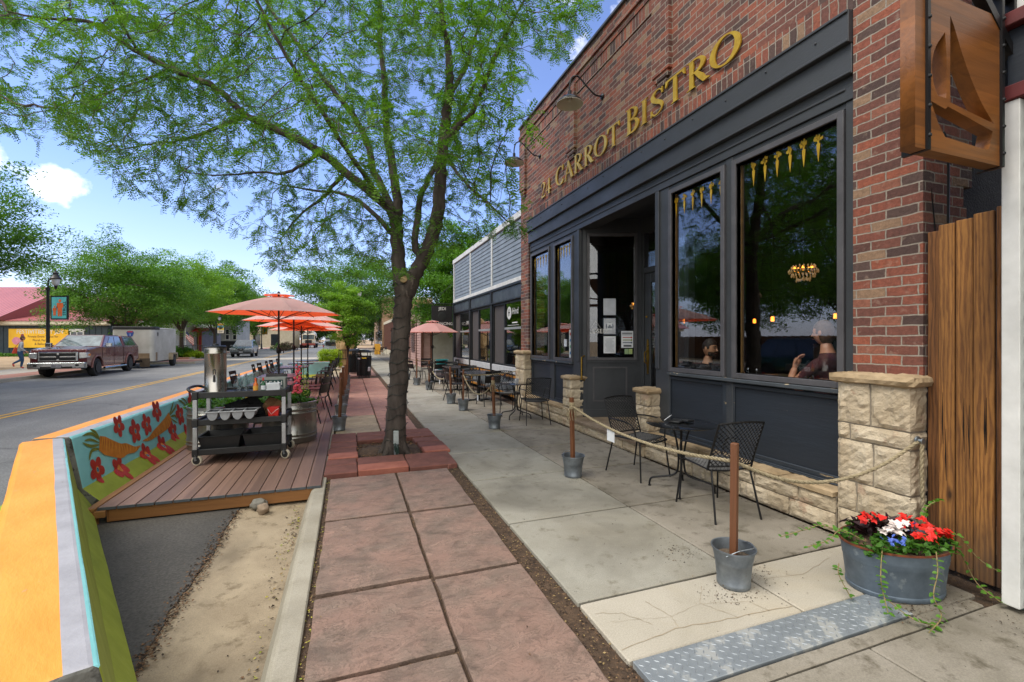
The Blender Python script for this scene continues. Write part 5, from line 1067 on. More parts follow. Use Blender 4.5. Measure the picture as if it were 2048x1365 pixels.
for k in range(44):
    q = k/44; z = .72+q*.46+rnd.uniform(-.02, .02); a = k*2.4+rnd.uniform(-.5, .5); rr = .062*(1-q*.55)*rnd.uniform(.5, 1.15); c = (x+.02+rr*math.cos(a), y+rr*math.sin(a), z); s = .034*(1-.5*q)*rnd.uniform(.75, 1.2)
    for j in range(3): g.ball((c[0]+rnd.uniform(-.01, .01), c[1]+rnd.uniform(-.01, .01), c[2]+rnd.uniform(-.008, .012)), (s*.75, s*.7, s*.55), 6, 4, jit=.5, seed=k+j)
g.build('coral_blossom', mat('coral_petal', 'e2606c', 'd24a5a', 40, .6), SN)
g = MB()
for (x, y, h) in fl[1:]:
    for k in range(34): q = k/34; a = k*2.4; rr = .035; g.ball((x+.01+rr*math.cos(a), y+rr*math.sin(a), .68+q*(h-.62)), .011*(1-.4*q), 5, 4)
g.build('green_bud', mat('bud_green', 'a5b545', '86983a', 40, .6), SN)
# serving cart
K = thing('serving_cart', 'black three shelf serving cart with grey posts and castors, parked on the deck', 'cart', (-1.29, 6.89, .03))
X0, X1, Y0, Y1 = -1.79, -.80, 6.60, 7.18
for z, nm in ((.86, 'top'), (.52, 'mid'), (.15, 'low')):
    g = MB(); g.box(X0, X1, Y0, Y1, z+.03, z+.045)
    g.box(X0, X1, Y0-.012, Y0+.02, z, z+.075); g.box(X0, X1, Y1-.02, Y1+.012, z, z+.075); g.box(X0-.012, X0+.02, Y0+.021, Y1-.021, z, z+.075); g.box(X1-.02, X1+.012, Y0+.021, Y1-.021, z, z+.075)
    for x in (X0, X1):
        for y in (Y0, Y1): g.box(x-.032, x+.032, y-.032, y+.032, z-.01, z+.085)
    g.build('shelf', M_blackp, K, world=True, bevel=.006)
M_alu = mat('grey_post', 'b4b6b8', '9c9ea0', 9, .4, .6)
for x in (X0, X1):
    for y in (Y0, Y1):
        g = MB(); g.box(x-.024, x+.024, y-.024, y+.024, .155, .50); g.box(x-.024, x+.024, y-.024, y+.024, .61, .845); g.build('post', M_alu, K, world=True, bevel=.006, seg=2)
        g = MB(); rz = {(X0, Y0): 1.25, (X1, Y0): 1.05, (X0, Y1): 1.6, (X1, Y1): .8}[(x, y)]; Mr = Matrix.Rotation(rz, 3, 'Z') @ Matrix.Rotation(R(90), 3, 'Y'); c = (x+.02, y+.0, .03+.062)
        g.lathe([(.058, -.018), (.062, -.012), (.062, .012), (.058, .018)], 24, c, M=Mr); co = g.build('castor_wheel', mat('castor_tyre', 'bdb5a2', 'a39b88', 20, .6), K, world=True, smooth=True)
        g = MB(); g.lathe([(.044, -.022), (.046, -.019), (.046, .019), (.044, .022)], 20, c, M=Mr); g.build('hub', M_blackp, co, world=True)
        g = MB(); v = Mr @ Vector((0, 0, 1))
        for s in (-1, 1): g.bar(Vector(c)+v*.028*s, Vector(c)+v*.028*s+Vector((-.02, 0, .075)), .028, .005, up=v)
        g.lathe([(.03, .135), (.03, .15)], 12, (x, y, 0)); g.build('fork', M_galv, co, world=True)
g = MB(); g.tube(catmull([(X0, Y0+.03, .93), (X0-.09, Y0+.05, .97), (X0-.115, 6.89, .985), (X0-.09, Y1-.05, .97), (X0, Y1-.03, .93)], 5), .017, 8); g.build('handle', M_blackp, K, world=True, smooth=True)
# what stands on the cart, each a thing
ZT = .905
U = thing('drink_dispenser', 'tall stainless steel drink dispenser with black tap at the end of the cart', 'drink urn', (-1.64, 6.88, ZT))
g = MB(); g.lathe([(.125, 0), (.128, .01), (.122, .02), (.122, .50), (.126, .505), (.126, .52), (.122, .525), (.122, .585)], 40, sy=1.15); g.build('urn_body', M_steel, U, smooth=True, ang=50)
g = MB(); g.lathe([(.13, .586), (.13, .60), (.12, .605), (.11, .612), (.04, .615), (.035, .635), (0, .637)], 40, sy=1.15); g.build('lid', M_blackp, U, smooth=True)
g = MB(); dv = Vector((.15, -1, 0)).normalized(); b0 = dv*.135; g.tube([b0+Vector((0, 0, .20)), b0+dv*.03+Vector((0, 0, .20))], .014, 10); g.tube([b0+dv*.03+Vector((0, 0, .235)), b0+dv*.03+Vector((0, 0, .15))], [.012, .017], 10); g.bar(b0+dv*.03+Vector((-.014, 0, .24)), b0+dv*.03+Vector((-.014, 0, .30)), .006); g.bar(b0+dv*.03+Vector((.014, 0, .24)), b0+dv*.03+Vector((.014, 0, .30)), .006); g.bar(b0+dv*.03+Vector((-.017, 0, .30)), b0+dv*.03+Vector((.017, 0, .30)), .008); g.build('tap', M_blackp, U)
g = MB(); g.tube([(-.135, 0, .53), (-.15, 0, .53)], .008, 6); g.tube([(.135, 0, .53), (.15, 0, .53)], .008, 6); g.build('lug', M_steel, U)
M_clear = glassmat('clear_glass', (.86, .9, .9), 1.45)
for i, (x, y) in enumerate([(-1.37, 6.80), (-1.28, 6.74), (-1.30, 6.92), (-1.21, 6.86), (-1.39, 6.95)]):
    b = thing('glass_bottle', ['clear glass water bottle beside the drink dispenser', 'clear glass water bottle next to the orange sauce bottle', 'clear glass water bottle in the middle of the cluster on the cart', 'clear glass water bottle next to the grey box', 'clear glass water bottle behind the others, beside the dispenser'][i], 'bottle', (x, y, ZT), 0, 'glass bottles on the cart')
    g = MB(); g.lathe([(.042, 0), (.046, .008), (.046, .11), (.036, .145), (.018, .17), (.017, .20), (.021, .203), (.021, .21)], 20); g.build('bottle_glass', M_clear, b, smooth=True)
    g = MB(); g.tube([(0, 0, .205), (.01, 0, .225), (0.0, 0, .232)], .008, 6); g.tube([(.02, 0, .21), (.03, 0, .19), (.025, 0, .165)], .0025, 5); g.build('swing_stopper', M_galv, b)
def sauce(x, y, mb_, mc, ml, label):
    b = thing('sauce_bottle', label, 'sauce bottle', (x, y, ZT)); g = MB(); g.lathe([(.026, 0), (.029, .006), (.029, .10), (.012, .135), (.011, .15)], 16); g.build('bottle_body', mb_, b, smooth=True)
    g = MB(); g.lathe([(.0295, .03), (.0297, .085)], 16); g.build('label', ml, b, smooth=True); g = MB(); g.lathe([(.013, .15), (.013, .172), (.006, .19), (0, .191)], 12); g.build('cap', mc, b, smooth=True)
sauce(-1.145, 6.70, mat('orange_sauce', 'd8701c', 'c25f14', 8, .2), mat('cap_orange', 'd8541c', None, 8, .4), mat('label_yellow', 'e0a63c', None, 8, .5), 'orange hot sauce bottle on the cart')
sauce(-1.06, 6.72, mat('green_glass', '24603c', '1a4a2e', 8, .15), mat('cap_red', 'b52a24', None, 8, .4), M_paper, 'small green sauce bottle with red cap on the cart')
b = thing('napkin_crate', 'pale grey crate with dark teal name board, standing on the cart', 'crate', (-.98, 6.95, ZT)); g = MB(); g.box(-.17, .17, -.11, -.095, 0, .17); g.box(-.17, .17, .095, .11, 0, .17); g.box(-.17, -.155, -.094, .094, 0, .17); g.box(.155, .17, -.094, .094, 0, .17); g.box(-.154, .154, -.094, .094, 0, .01); g.build('crate_body', mat('crate_grey', '8f948f', '7c817c', 9, .7), b, bevel=.004)
g = MB(); g.box(-.14, .14, -.114, -.1105, .05, .145); nb = g.build('name_board', mat('chalk_teal', '21413f', '1a3533', 9, .7), b); text('CLEAN', .085, M_white, nb, frame_mat((0, -.1150, .097), (1, 0, 0), (0, 0, 1)), 'lettering', .0004, world=False)
b = thing('napkin_stack', 'stack of white folded napkins in front of the grey crate', 'napkins', (-.935, 6.72, ZT)); g = MB(); rnd = random.Random(8)
for k in range(9): g.obox((rnd.uniform(-.004, .004), 0, .008+k*.0125), (.16, .12, .0115), (0, 0, rnd.uniform(-.06, .06)))
g.build('napkins', M_paper, b, bevel=.003)
b = thing('cutlery_bin', 'grey four compartment cutlery bin hanging over the middle shelf edge', 'cutlery bin', (-1.38, 6.60, .655)); g = MB(); L, W = .54, .24
for k in range(4):
    xa = -L/2+k*L/4; xm = xa+L/8; pr = arc(0, 0, L/8-.008, .10, 180, 360, 12); o = len(g.v)
    g.prism([(xm+p, q+.035) for p, q in pr], lambda u, v, d: (u, d, v), -W/2+.01, W/2-.01)
for a in (-W/2-.02, W/2+.0): g.box(-L/2-.02, L/2+.02, a, a+.02, .036, .05)
for k in range(5): xx = -L/2+k*L/4; g.box(xx-.01, xx+.01, -W/2, W/2, .0362, .0502)
g.build('bin', mat('bin_grey', '9a9da0', '85888b', 9, .5), b, bevel=.003)
g = MB()
for k in range(4): xm = -L/2+(k+.5)*L/4; g.box(xm-L/8+.012, xm+L/8-.012, -W/2+.012, W/2-.012, .034, .0372)
g.build('shade_sheet', mat('bin_inside_shade', '3a3c3e', None, 9, .6), b)  # flat dark sheets over solid compartments, painting the shade inside them
b = thing('red_bucket', 'red square sanitiser bucket with wire handle on the middle shelf', 'bucket', (-.93, 6.69, .567)); g = MB(); g.add([(-.055, -.05, 0), (.055, -.05, 0), (.055, .05, 0), (-.055, .05, 0), (-.07, -.065, .14), (.07, -.065, .14), (.07, .065, .14), (-.07, .065, .14), (-.06, -.055, .14), (.06, -.055, .14), (.06, .055, .14), (-.06, .055, .14), (-.05, -.045, .02), (.05, -.045, .02), (.05, .045, .02), (-.05, .045, .02)], [(3, 2, 1, 0), (0, 1, 5, 4), (1, 2, 6, 5), (2, 3, 7, 6), (3, 0, 4, 7), (4, 5, 9, 8), (5, 6, 10, 9), (6, 7, 11, 10), (7, 4, 8, 11), (8, 9, 13, 12), (9, 10, 14, 13), (10, 11, 15, 14), (11, 8, 12, 15), (12, 13, 14, 15)]); g.build('bucket_body', mat('red_plastic', 'c8251f', 'b01d18', 9, .35), b, bevel=.004)
g = MB(); g.tube([(-.066, -.066, .12), (-.02, -.072, .05), (.03, -.07, .10), (.066, -.066, .12)], .0025, 5); g.build('wire_handle', M_white, b)
b = thing('paper_bag', 'crumpled brown paper bag behind the red bucket', 'bag', (-.98, 6.90, .567)); g = MB(); g.ball((0, 0, .11), (.11, .075, .12), 14, 10, jit=.5, seed=3); g.build('bag', mat('kraft', '7d5c3c', '64482e', 6, .85), b)
b = thing('black_cloth', 'heap of black cloth on the middle shelf behind the cutlery bin', 'cloth', (-1.32, 7.0, .567)); g = MB(); g.ball((0, 0, .09), (.26, .11, .12), 18, 9, jit=.7, seed=5); g.ball((.2, .02, .05), (.16, .1, .07), 14, 8, jit=.7, seed=7); g.build('heap', mat('black_fabric', '17181a', '101113', 15, .9), b)
for i, x in enumerate((-1.54, -1.05)):
    b = thing('bus_tub', ('black plastic bus tub on the bottom shelf, under the drink dispenser', 'black plastic bus tub on the bottom shelf, under the red bucket')[i], 'tub', (x, 6.86, .197), 0, 'bus tubs on the cart'); g = MB(); A = (.20, .19); Bq = (.235, .225)
    def rect(a, z): return [(-a[0], -a[1], z), (a[0], -a[1], z), (a[0], a[1], z), (-a[0], a[1], z)]
    g.add(rect(A, 0)+rect(Bq, .17)+rect((.25, .24), .17)+rect((.25, .24), .178)+rect((.222, .212), .178)+rect((.19, .18), .01), [(3, 2, 1, 0)]+[(r*4+i_, r*4+(i_+1) % 4, r*4+4+(i_+1) % 4, r*4+4+i_) for r in range(5) for i_ in range(4)]+[(20, 21, 22, 23)]); g.build('tub', M_blackp, b, bevel=.006)
# two cobbles in the gutter by the deck
for (x, y, r, m, lb) in [(-.865, 5.22, (.082, .07, .055), 'grey flat cobble lying against the deck corner in the gutter', '77746c'), (-.80, 5.07, (.058, .055, .05), 'tan mottled cobble in front of the grey cobble', '8f7d6a')]:
    b = tag(MB().ball((0, 0, 0), r, 18, 12, jit=.35, seed=int(r[0]*1000)).build('cobble', mat('cobble_'+lb, lb, None, 12, .8, bs=30, bd=.006), smooth=True), m, 'stone', 'cobbles by the deck'); b.location = (x, y, -.137+r[2]*.85)
# ================================================================ TREE PIT BORDER
Tb = [('near left', -.27, .115, 5.66, 5.97), ('near', .125, .72, 5.63, 5.95), ('near right', .73, 1.36, 5.60, 5.93)]
rnd = random.Random(12)
def paver(x0, x1, y0, y1, label, z=.03, m=None):
    t = MB(); slab(t, 0, x1-x0, 0, y1-y0, -.07, z, .004, .12, seed=int(x0*50+y0*70)); o = t.build('paver', m or M_brickp, bevel=.008); o.location = (x0, y0, 0); o.rotation_euler = (0, 0, rnd.uniform(-.012, .012)); return tag(o, label, 'paver', 'red pavers round the tree pit')
M_brickp2 = mat('paver_red_pale', 'a06352', '8a5143', 4, .8, bs=70, bd=.003)
for a in [(-.27, .10, 5.64, 6.0, 'red paver at the near left corner of the tree pit, beside the deck'), (-.265, .10, 6.01, 6.31, 'red paver second row, left front corner of the tree pit'), (.11, .70, 5.64, 5.92, 'red paver with pale face along the front edge of the tree pit', .04, M_brickp2), (.11, .70, 5.93, 6.3, 'dark red paver behind the pale front paver of the tree pit'), (.71, 1.30, 5.60, 6.27, 'large dark red paver at the near right corner of the tree pit'),
          (-.255, .12, 6.33, 6.62, 'pale red paver on the left side of the tree pit, nearest of three', .04, M_brickp2), (-.27, .11, 6.64, 6.95, 'red paver on the left side of the tree pit, middle of three'), (-.25, .12, 6.97, 7.33, 'red paver on the left side of the tree pit, farthest of three'),
          (1.0, 1.36, 6.3, 6.6, 'pale red paver on the right side of the tree pit, nearest of three', .04, M_brickp2), (.98, 1.36, 6.62, 6.94, 'red paver on the right side of the tree pit, middle of three'), (.96, 1.34, 6.96, 7.28, 'red paver on the right side of the tree pit, farthest of three'),
          (-.25, .12, 7.36, 8.0, 'big square red paver at the far left corner of the tree pit'), (.13, .62, 7.36, 7.66, 'red paver on the far edge, left of the trunk'), (.13, .62, 7.67, 8.0, 'red paver at the back row, left of the trunk'), (.64, 1.33, 7.36, 7.66, 'red paver on the far edge, right of the trunk'), (.64, 1.33, 7.67, 8.0, 'red paver at the back row, right of the trunk')]: paver(*a)
g = MB(); rnd = random.Random(31)
for i in range(1500):
    x, y = rnd.uniform(.12, 1.0), rnd.uniform(6.3, 7.36); h = .0+.02*mnoise.noise(Vector((x*4, y*4, 1))); s = rnd.uniform(.006, .02); a = rnd.uniform(0, 6.3); dx, dy = math.cos(a)*s, math.sin(a)*s
    g.add([(x-dx, y-dy, h-.012), (x-dy*.3, y+dx*.3, h-.012+rnd.uniform(0, .012)), (x+dx, y+dy, h-.012), (x+dy*.3, y-dx*.3, h-.014)], [(0, 1, 2, 3)], rnd.choice((0, 0, 0, 1, 2)))
tag(g.build('bark_mulch', [mat('mulch_a', '4a3526', '33241a', 20, .95), mat('mulch_b', '6d5038', '553c29', 20, .95), mat('mulch_c', '8a6a48', None, 20, .95)]), kind='stuff')
g = MB(); g.lathe([(0, .035), (.12, .03), (.24, .0), (.3, -.03)], 20, (.38, 6.78, 0)); g.lathe([(0, .03), (.2, .022), (.48, -.02), (.55, -.035)], 24, (.6, 6.8, 0), sy=.9); struct(g, 'soil_mound', [M_soil], smooth=True)
e = thing('outlet_box', 'grey weatherproof outlet box with green plugs at the foot of the locust trunk', 'outlet box', (.615, 6.36, 0)); g = MB(); g.box(-.035, .035, -.03, .03, .16, .34); g.build('box_body', mat('outlet_grey', 'a3acac', '8a9393', 8, .5), e, bevel=.008)
g = MB(); g.box(-.028, .028, -.028, .028, .0, .159); g.build('stake', M_galv, e); g = MB()
for k, (dx, z) in enumerate(((-.02, .12), (.015, .10), (.0, .06))): g.tube([(dx, -.03, z+.05), (dx, -.06, z+.02), (dx+.01, -.055, z-.05)], .014, 6)
g.build('plug', mat('plug_green', '1f3b35', '162b27', 8, .5), e)
# ================================================================ BUCKET POSTS AND ROPES
M_post = woodmat('stake_wood', '75492c', '4a2c18', 2, 22, .6); M_rope = mat('rope', 'a39679', '7f735a', 60, .9, bs=200, bd=.002)
def bucket_post(x, y, label, group, h=.92, lean=(0, 0), r=.13, bh=.245, side='plain'):
    T = thing('bucket_post', label, 'post', (x, y, 0), rnd.uniform(0, 6.28), group); g = MB()
    g.lathe([(r*.74, 0), (r*.78, .006), (r*.79, .03), (r*.77, .034), (r*.86, bh*.62), (r*.885, bh*.64), (r*.88, bh*.68), (r, bh-.008), (r*1.05, bh-.006), (r*1.05, bh+.004), (r*.985, bh+.002), (r*.9, bh*.72)], 30); g.build('bucket', M_galvb, T, smooth=True, ang=45)
    g = MB(); g.lathe([(0, bh*.76), (r*.9, bh*.73)], 20); g.build('gravel', M_gravel, T)
    q = Matrix.Rotation(-T.rotation_euler.z, 3, 'Z') @ Vector((lean[0], lean[1], h)); g = MB(); g.bar((0, 0, .06), q, .042, .042); g.build('stake', M_post, T, bevel=.003)
    g = MB(); g.tube(catmull([(r*1.05, 0, bh-.02), (r*.7, r*.5, bh+.02), (0, r*.95, bh+.03), (-r*.7, r*.5, bh+.02), (-r*1.05, 0, bh-.02)], 4), .003, 5); g.build('handle', M_galv, T); return T
M_galvb = mat('bucket_steel', '8c9399', '6b7279', 8, .45, .75, spots=('6f675a', 13, .66)); M_gravel = mat('post_gravel', '6f6152', '4b4036', 60, .95, bs=60, bd=.01)
GR = 'bucket posts along the cafe tables'; GL = 'bucket posts beside the deck'
right = [(2.365, 2.27, 'galvanised bucket holding a wooden stake on the pale new slab, nearest of all'), (2.467, 4.70, 'bucket with a wooden stake on the joint facing the entrance step'), (2.462, 7.70, 'bucket with a rope wrapped stake just past the entrance'), (2.43, 9.9, 'bucket with a stake beside the near cafe tables, second beyond the entrance'), (2.40, 11.05, 'bucket with a stake, third beyond the entrance'), (2.41, 14.35, 'bucket with a stake nearest the pink patio umbrella'), (2.24, 15.9, 'bucket with a stake left of the pink patio umbrella'), (2.19, 18.15, 'farthest bucket with a stake, behind the pink umbrella')]
for i, (x, y, lb) in enumerate(right): bucket_post(x, y, lb, GR, lean=((.01, .0), (-.02, .0), (-.03, 0), (.0, 0), (-.02, 0), (0, 0), (0, 0), (0, 0))[i])
left = [(-.15, 8.47, 'galvanised bucket with a wooden stake nearest the tree pit, by the deck edge'), (-.145, 9.9, 'second bucket with a stake along the deck edge'), (-.115, 11.6, 'third bucket with a stake along the deck edge'), (-.09, 12.9, 'fourth bucket with a stake along the deck edge'), (-.07, 14.3, 'fifth bucket with a stake along the deck edge'), (-.06, 16.0, 'sixth bucket with a stake along the deck edge'), (-.05, 18.0, 'seventh and farthest bucket with a stake along the deck edge')]
for i, (x, y, lb) in enumerate(left): bucket_post(x, y, lb, GL, lean=(rnd.uniform(-.03, .03), rnd.uniform(-.03, .03)), r=.125)
def rope(pts, R_, label, knot=None, seg=10):
    P = catmull(pts, seg); Q = [P[0]]
    for a in P[1:]:
        while (a-Q[-1]).length > R_*1.1: Q.append(Q[-1]+(a-Q[-1]).normalized()*R_)
    P = Q; g = MB(); n = len(P); st = 1
    for s in range(3):
        S = []
        for i in range(0, n, st):
            d = (P[min(i+1, n-1)]-P[max(i-1, 0)]).normalized(); u = d.cross(Vector((0, 0, 1))); u = u.normalized() if u.length > .05 else Vector((1, 0, 0)); v = d.cross(u); a = i*.72+s*2*math.pi/3; S.append(P[i]+(u*math.cos(a)+v*math.sin(a))*R_*.48)
        g.tube(S, R_*.56, 5)
    o = g.build('rope', M_rope, smooth=True, ang=80); c = P[n//2]; o.data.transform(Matrix.Translation(-c)); o.location = c; return tag(o, label, 'rope', 'ropes between the posts')
def sag(a, b, d, n=5): a, b = Vector(a), Vector(b); return [a.lerp(b, k/n)-Vector((0, 0, d*4*(k/n)*(1-k/n))) for k in range(n+1)]
rope(sag((3.80, 2.02, .87), (2.39, 2.27, .79), .20), .0135, 'thick rope sagging from the hook on the stone pier to the nearest stake', seg=8)
rope(sag((2.36, 2.29, .80), (2.45, 4.68, .82), .10), .0135, 'long rope with a white card, hung across the near bistro table')
rope(sag((2.43, 7.70, .80), (2.43, 9.9, .80), .30), .013, 'deeply sagging rope just past the entrance')
rope(sag((2.40, 11.05, .78), (2.42, 14.35, .8), .30), .013, 'sagging rope in front of the middle cafe tables'); rope(sag((2.24, 15.9, .8), (2.19, 18.15, .8), .28), .013, 'farthest sagging rope near the pink umbrella')
rope(sag((2.43, 9.9, .8), (3.9, 10.1, .86), .05), .012, 'rope from the stake to the far brick pier'); rope(sag((2.19, 18.15, .8), (3.9, 18.6, .9), .1), .012, 'rope beyond the pink umbrella, running to the wall')
rope([(3.81, 2.0, .86), (3.79, 1.99, .6), (3.80, 1.985, .3), (3.79, 1.985, .08)], .0135, 'loose rope end hanging down the stone pier')
g = MB(); g.lathe([(.03, 0), (.03, .01), (.012, .014), (.012, .03), (.022, .034), (.022, .04), (0, .042)], 14, (0, 0, 0), M=Matrix.Rotation(R(90), 3, 'X')); o = tag(g.build('wall_hook', M_galv, smooth=True), 'small galvanised rope hook fixed to the pier corner', 'hook'); o.location = (3.81, 2.03, .88)
def card(x, y, z, label, w=.09, h=.12): g = MB(); g.box(-.002, .002, -w/2, w/2, -h, 0); o = tag(g.build('white_card', M_paper), label, 'card', 'white cards on the ropes'); o.location = (x, y, z); return o
card(2.425, 3.83, .72, 'blank white card hanging from the long near rope', .13, .125); card(2.43, 8.7, .49, 'white card on the rope past the entrance'); card(2.41, 12.6, .46, 'white card on the rope in front of the middle tables'); card(2.22, 17.0, .5, 'white card on the farthest rope')
g = MB()
for k in range(4): g.lathe([(.03, 0), (.036, .01), (.03, .02)], 12, (0, 0, k*.018-.03))
for k in range(9): a = k*.7; g.tube([(.03*math.cos(a), .03*math.sin(a), -.02), (.05*math.cos(a), .05*math.sin(a), -.09), (.045*math.cos(a+.3), .045*math.sin(a+.3), -.16)], .004, 4)
for i, (x, y, lb) in enumerate([(2.448, 4.69, 'frayed rope knot round the stake facing the entrance step'), (2.435, 7.70, 'frayed rope knot round the stake just past the entrance')]):
    o = g.build('rope_knot', M_rope) if i == 0 else o.copy()
    if i: COL.objects.link(o)
    o.location = (x, y, .82); tag(o, lb, 'rope', 'rope knots')
# ================================================================ FURNITURE
def leg(mb, a, b, r=.009): mb.tube([a, b], r, 8)
def mesh_chair(label, loc, rz, group):
    T = thing('mesh_armchair', label, 'chair', loc, rz, group)     # faces +Y, back at -Y
    def sheetm(name, fn, nu, nv):
        V = [fn(i/nu, j/nv) for j in range(nv+1) for i in range(nu+1)]; g = MB(); F = []
        # diagonal lattice of cells
        for j in range(nv):
            for i in range(nu):
                if (i+j) % 2 == 0 and 0 < i and 0 < j:
                    q = [(i-1, j), (i, j-1), (i+1, j), (i, j+1)]
                    if all(0 <= a <= nu and 0 <= b_ <= nv for a, b_ in q): F.append(tuple(b_*(nu+1)+a for a, b_ in q))
        g.v = [tuple(p) for p in V]; g.f = F; g.m = [0]*len(F); o = g.build(name, M_black, T); w = o.modifiers.new('lattice', 'WIREFRAME'); w.thickness = .0115; w.use_replace = True; w.use_even_offset = False; w.use_boundary = True; return o
    def seat(u, v): x = (u-.5)*.43; y = -.20+v*.44; return Vector((x, y, .44-.016*math.sin(math.pi*u)+.018*v-(.03*(v-.9)*10 if v > .9 else 0)))
    def back(u, v): x = (u-.5)*.46; y = -.215-v*.15-.035*math.sin(math.pi*u); return Vector((x, y+.03, .47+v*.40+.018*math.sin(math.pi*u)*v))
    sheetm('seat', seat, 22, 22); sheetm('backrest', back, 22, 20)
    g = MB()
    for s in (-1, 1): g.tube(catmull([back((s+1)/2, 0)+Vector((0, 0, -.03)), back((s+1)/2, .5), back((s+1)/2, 1)], 5), .009, 8)
    g.tube([back(k/10, 1.0) for k in range(11)], .009, 8); g.tube([back(k/10, 0.0) for k in range(11)], .008, 8); g.tube([seat(k/10, 1) for k in range(11)], .008, 8); g.tube([seat(k/10, 0) for k in range(11)], .008, 8)
    for s in (0, 1): g.tube([seat(s, k/8) for k in range(9)], .008, 8)
    g.build('frame', M_black, T, smooth=True)
    for s in (-1, 1):
        g = MB(); leg(g, (s*.20, .22, .44), (s*.235, .27, 0)); g.build('leg', M_black, T, smooth=True); g = MB(); leg(g, (s*.20, -.20, .44), (s*.235, -.30, 0)); g.build('leg', M_black, T, smooth=True)
        g = MB(); g.tube(catmull([back((s+1)/2, .45), (s*.262, -.12, .655), (s*.27, .08, .645), (s*.255, .17, .60), (s*.225, .20, .45)], 5), .009, 8); g.build('armrest', M_black, T, smooth=True)
    return T
GC = 'perforated black armchairs at the bistro tables'
mesh_chair('black perforated armchair beside the stone entrance post, left of the near round table', (3.24, 4.52, 0), R(190), GC)
mesh_chair('nearest black perforated armchair, right of the near round table', (3.24, 3.32, 0), R(-6), GC)
mesh_chair('black perforated armchair in front of the two painted panels past the entrance', (3.36, 7.98, 0), R(-8), GC)
mesh_chair('black perforated armchair against the far stone pier', (3.25, 9.28, 0), R(178), GC)
def bistro_table(label, loc, rz, group, r=.36, h=.705):
    T = thing('bistro_table', label, 'table', loc, rz, group); g = MB(); g.lathe([(0, h-.012), (r-.01, h-.014), (r, h-.008), (r, h-.003), (r-.008, h), (0, h-.001)], 48); g.build('tabletop', M_tabletop, T, smooth=True, ang=40)
    for k in range(4):
        a = 2*math.pi*k/4+.2; d = Vector((math.cos(a), math.sin(a), 0)); g = MB(); g.tube(catmull([d*.17+Vector((0, 0, h-.015)), d*.085+Vector((0, 0, h-.06)), d*.035+Vector((0, 0, h*.62)), d*.03+Vector((0, 0, h*.36)), d*.07+Vector((0, 0, .15)), d*.24+Vector((0, 0, .105)), d*.305+Vector((0, 0, .085)), d*.325+Vector((0, 0, .04)), d*.325], 5), .0105, 8); g.lathe([(.018, 0), (.018, .008), (.01, .012)], 10, d*.325); g.build('leg', M_black, T, smooth=True)
    g = MB(); g.lathe([(.038, h*.5), (.042, h*.5+.006), (.038, h*.5+.012)], 16); g.build('leg_ring', M_black, T, smooth=True); return T
M_tabletop = mat('black_gloss_tabletop', '1c1d1f', '161718', 6, .12, 0, coat=.6)
bistro_table('round black bistro table with a folded menu, nearest the entrance', (3.34, 3.9, 0), .62, 'round bistro tables'); bistro_table('round black bistro table past the entrance', (3.22, 8.62, 0), .6, 'round bistro tables')
b = thing('menu_holder', 'black menu folder with a tilted white card on the near round table', 'menu', (3.30, 3.97, .706)); g = MB(); g.obox((.04, .0, .012), (.2, .13, .018), (0, 0, .5)); g.obox((.13, -.06, .02), (.12, .09, .02), (0, .1, .3)); g.build('folder', M_blackp, b, bevel=.004); g = MB(); g.obox((-.06, .02, .05), (.10, .006, .075), (R(50), 0, .7)); g.build('card', M_paper, b)
b = thing('folded_card', 'small white tent card on the farther round table', 'card', (3.2, 8.5, .706)); g = MB(); g.obox((0, 0, .05), (.07, .004, .10), (R(12), 0, .3)); g.obox((.0, .03, .05), (.07, .004, .10), (R(-12), 0, .3)); g.build('card', M_paper, b)
def cafe_chair():
    T = thing('cafe_chair', 'x', 'chair', (0, 0, 0)); g = MB()
    g.prism(ribbon([(0, -.2), (0, .2)], .40), lambda a, b, d: (a, b, d+.02*(abs(a)/.2)**2*0), .438, .452); g.build('seat', M_satin, T, bevel=.006)
    for z0, z1 in ((.76, .835), (.56, .715)):
        pass
    g = MB()
    for z0, z1 in ((.765, .84), (.555, .725)):
        n = 8
        for k in range(n):
            def P(i, z): u = i/n-.5; return (u*.40, -.235-(z-.45)*.22-.03*(1-(2*u)**2), z)
            g.add([P(k, z0), P(k+1, z0), P(k+1, z1), P(k, z1)]+[tuple(Vector(p)+Vector((0, .012, 0))) for p in (P(k, z0), P(k+1, z0), P(k+1, z1), P(k, z1))], [(0, 1, 2, 3), (7, 6, 5, 4), (3, 2, 6, 7), (1, 0, 4, 5)])
    g.build('backrest', M_satin, T)
    for s in (-1, 1):
        g = MB(); g.tube([(s*.19, .18, .44), (s*.225, .24, 0)], .011, 7); g.build('leg', M_black, T, smooth=True); g = MB(); g.tube(catmull([(s*.195, -.325, .84), (s*.195, -.25, .5), (s*.20, -.19, .40), (s*.225, -.30, 0)], 4), .011, 7); g.build('leg', M_black, T, smooth=True)
    return T
M_satin = mat('black_satin_metal', '232325', '1a1a1c', 6, .3, .3)
cc = cafe_chair(); first = [True]
def chair(x, y, rz, label, group, z=0):
    if first[0]: first[0] = False; cc.location = (x, y, z); cc.rotation_euler = (0, 0, R(rz)); return tag(cc, label, None, group)
    return dup(cc, (x, y, z), R(rz), label, group)
GD = 'black cafe chairs on the deck'
def square_table(label, loc, rz, group, w=.72, l=.72, h=.74):
    T = thing('cafe_table', label, 'table', loc, rz, group); g = MB(); g.box(-w/2, w/2, -l/2, l/2, h-.03, h); g.build('tabletop', mat('cafe_tabletop', '3a3b3e', '303134', 8, .22), T, bevel=.006)
    g = MB(); g.tube([(0, 0, .02), (0, 0, h-.03)], .03, 10); g.bar((-.28, 0, .015), (.28, 0, .015), .06, .03); g.bar((0, -.28, .015), (0, .28, .015), .06, .028); g.build('pedestal', M_black, T); return T
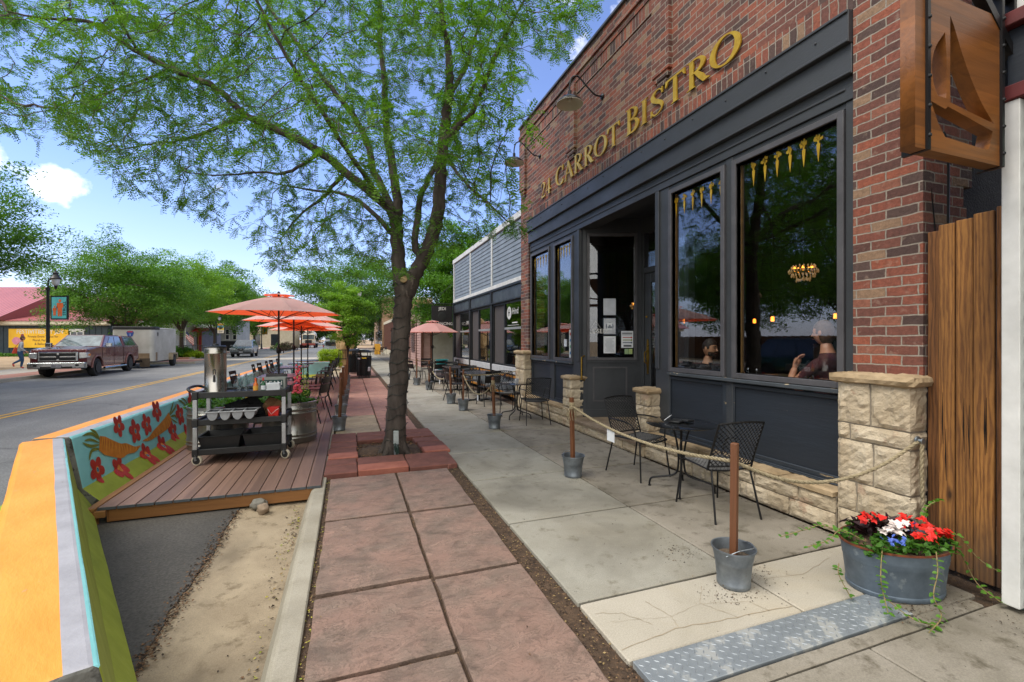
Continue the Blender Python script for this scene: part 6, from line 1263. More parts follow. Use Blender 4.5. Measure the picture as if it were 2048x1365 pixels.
for (x, y, nm) in [(-1.5, 11.5, 'first'), (-1.57, 15.2, 'second'), (-1.55, 17.3, 'third'), (-1.5, 19.3, 'fourth')]:
    square_table('grey topped cafe table on the deck under the %s umbrella' % nm, (x, y, .03), .0, 'cafe tables on the deck', .78, 1.25 if nm in ('first', 'second') else .78)
    chair(x+.78, y-.3, 72, 'cafe chair at the kerb side of the %s umbrella table, nearer one' % nm, GD, .03)
    chair(x+.80, y+.42, 96, 'cafe chair at the kerb side of the %s umbrella table, farther one' % nm, GD, .03)
    chair(x-.72, y-.35, -88, 'cafe chair at the road side of the %s umbrella table, nearer one' % nm, GD, .03)
    if nm != 'fourth': chair(x-.70, y+.42, -95, 'cafe chair at the road side of the %s umbrella table, farther one' % nm, GD, .03)
square_table('grey topped cafe table on the deck between the snapdragons and the first umbrella', (-1.35, 9.5, .03), 0, 'cafe tables on the deck', .75, .75); chair(-.68, 9.4, 68, 'cafe chair nearest the coral snapdragons', GD, .03); chair(-2.0, 9.2, -80, 'cafe chair behind the serving cart, at the road side', GD, .03); chair(-1.3, 8.75, 10, 'cafe chair with its back to the serving cart', GD, .03); chair(-1.45, 10.3, 175, 'cafe chair facing the serving cart', GD, .03)
GP = 'black cafe chairs on the shop pavement'
for (x, y, nm) in [(3.22, 11.4, 'first grey clad window'), (3.22, 13.9, 'second grey clad window')]:
    square_table('dark cafe table in front of the %s' % nm, (x, y, 0), 0, 'cafe tables on the shop pavement', .75, 1.1)
    chair(x, y-.85, 5, 'cafe chair at the near end of the table, %s' % nm, GP); chair(x+.05, y+.9, 178, 'cafe chair at the far end of the table, %s' % nm, GP); chair(x-.56, y+.1, -80, 'cafe chair on the street side of the table, %s' % nm, GP); chair(x+.5, y, 92, 'cafe chair against the wall, %s' % nm, GP)
square_table('round the pole cafe table under the pink patio umbrella', (2.96, 16.9, 0), 0, 'cafe tables on the shop pavement', .7, .7)
chair(2.36, 16.5, -70, 'cafe chair on the street side under the pink patio umbrella', GP); chair(3.55, 16.7, 95, 'cafe chair on the wall side under the pink patio umbrella', GP); chair(2.9, 17.75, 178, 'cafe chair behind the pole of the pink patio umbrella', GP); chair(3.0, 16.0, 5, 'cafe chair with its back to the camera, under the pink umbrella', GP)
# umbrellas
def cloth(name, c, tcol):
    M, t, b = pmat(name); t.nodes.remove(b); out = t.nodes['Material Output']; d = nn(t, 'ShaderNodeBsdfDiffuse'); tr = nn(t, 'ShaderNodeBsdfTranslucent'); ms = nn(t, 'ShaderNodeMixShader'); ms.inputs[0].default_value = .45
    n = noise_node(t, obj_vec(t), 4, 4); t.links.new(ramp(t, n, [(.3, tuple(v*.9 for v in H(c))), (.7, H(c))]), d.inputs[0]); tr.inputs[0].default_value = c4(H(tcol)); t.links.new(d.outputs[0], ms.inputs[1]); t.links.new(tr.outputs[0], ms.inputs[2]); t.links.new(ms.outputs[0], out.inputs[0]); return M
M_can = cloth('coral_canopy', 'e4c2bc', 'ff5620'); M_canp = cloth('pink_canopy', 'd6a7a2', 'd67868')
def umbrella(label, loc, r, ztop, zedge, m, group, tilt=0, rot=.2):
    T = thing('patio_umbrella', label, 'umbrella', loc, rot, group); g = MB(); g.tube([(0, 0, .02), (0, 0, ztop+.02)], .021, 10); g.build('pole', M_black, T, smooth=True); g = MB(); g.lathe([(.04, 1.25), (.052, 1.27), (.052, 1.36), (.036, 1.38)], 14); g.tube([(.05, 0, 1.31), (.10, 0, 1.31), (.10, 0, 1.25)], .01, 6); g.build('crank', M_black, T, smooth=True)
    g = MB(); g.lathe([(.26, 0), (.26, .03), (.22, .045), (.05, .06), (.04, .2)], 28); g.build('base', M_black, T, smooth=True)
    rt = bpy.data.objects.new('canopy', bpy.data.meshes.new('canopy')); g = MB(); n = 8; K = 10; J = 8
    def pt(s, k, j):                                 # rib s, across k/K, out j/J
        a0 = 2*math.pi*s/n; a1 = 2*math.pi*(s+1)/n; q = .14+.86*j/J; h = ztop-.05-(ztop-.05-zedge)*(q**1.25); p0 = Vector((math.cos(a0), math.sin(a0), 0))*r*q; p1 = Vector((math.cos(a1), math.sin(a1), 0))*r*q; f = k/K; p = p0.lerp(p1, f); sagv = math.sin(math.pi*f); p *= 1-.025*sagv*q; return Vector((p.x, p.y, h+.02*sagv*q*q*(-1 if j < J else .3)))
    for s in range(n):
        o = len(g.v)
        for j in range(J+1):
            for k in range(K+1): g.v.append(tuple(pt(s, k, j)))
        for j in range(J):
            for k in range(K): a = o+j*(K+1)+k; g.f.append((a, a+1, a+K+2, a+K+1)); g.m.append(0)
    co = g.build('canopy', m, T, smooth=True, ang=30); g = MB(); rc = r*.235
    for s in range(n):
        a0 = 2*math.pi*s/n; a1 = 2*math.pi*(s+1)/n; am = (a0+a1)/2; z0 = ztop-.06-.03
        g.add([(0, 0, ztop), (rc*math.cos(a0), rc*math.sin(a0), z0+.028), (rc*.97*math.cos(am), rc*.97*math.sin(am), z0+.05), (rc*math.cos(a1), rc*math.sin(a1), z0+.028)], [(0, 1, 2, 3)])
    g.build('vent_cap', m, T); g = MB(); g.lathe([(.035, ztop), (.03, ztop+.02), (.012, ztop+.045), (0, ztop+.05)], 12); g.build('finial', M_black, T, smooth=True)
    for s in range(n):
        a = 2*math.pi*s/n; d = Vector((math.cos(a), math.sin(a), 0)); g = MB(); g.tube([pt(s, 0, j)-Vector((0, 0, .012)) for j in range(J+1)], .0075, 5); q = pt(s, 0, 5)-Vector((0, 0, .015)); g.tube([q, (d.x*.03, d.y*.03, zedge-.12)], .007, 5); g.build('rib', M_black, T)
    if tilt: T.rotation_euler = (tilt, 0, rot)
    return T
GU = 'coral umbrellas on the deck'
umbrella('large coral umbrella over the deck, nearest of the row', (-1.5, 11.5, .03), 1.40, 2.62, 2.15, M_can, GU, rot=.30)
umbrella('coral umbrella over the deck, second of the row', (-1.57, 15.2, .03), 1.40, 2.60, 2.12, M_can, GU, rot=.12)
umbrella('coral umbrella over the deck, third of the row', (-1.55, 17.3, .03), 1.40, 2.42, 2.0, M_can, GU, rot=.25); umbrella('coral umbrella at the far end of the deck, fourth of the row', (-1.5, 19.3, .03), 1.40, 2.34, 1.92, M_can, GU, rot=.4)
umbrella('pink market umbrella on the shop pavement under the black sign', (2.96, 16.9, 0), 1.06, 2.31, 1.86, M_canp, 'pink pavement umbrella', rot=.1)
g = MB(); g.lathe([(.15, 0), (.2, .02), (.25, .38), (.27, .40), (.27, .42), (.24, .42), (.22, .36)], 24); o = tag(g.build('glazed_pot', mat('teal_glaze', '2b9aa0', '217f86', 4, .2), smooth=True), 'teal glazed pot behind the pink umbrella table', 'pot'); o.location = (3.62, 18.4, .35); g = MB(); g.box(-.3, .3, -.25, .25, 0, .348); s_ = tag(g.build('pot_stand', M_grey), 'low grey stand under the teal pot', 'stand'); s_.location = (3.62, 18.4, 0)
# ================================================================ RIGHT CORNER: tub, fence, green house, sailboat sign
TB = thing('wash_tub_planter', 'oval galvanised wash tub planted with red and white flowers, trailing vines over its rim', 'planter', (3.33, 1.90, 0), R(-12))
g = MB(); g.lathe([(.86, 0), (.88, .012), (.88, .03), (.865, .034), (.925, .20), (.94, .207), (.935, .222), (.95, .23), (.945, .245), (.985, .30), (1.01, .304), (1.01, .318), (.975, .315), (.95, .26)], 56, m=[0]*10+[1, 1, 0]); 
for i, v in enumerate(g.v): g.v[i] = (v[0]*.335, v[1]*.24, v[2]*.97)
M_tub = mat('weathered_tub_steel', '788592', '5d6975', 6, .55, .6, spots=('8b959c', 5, .58)); g.build('tub', [M_tub, M_rust], TB, smooth=True, ang=45)
g = MB(); g.lathe([(0, .285), (.95, .27)], 32)
for i, v in enumerate(g.v): g.v[i] = (v[0]*.33, v[1]*.235, v[2]*.97)
g.build('soil', M_soil, TB)
rnd = random.Random(14); c = []
while len(c) < 42:
    x, y = rnd.uniform(-.34, .34), rnd.uniform(-.24, .24)
    if (x/.34)**2+(y/.24)**2 > 1: continue
    c.append((x, y, .28+rnd.uniform(0, .05)))
V, F = leafy(c, 16, .028, .042, 15, .8, .62); mesh_np('foliage', V, F, leafmat('tub_leaf', '5f8f34', '355f1f'), TB)
c = [(rnd.gauss(.02, .09), rnd.gauss(.13, .04), .33+abs(rnd.gauss(0, .03))-.02) for _ in range(20)]; V, F = leafy(c, 12, .03, .085, 16, .9, .3); mesh_np('dark_foliage', V, F, leafmat('burgundy_leaf', '3a1f22', '1f1114', .2), TB)
def blooms(cs, s, m, name, npet=5):
    g = MB()
    for (x, y, z) in cs:
        ax = Vector((rnd.gauss(0, .5), rnd.gauss(-.3, .5), 1)).normalized(); u = ax.orthogonal().normalized(); v = ax.cross(u); c_ = Vector((x, y, z)); k0 = rnd.random()*6
        for k in range(npet):
            a = k0+2*math.pi*k/npet; d = u*math.cos(a)+v*math.sin(a); w = ax.cross(d); L = s*rnd.uniform(.8, 1.2); p = [c_, c_+d*L*.5+w*L*.42+ax*L*.1, c_+d*L+ax*L*rnd.uniform(-.25, .2), c_+d*L*.5-w*L*.42+ax*L*.1]; g.add(p, [(0, 1, 2, 3)])
    g.build(name, m, TB)
def around(x, y, n, sx, sy, z0=.36, dz=.04): return [(rnd.gauss(x, sx), rnd.gauss(y, sy), z0+rnd.uniform(-.02, dz)) for _ in range(n)]
M_redf = mat('red_petal', 'e0261a', 'b81812', 40, .5); blooms(around(.15, -.10, 16, .055, .035)+around(.24, -.11, 16, .035, .03)+around(.12, .06, 14, .05, .03, .39)+around(-.08, .09, 9, .04, .03, .40)+around(.22, .03, 8, .05, .03, .38), .027, M_redf, 'red_blossom')
blooms(around(.0, .0, 26, .055, .022, .37), .03, mat('white_petal', 'e6e0da', 'd8c9c4', 40, .6), 'white_blossom', 6); blooms(around(-.14, -.12, 26, .045, .022, .335)+around(.1, .02, 7, .03, .02, .37), .014, mat('blue_petal', '5570c8', '4058a8', 40, .5), 'blue_blossom')
g = MB(); vl = []
for P in [[(-.28, .06, .33), (-.42, .10, .36), (-.55, .10, .35), (-.70, .12, .30)], [(-.25, -.04, .32), (-.40, .02, .37), (-.52, -.02, .34), (-.6, .0, .28)], [(-.25, -.15, .33), (-.34, -.23, .22), (-.36, -.27, .12), (-.40, -.32, .05)], [(.02, -.24, .33), (-.02, -.30, .24), (-.12, -.35, .12), (-.16, -.40, .03), (-.26, -.44, .012)], [(.22, -.12, .36), (.38, -.12, .34), (.50, -.18, .2), (.60, -.25, .10)], [(.30, -.06, .34), (.42, -.05, .2), (.48, -.14, .05), (.42, -.30, .012)], [(.28, .05, .36), (.34, .08, .46), (.40, .08, .50), (.42, .1, .47)], [(-.36, -.26, .10), (-.30, -.36, .02), (-.18, -.44, .012)], [(-.45, -.05, .2), (-.48, -.10, .12), (-.44, -.16, .02)]]:
    P = [Vector(p)+Vector((rnd.gauss(0, .022), rnd.gauss(0, .022), abs(rnd.gauss(0, .012)))) if i else Vector(p) for i, p in enumerate(P)]; Q = catmull(P, 7); g.tube(Q, .0028, 5); vl += [(Q[k], (Q[k]-Q[k-1]).normalized()) for k in range(3, len(Q), 2)]
g.build('vine_stem', mat('vine_stem', '9a7d5c', '6f6a3c', 20, .7), TB); g = MB()
for p, d in vl:
    for s in (-1, 1):
        u = d.cross(Vector((0, 0, 1))); u = (u.normalized() if u.length > .1 else Vector((1, 0, 0)))*s+d*.5+Vector((rnd.gauss(0, .3), rnd.gauss(0, .3), rnd.gauss(.1, .3))); u.normalize(); w = u.cross(Vector((rnd.gauss(0, .3), rnd.gauss(0, .3), 1))).normalized(); L = rnd.uniform(.022, .038); nz = u.cross(w)
        g.add([p, p+u*L*.3+w*L*.4-nz*.003, p+u*L*.7+w*L*.32-nz*.003, p+u*L, p+u*L*.7-w*L*.32-nz*.003, p+u*L*.3-w*L*.4-nz*.003, p+u*L*.5], [(0, 1, 6), (1, 2, 6), (2, 3, 6), (3, 4, 6), (4, 5, 6), (5, 0, 6)])
g.build('vine_leaf', leafmat('vine_leaf', '6f9f3a', '47752a'), TB)
# fence
FN = thing('wood_fence', 'tall weathered cedar plank fence between the brick pier and the white corner trim', 'fence', (3.9, 1.77, 0)); M_cf = plankmat('weathered_cedar', 'b07a3c', '734722', '472a11', 1.3)
M_cf2 = plankmat('weathered_cedar_dark', '84552a', '502f13', '38210d', 4.1); rnd = random.Random(6)
for i, (a, b, h, x, m) in enumerate([(1.957, 2.03, 2.37, 3.93, M_cf2), (1.863, 1.951, 2.40, 3.90, M_cf), (1.768, 1.856, 2.41, 3.903, M_cf), (1.658, 1.761, 2.43, 3.895, M_cf), (1.545, 1.650, 2.45, 3.90, M_cf2)]):
    g = MB(); g.box(x, x+.025, a, b, .01, h); o = g.build('plank', m, FN, world=True, bevel=.004)
    if i in (1, 2, 3):
        k_ = MB()
        for _ in range(2): yy = rnd.uniform(a+.015, b-.015); zz = rnd.uniform(.5, .95); k_.tube([(x-.0005, yy, zz), (x-.001, yy+.004, zz+.16), (x-.0005, yy+.002, zz+.36)], [.001, .004, .001], 5)
        k_.build('split', M_black, o, world=True)
g = MB(); g.box(3.956, 3.99, 1.53, 1.97, .45, .54); g.box(3.956, 3.99, 1.53, 1.97, 1.95, 2.04); g.build('rail', M_cf2, FN, world=True)
# green house at the right edge with white corner board
GH = thing('green_sided_house', 'grey green lap sided shop front with a white corner board at the right edge', 'building', (3.7, 0, 0)); M_sgr = mat('sage_siding', '7d8f85', '6f8177', 3, .6)
g = MB(); 
for k in range(24): z = .05+k*.128; g.prism([(3.69, z), (3.72, z+.126), (3.75, z+.126), (3.75, z)], lambda p, q, d: (p, d, q), -2, 1.44)
g.box(3.751, 6, -2, 1.50, 0, 5); g.build('lap_siding', M_sgr, GH, world=True)
g = MB(); g.box(3.655, 3.75, 1.445, 1.525, .03, 3.0); g.build('corner_board', M_white, GH, world=True, bevel=.004); g = MB(); g.box(3.64, 3.75, -2, 1.54, 3.003, 3.09); g.box(3.60, 3.75, -2, 1.56, 3.42, 3.5); g.build('red_cornice', mat('oxblood_paint', '6b2a2a', '55201f', 4, .5), GH, world=True, bevel=.006)
g = MB(); g.box(3.66, 3.75, -2, 1.50, 3.092, 3.418); g.build('sign_band', M_navy, GH, world=True, bevel=.004); g = MB(); g.box(3.70, 3.76, -2, 1.52, 3.503, 5.5); g.build('upper_wall', M_white, GH, world=True)
# hanging wooden sign with a sailboat cut through it
SB = thing('sailboat_sign', 'thick wooden hanging sign with a sailboat cut right through it', 'sign', (3.2, 1.5, 3)); Ys = 1.49
M_sgn = woodmat('oiled_oak', '8a5524', '573312', 0, 18, .42, st=.06)
outer = [(2.765, 2.60), (3.585, 2.60), (3.585, 3.46), (2.765, 3.46)]
jib = [(p.x, p.y) for p in catmull([(3.02, 3.255, 0), (2.94, 3.16, 0), (2.905, 3.06, 0), (2.92, 2.965, 0), (2.955, 2.90, 0)], 4)]+[(p.x, p.y) for p in catmull([(3.03, 2.90, 0), (3.035, 3.02, 0), (3.03, 3.14, 0), (3.02, 3.25, 0)], 3)]
main_ = [(3.065, 3.355)]+[(3.065, 2.885)]+[(p.x, p.y) for p in catmull([(3.475, 2.835, 0), (3.34, 2.95, 0), (3.20, 3.13, 0), (3.075, 3.35, 0)], 5)][:-1]
hull = [(2.895, 2.862), (3.02, 2.84), (3.045, 2.858), (3.465, 2.79), (3.43, 2.685), (3.40, 2.675), (3.02, 2.69), (2.96, 2.755)]
cu = bpy.data.curves.new('board', 'CURVE'); cu.dimensions = '2D'; cu.fill_mode = 'BOTH'; cu.extrude = .034
for P in (outer, jib, main_, hull):
    s = cu.splines.new('POLY'); s.points.add(len(P)-1); s.use_cyclic_u = True
    for q, (a, b) in zip(s.points, P): q.co = (a-3.2, b-3, 0, 1)
ob = bpy.data.objects.new('board', cu); COL.objects.link(ob); dg = bpy.context.evaluated_depsgraph_get(); dg.update(); me = bpy.data.meshes.new_from_object(ob.evaluated_get(dg)); bpy.data.objects.remove(ob); me.transform(Matrix.Translation((0, .015, 0)) @ Matrix.Rotation(R(90), 4, 'X')); me.materials.clear(); me.materials.append(M_sgn); bo = bpy.data.objects.new('board', me); COL.objects.link(bo); bo.parent = SB
for x in (2.86, 3.545):
    g = MB(); g.box(x-.012, x+.012, Ys-.022, Ys+.10, 2.595, 3.6)
    for k in range(6): g.ball((x, Ys-.022, 2.67+k*.155), .011, 8, 5)
    g.build('iron_strap', M_black, SB, world=True)
g = MB(); g.bar((2.75, 1.5, 3.62), (3.75, 1.5, 3.62), .05); g.bar((3.3, 1.5, 3.63), (3.72, 1.5, 3.05+.2), .05); g.bar((3.70, 1.5, 3.1), (3.70, 1.5, 3.8), .05); g.build('bracket', M_black, SB, world=True)
W_ = thing('wall_cable', 'thin black cables running down the dark stucco wall above the fence', 'cable', (4.0, 1.9, 2.6)); g = MB(); g.tube(catmull([(3.99, 2.0, 3.0), (4.0, 1.97, 3.08), (4.01, 1.95, 2.9), (4.01, 1.95, 2.4), (4.0, 1.95, 1.6)], 5), .008, 6); g.tube(catmull([(3.995, 2.05, 2.8), (4.005, 2.02, 2.3), (4.0, 2.03, 1.7)], 5), .004, 5); g.build('cable', M_black, W_, world=True)
# ================================================================ ACROSS THE STREET
def wall_frame(px, t): p = at(px, 679, t); return Vector((p.x, p.y, 0))
RX = Vector((C0, -S0, 0)); FY = Vector((S0, C0, 0)); RZ = -TH      # a building that faces the camera squarely
def lbox(mb, x0, x1, y0, y1, z0, z1, m=0): return mb.box(x0, x1, y0, y1, z0, z1, m)
M_dkb = mat('slate_board_siding', '2c3a42', '26333a', 3, .7); M_cream = mat('cream_fascia', 'c8c0ab', 'b4ac98', 3, .6)
def ribroof(name, c, c2):
    M, t, b = pmat(name); tcn = nn(t, 'ShaderNodeTexCoord'); s = nn(t, 'ShaderNodeSeparateXYZ'); t.links.new(tcn.outputs['Object'], s.inputs[0]); w = nn(t, 'ShaderNodeMath', operation='PINGPONG'); t.links.new(s.outputs[0], w.inputs[0]); w.inputs[1].default_value = .2
    rr = ramp(t, w.outputs[0], [(0, (1, 1, 1)), (.05, (1, 1, 1)), (.08, (0, 0, 0))]); n = noise_node(t, obj_vec(t), .6, 4); t.links.new(mixc(t, rr, ramp(t, n, [(.3, H(c2)), (.7, H(c))]), tuple(v*.55 for v in H(c))), b.inputs['Base Color']); b.inputs['Roughness'].default_value = .45; bump(t, b, rr, 1, .05); return M
M_rroof = ribroof('red_metal_roof', 'a85c5c', '985050')
c = wall_frame(217, 44); T = thing('red_roofed_building', 'long low building with slate board walls and a red ribbed metal roof across the street', 'building', c, RZ)
g = MB(); g.box(-26, 0, 0, 12, -.1, 2.95); g.build('wall', M_dkb, T); g = MB()
for k in range(44): g.box(-25.9+k*.6, -25.86+k*.6, -.03, -.001, 0, 2.9)
g.build('batten', mat('batten_dark', '22303a', None, 4, .7), T); g = MB(); g.box(-26.2, .2, -.35, .0, 2.96, 3.16); g.box(-26.2, .2, -.45, -.351, 3.05, 3.42); g.build('fascia', M_cream, T)
g = MB(); g.prism([(-.5, 3.421), (3.6, 4.35), (8.5, 6.6), (13.2, 4.0), (13.2, 3.0), (-.5, 3.35)], lambda a, b, d: (d, a, b), -26.4, .4); g.build('roof', M_rroof, T); g = MB(); g.prism([(-1.5, 3.43), (6, 7.4), (13, 3.43)], lambda a, b, d: (d, a, b), -26.45, -9.6); g.build('cross_gable_roof', M_rroof, T)
g = MB(); g.box(-3.7, -2.35, -.08, -.002, 1.0, 2.42); g.box(-3.8, -2.25, -.1, -.002, 2.421, 2.6); w = g.build('window', M_white, T); g = MB(); g.box(-3.6, -3.07, -.085, -.081, 1.1, 2.3); g.box(-2.98, -2.45, -.085, -.081, 1.1, 2.3); g.build('pane', M_carglass, w)
YB = thing('banner_sign', 'yellow banner with white heading on the slate wall', 'banner', c+RX*-6.7+FY*-.14, RZ); M_yban = mat('banner_yellow', 'e6b81e', 'dba51a', .8, .6); g = MB(); g.box(-2.9, 2.9, -.012, .012, .78, 2.62); bo = g.build('banner_sheet', M_yban, YB)
for s, sz, x, z, m in [('FESTIVITIES BY JEN', .56, .15, 2.33, M_white), ('Private Event Venue for', .31, .45, 1.86, mat('banner_ink', '6a4a1c', None, 5, .6)), ('Floral, Party', .31, .2, 1.5, None), ('& Balloons', .31, .3, 1.14, None)]:
    m = m or bpy.data.materials['banner_ink']; text(s, sz, m, bo, frame_mat((x, -.014, z), (1, 0, 0), (0, 0, 1)), 'lettering', .002, world=False, bold=.004)
g = MB(); g.prism([(p.x, p.y) for p in catmull([(-2.6, 1.5, 0), (-2.3, 1.8, 0), (-1.9, 1.75, 0), (-1.7, 1.45, 0), (-2.0, 1.1, 0), (-2.4, 1.15, 0), (-2.6, 1.5, 0)], 4)][:-1], lambda a, b, d: (a, d, b), -.016, -.013, 0); g.prism(arc(-1.55, 1.95, .17, .17, 0, 330, 12), lambda a, b, d: (a, d, b), -.017, -.013, 1); g.build('balloon_print', [mat('print_pink', 'd78aa0', None, 5), mat('print_plum', '7a2a44', None, 5)], bo)
# smaller shops to the right of it
c = wall_frame(300, 47); T = thing('white_shop', 'white shop with dark letters on its fascia, behind the white trailer', 'building', c, RZ); g = MB(); g.box(-4.2, 0, 0, 8, -.1, 3.35); g.build('wall', M_white, T); g = MB(); g.box(-4.25, .05, -.12, -.002, 3.36, 3.5); g.build('cornice', M_grey, T); text('SHOPS', .5, M_black, T, frame_mat((-1.6, -.01, 3.05), (1, 0, 0), (0, 0, 1)), 'lettering', .005, world=False)
c = wall_frame(404, 54); T = thing('red_awning_shop', 'grey gabled shop with a red fascia, tan wall and red awning', 'building', c, RZ); M_gwall = mat('lavender_grey_wall', '8a8a94', '7b7b85', 2, .7); M_redf2 = mat('red_fascia_paint', 'a82025', '901b20', 4, .5); M_tanw = mat('tan_brick', 'a8804e', '8f6b3e', 6, .8)
g = MB(); g.box(-6.6, -.01, .01, 3.5, -.1, 2.55); g.prism([(-6.6, 2.551), (-.01, 2.551), (-1.2, 3.05), (-4.6, 4.3), (-6.6, 3.6)], lambda a, b, d: (a, d, b), .01, 3.5); g.build('wall', M_gwall, T); g = MB(); g.box(-2.5, 0, -.03, .009, -.1, 2.5); g.build('tan_front', M_tanw, T); g = MB(); g.box(-6.6, 0, -.09, -.031, 2.5, 2.92); g.box(-2.9, .9, -1.1, -.091, 2.55, 2.62); g.prism([(-1.1, 2.5), (-.091, 2.62), (-.091, 2.95)], lambda a, b, d: (d, a, b), -2.9, .9); g.build('awning', M_redf2, T)
g = MB(); g.prism([(-6.9, 3.6), (-4.6, 4.42), (.1, 2.9), (.1, 3.02), (-4.6, 4.55), (-6.9, 3.72)], lambda a, b, d: (a, d, b), -.5, 3.6); g.build('roof_edge', M_white, T); g = MB(); g.box(-2.0, -1.75, -.05, -.031, 0, 2.3); g.box(-.35, -.06, -.05, -.031, 0, 2.3); g.build('red_pilaster', M_redf2, T); g = MB(); g.box(-1.5, -1.1, -.06, -.031, .9, 2.2); g.box(-1.0, -.5, -.06, -.031, 0, 2.2); g.build('shop_window', M_carglass, T)
c = wall_frame(474, 62); T = thing('grey_two_storey_shop', 'pale grey two storey shop with a dark base and white framed windows', 'building', c, RZ); g = MB(); g.box(-4.7, 0, 0, 3, 1.35, 5.0); g.build('wall', mat('pale_grey_wall', 'a9adae', '989c9d', 2, .7), T); g = MB(); g.box(-4.72, .02, -.03, 3.02, -.1, 1.349); g.build('dark_base', M_charc, T); g = MB(); g.box(-4.8, .1, -.1, 3.1, 5.001, 5.15); g.build('parapet', M_charc, T)
for x in (-4.3, -1.3, -.3):
    g = MB(); g.box(x-.28, x+.28, -.05, -.002, 1.5, 3.0); w = g.build('window', M_white, T); g = MB(); g.box(x-.2, x+.2, -.056, -.051, 1.6, 2.2); g.box(x-.2, x+.2, -.056, -.051, 2.3, 2.92); g.build('pane', M_carglass, w)
g = MB(); g.box(-3.5, -2.6, -.05, -.031, 0, 3.0); g.build('door', M_black, T)
c = wall_frame(585, 88); T = thing('beige_shop', 'beige flat roofed shop half hidden behind the street trees', 'building', c, RZ); g = MB(); g.box(-11, 0, 0, 3, -.1, 3.7); g.build('wall', mat('beige_wall', 'a8a08c', '968e7a', 2, .8), T); g = MB(); g.box(-11.1, .1, -.15, 3, 3.701, 3.95); g.build('parapet', M_cream, T)
for x in (-9.5, -7, -3.5): g = MB(); g.box(x-.7, x+.7, -.04, -.002, .4, 2.6); g.build('shop_window', M_carglass, T)
# American flag on a pole in front of the red awning
p = wall_frame(371, 50); T = thing('flag', 'striped national flag hanging from a short pole by the red awning', 'flag', p, RZ); g = MB(); g.tube([(0, 0, 0), (0, 0, 3.1)], .025, 6); g.build('pole', M_white, T)
g = MB()
for k in range(7):
    for j in range(6):
        a0 = .05+j*.14; a1 = a0+.14; zz = lambda a, q: 2.55-a*.95-q*.115+(.05 if a < .4 else 0); y0 = .05*math.sin(j*1.5); y1 = .05*math.sin((j+1)*1.5); g.add([(a0, y0, zz(a0, k)), (a1, y1, zz(a1, k)), (a1, y1, zz(a1, k+1)), (a0, y0, zz(a0, k+1))], [(0, 1, 2, 3)], 2 if (k < 3 and j < 3) else k % 2)
g.build('cloth', [mat('flag_red', 'a8242c', None, 5, .7), mat('flag_white', 'd8d4d0', None, 5, .7), mat('flag_blue', '28345e', None, 5, .7)], T)
FB = thing('iron_fence', 'low black iron fence in front of the red awning shop', 'fence', wall_frame(420, 48), RZ); g = MB(); g.bar((-3.4, 0, .95), (0, 0, .95), .05); g.bar((-3.4, 0, .1), (0, 0, .1), .05); g.build('rail', M_black, FB); g = MB()
for k in range(23): g.bar((-3.4+k*.154, 0, 0), (-3.4+k*.154, 0, 1.0), .03)
g.build('picket', M_black, FB)
# wooden fence and sheds farther left (mirrored in the shop windows)
T = thing('board_fence', 'long brown board fence along the vacant lot', 'fence', (-20, 22, 0)); g = MB()
for k in range(120): g.box(-.012, .012, -12+k*.2+.004, -11.804+k*.2, -.02, 1.8+.02*(k % 3))
g.build('boards', M_cf2, T); g = MB(); g.box(-.05, -.013, -12, 12, .4, .5); g.box(-.05, -.013, -12, 12, 1.4, 1.5); g.build('rail', M_cf2, T)
GT2 = 'trees beyond the board fence'
for i, (x, y, h, r) in enumerate([(-24, 12, 9, 4.5), (-25, 21, 10, 5), (-23.5, 30, 9, 4.6)]): tree('yard_tree', ['tree beyond the board fence, mirrored in the largest shop window', 'tree beyond the middle of the board fence, mirrored in the shop windows', 'tree beyond the far end of the board fence, mirrored in the shop windows'][i], 'tree', (x, y, 0), h, r, 2.2, 61+i, M_leafC, .26, 300, 24, .5, group=GT2)
for y, lb in ((2.5, 'street tree mirrored in the largest shop window, nearest the camera'), (7.8, 'street tree mirrored in the largest shop window, across from the tread plate'), (13.4, 'street tree mirrored in the narrower shop window, across from the entrance')): tree('street_tree', lb, 'tree', (-14.6, y, 0), 10.5, 4.8, 2.6, 71+int(y), M_leafA, .2, 420, 28, .5, group=GT)
# hedges and shrubs
def hedge(name, label, loc, size, n, per, leaf, seed, ls=.06, box=True, group=None):
    rnd = random.Random(seed); c = []
    while len(c) < n:
        p = Vector((rnd.uniform(-1, 1), rnd.uniform(-1, 1), rnd.uniform(0, 1)))
        if not box and (p.x**2+p.y**2+p.z**2) > 1: continue
        if box and (abs(p.x)**6+abs(p.y)**6+abs(p.z*2-1)**6) > 1: continue
        c.append((p.x*size[0]/2, p.y*size[1]/2, .05+p.z*size[2]))
    V, F = leaf_cloud(c, per, ls*1.1, ls, np.random.default_rng(seed), .9, .6); o = mesh_np(name, V, F, leaf); o.location = loc; return tag(o, label, 'shrub', group)
hedge('clipped_hedge', 'clipped yellow green hedge in front of the standing stone', (-.98, 27.4, 0), (1.2, .9, .95), 420, 22, M_leafY, 3, .07)
for i, (px, t, sx, sz, m, lb) in enumerate([(340, 40, 1.5, 1.0, M_leafC, 'green shrub right behind the white trailer'), (364, 41, 1.6, .9, M_leafG, 'green shrub below the flag'), (388, 41, 1.3, .5, M_leafY, 'low yellow green shrub below the red awning'), (562, 70, 2.2, 1.0, M_leafG, 'shrub on the far pavement left of the cream lorry'), (575, 66, 2.0, 1.2, mat('plum_leaf', '6a5a48', '4a4030', 9, .8), 'reddish shrub left of the cream lorry')]): p = wall_frame(px, t); hedge('shrub', lb, (p.x, p.y, -.05), (sx*1.4, sx, sz), 130, 26, m, 20+i, .13, False, 'shrubs on the far pavement')
rnd = random.Random(9); c = [(rnd.uniform(-32, -17.5), 0, 0) for _ in range(10)]
g_c = []
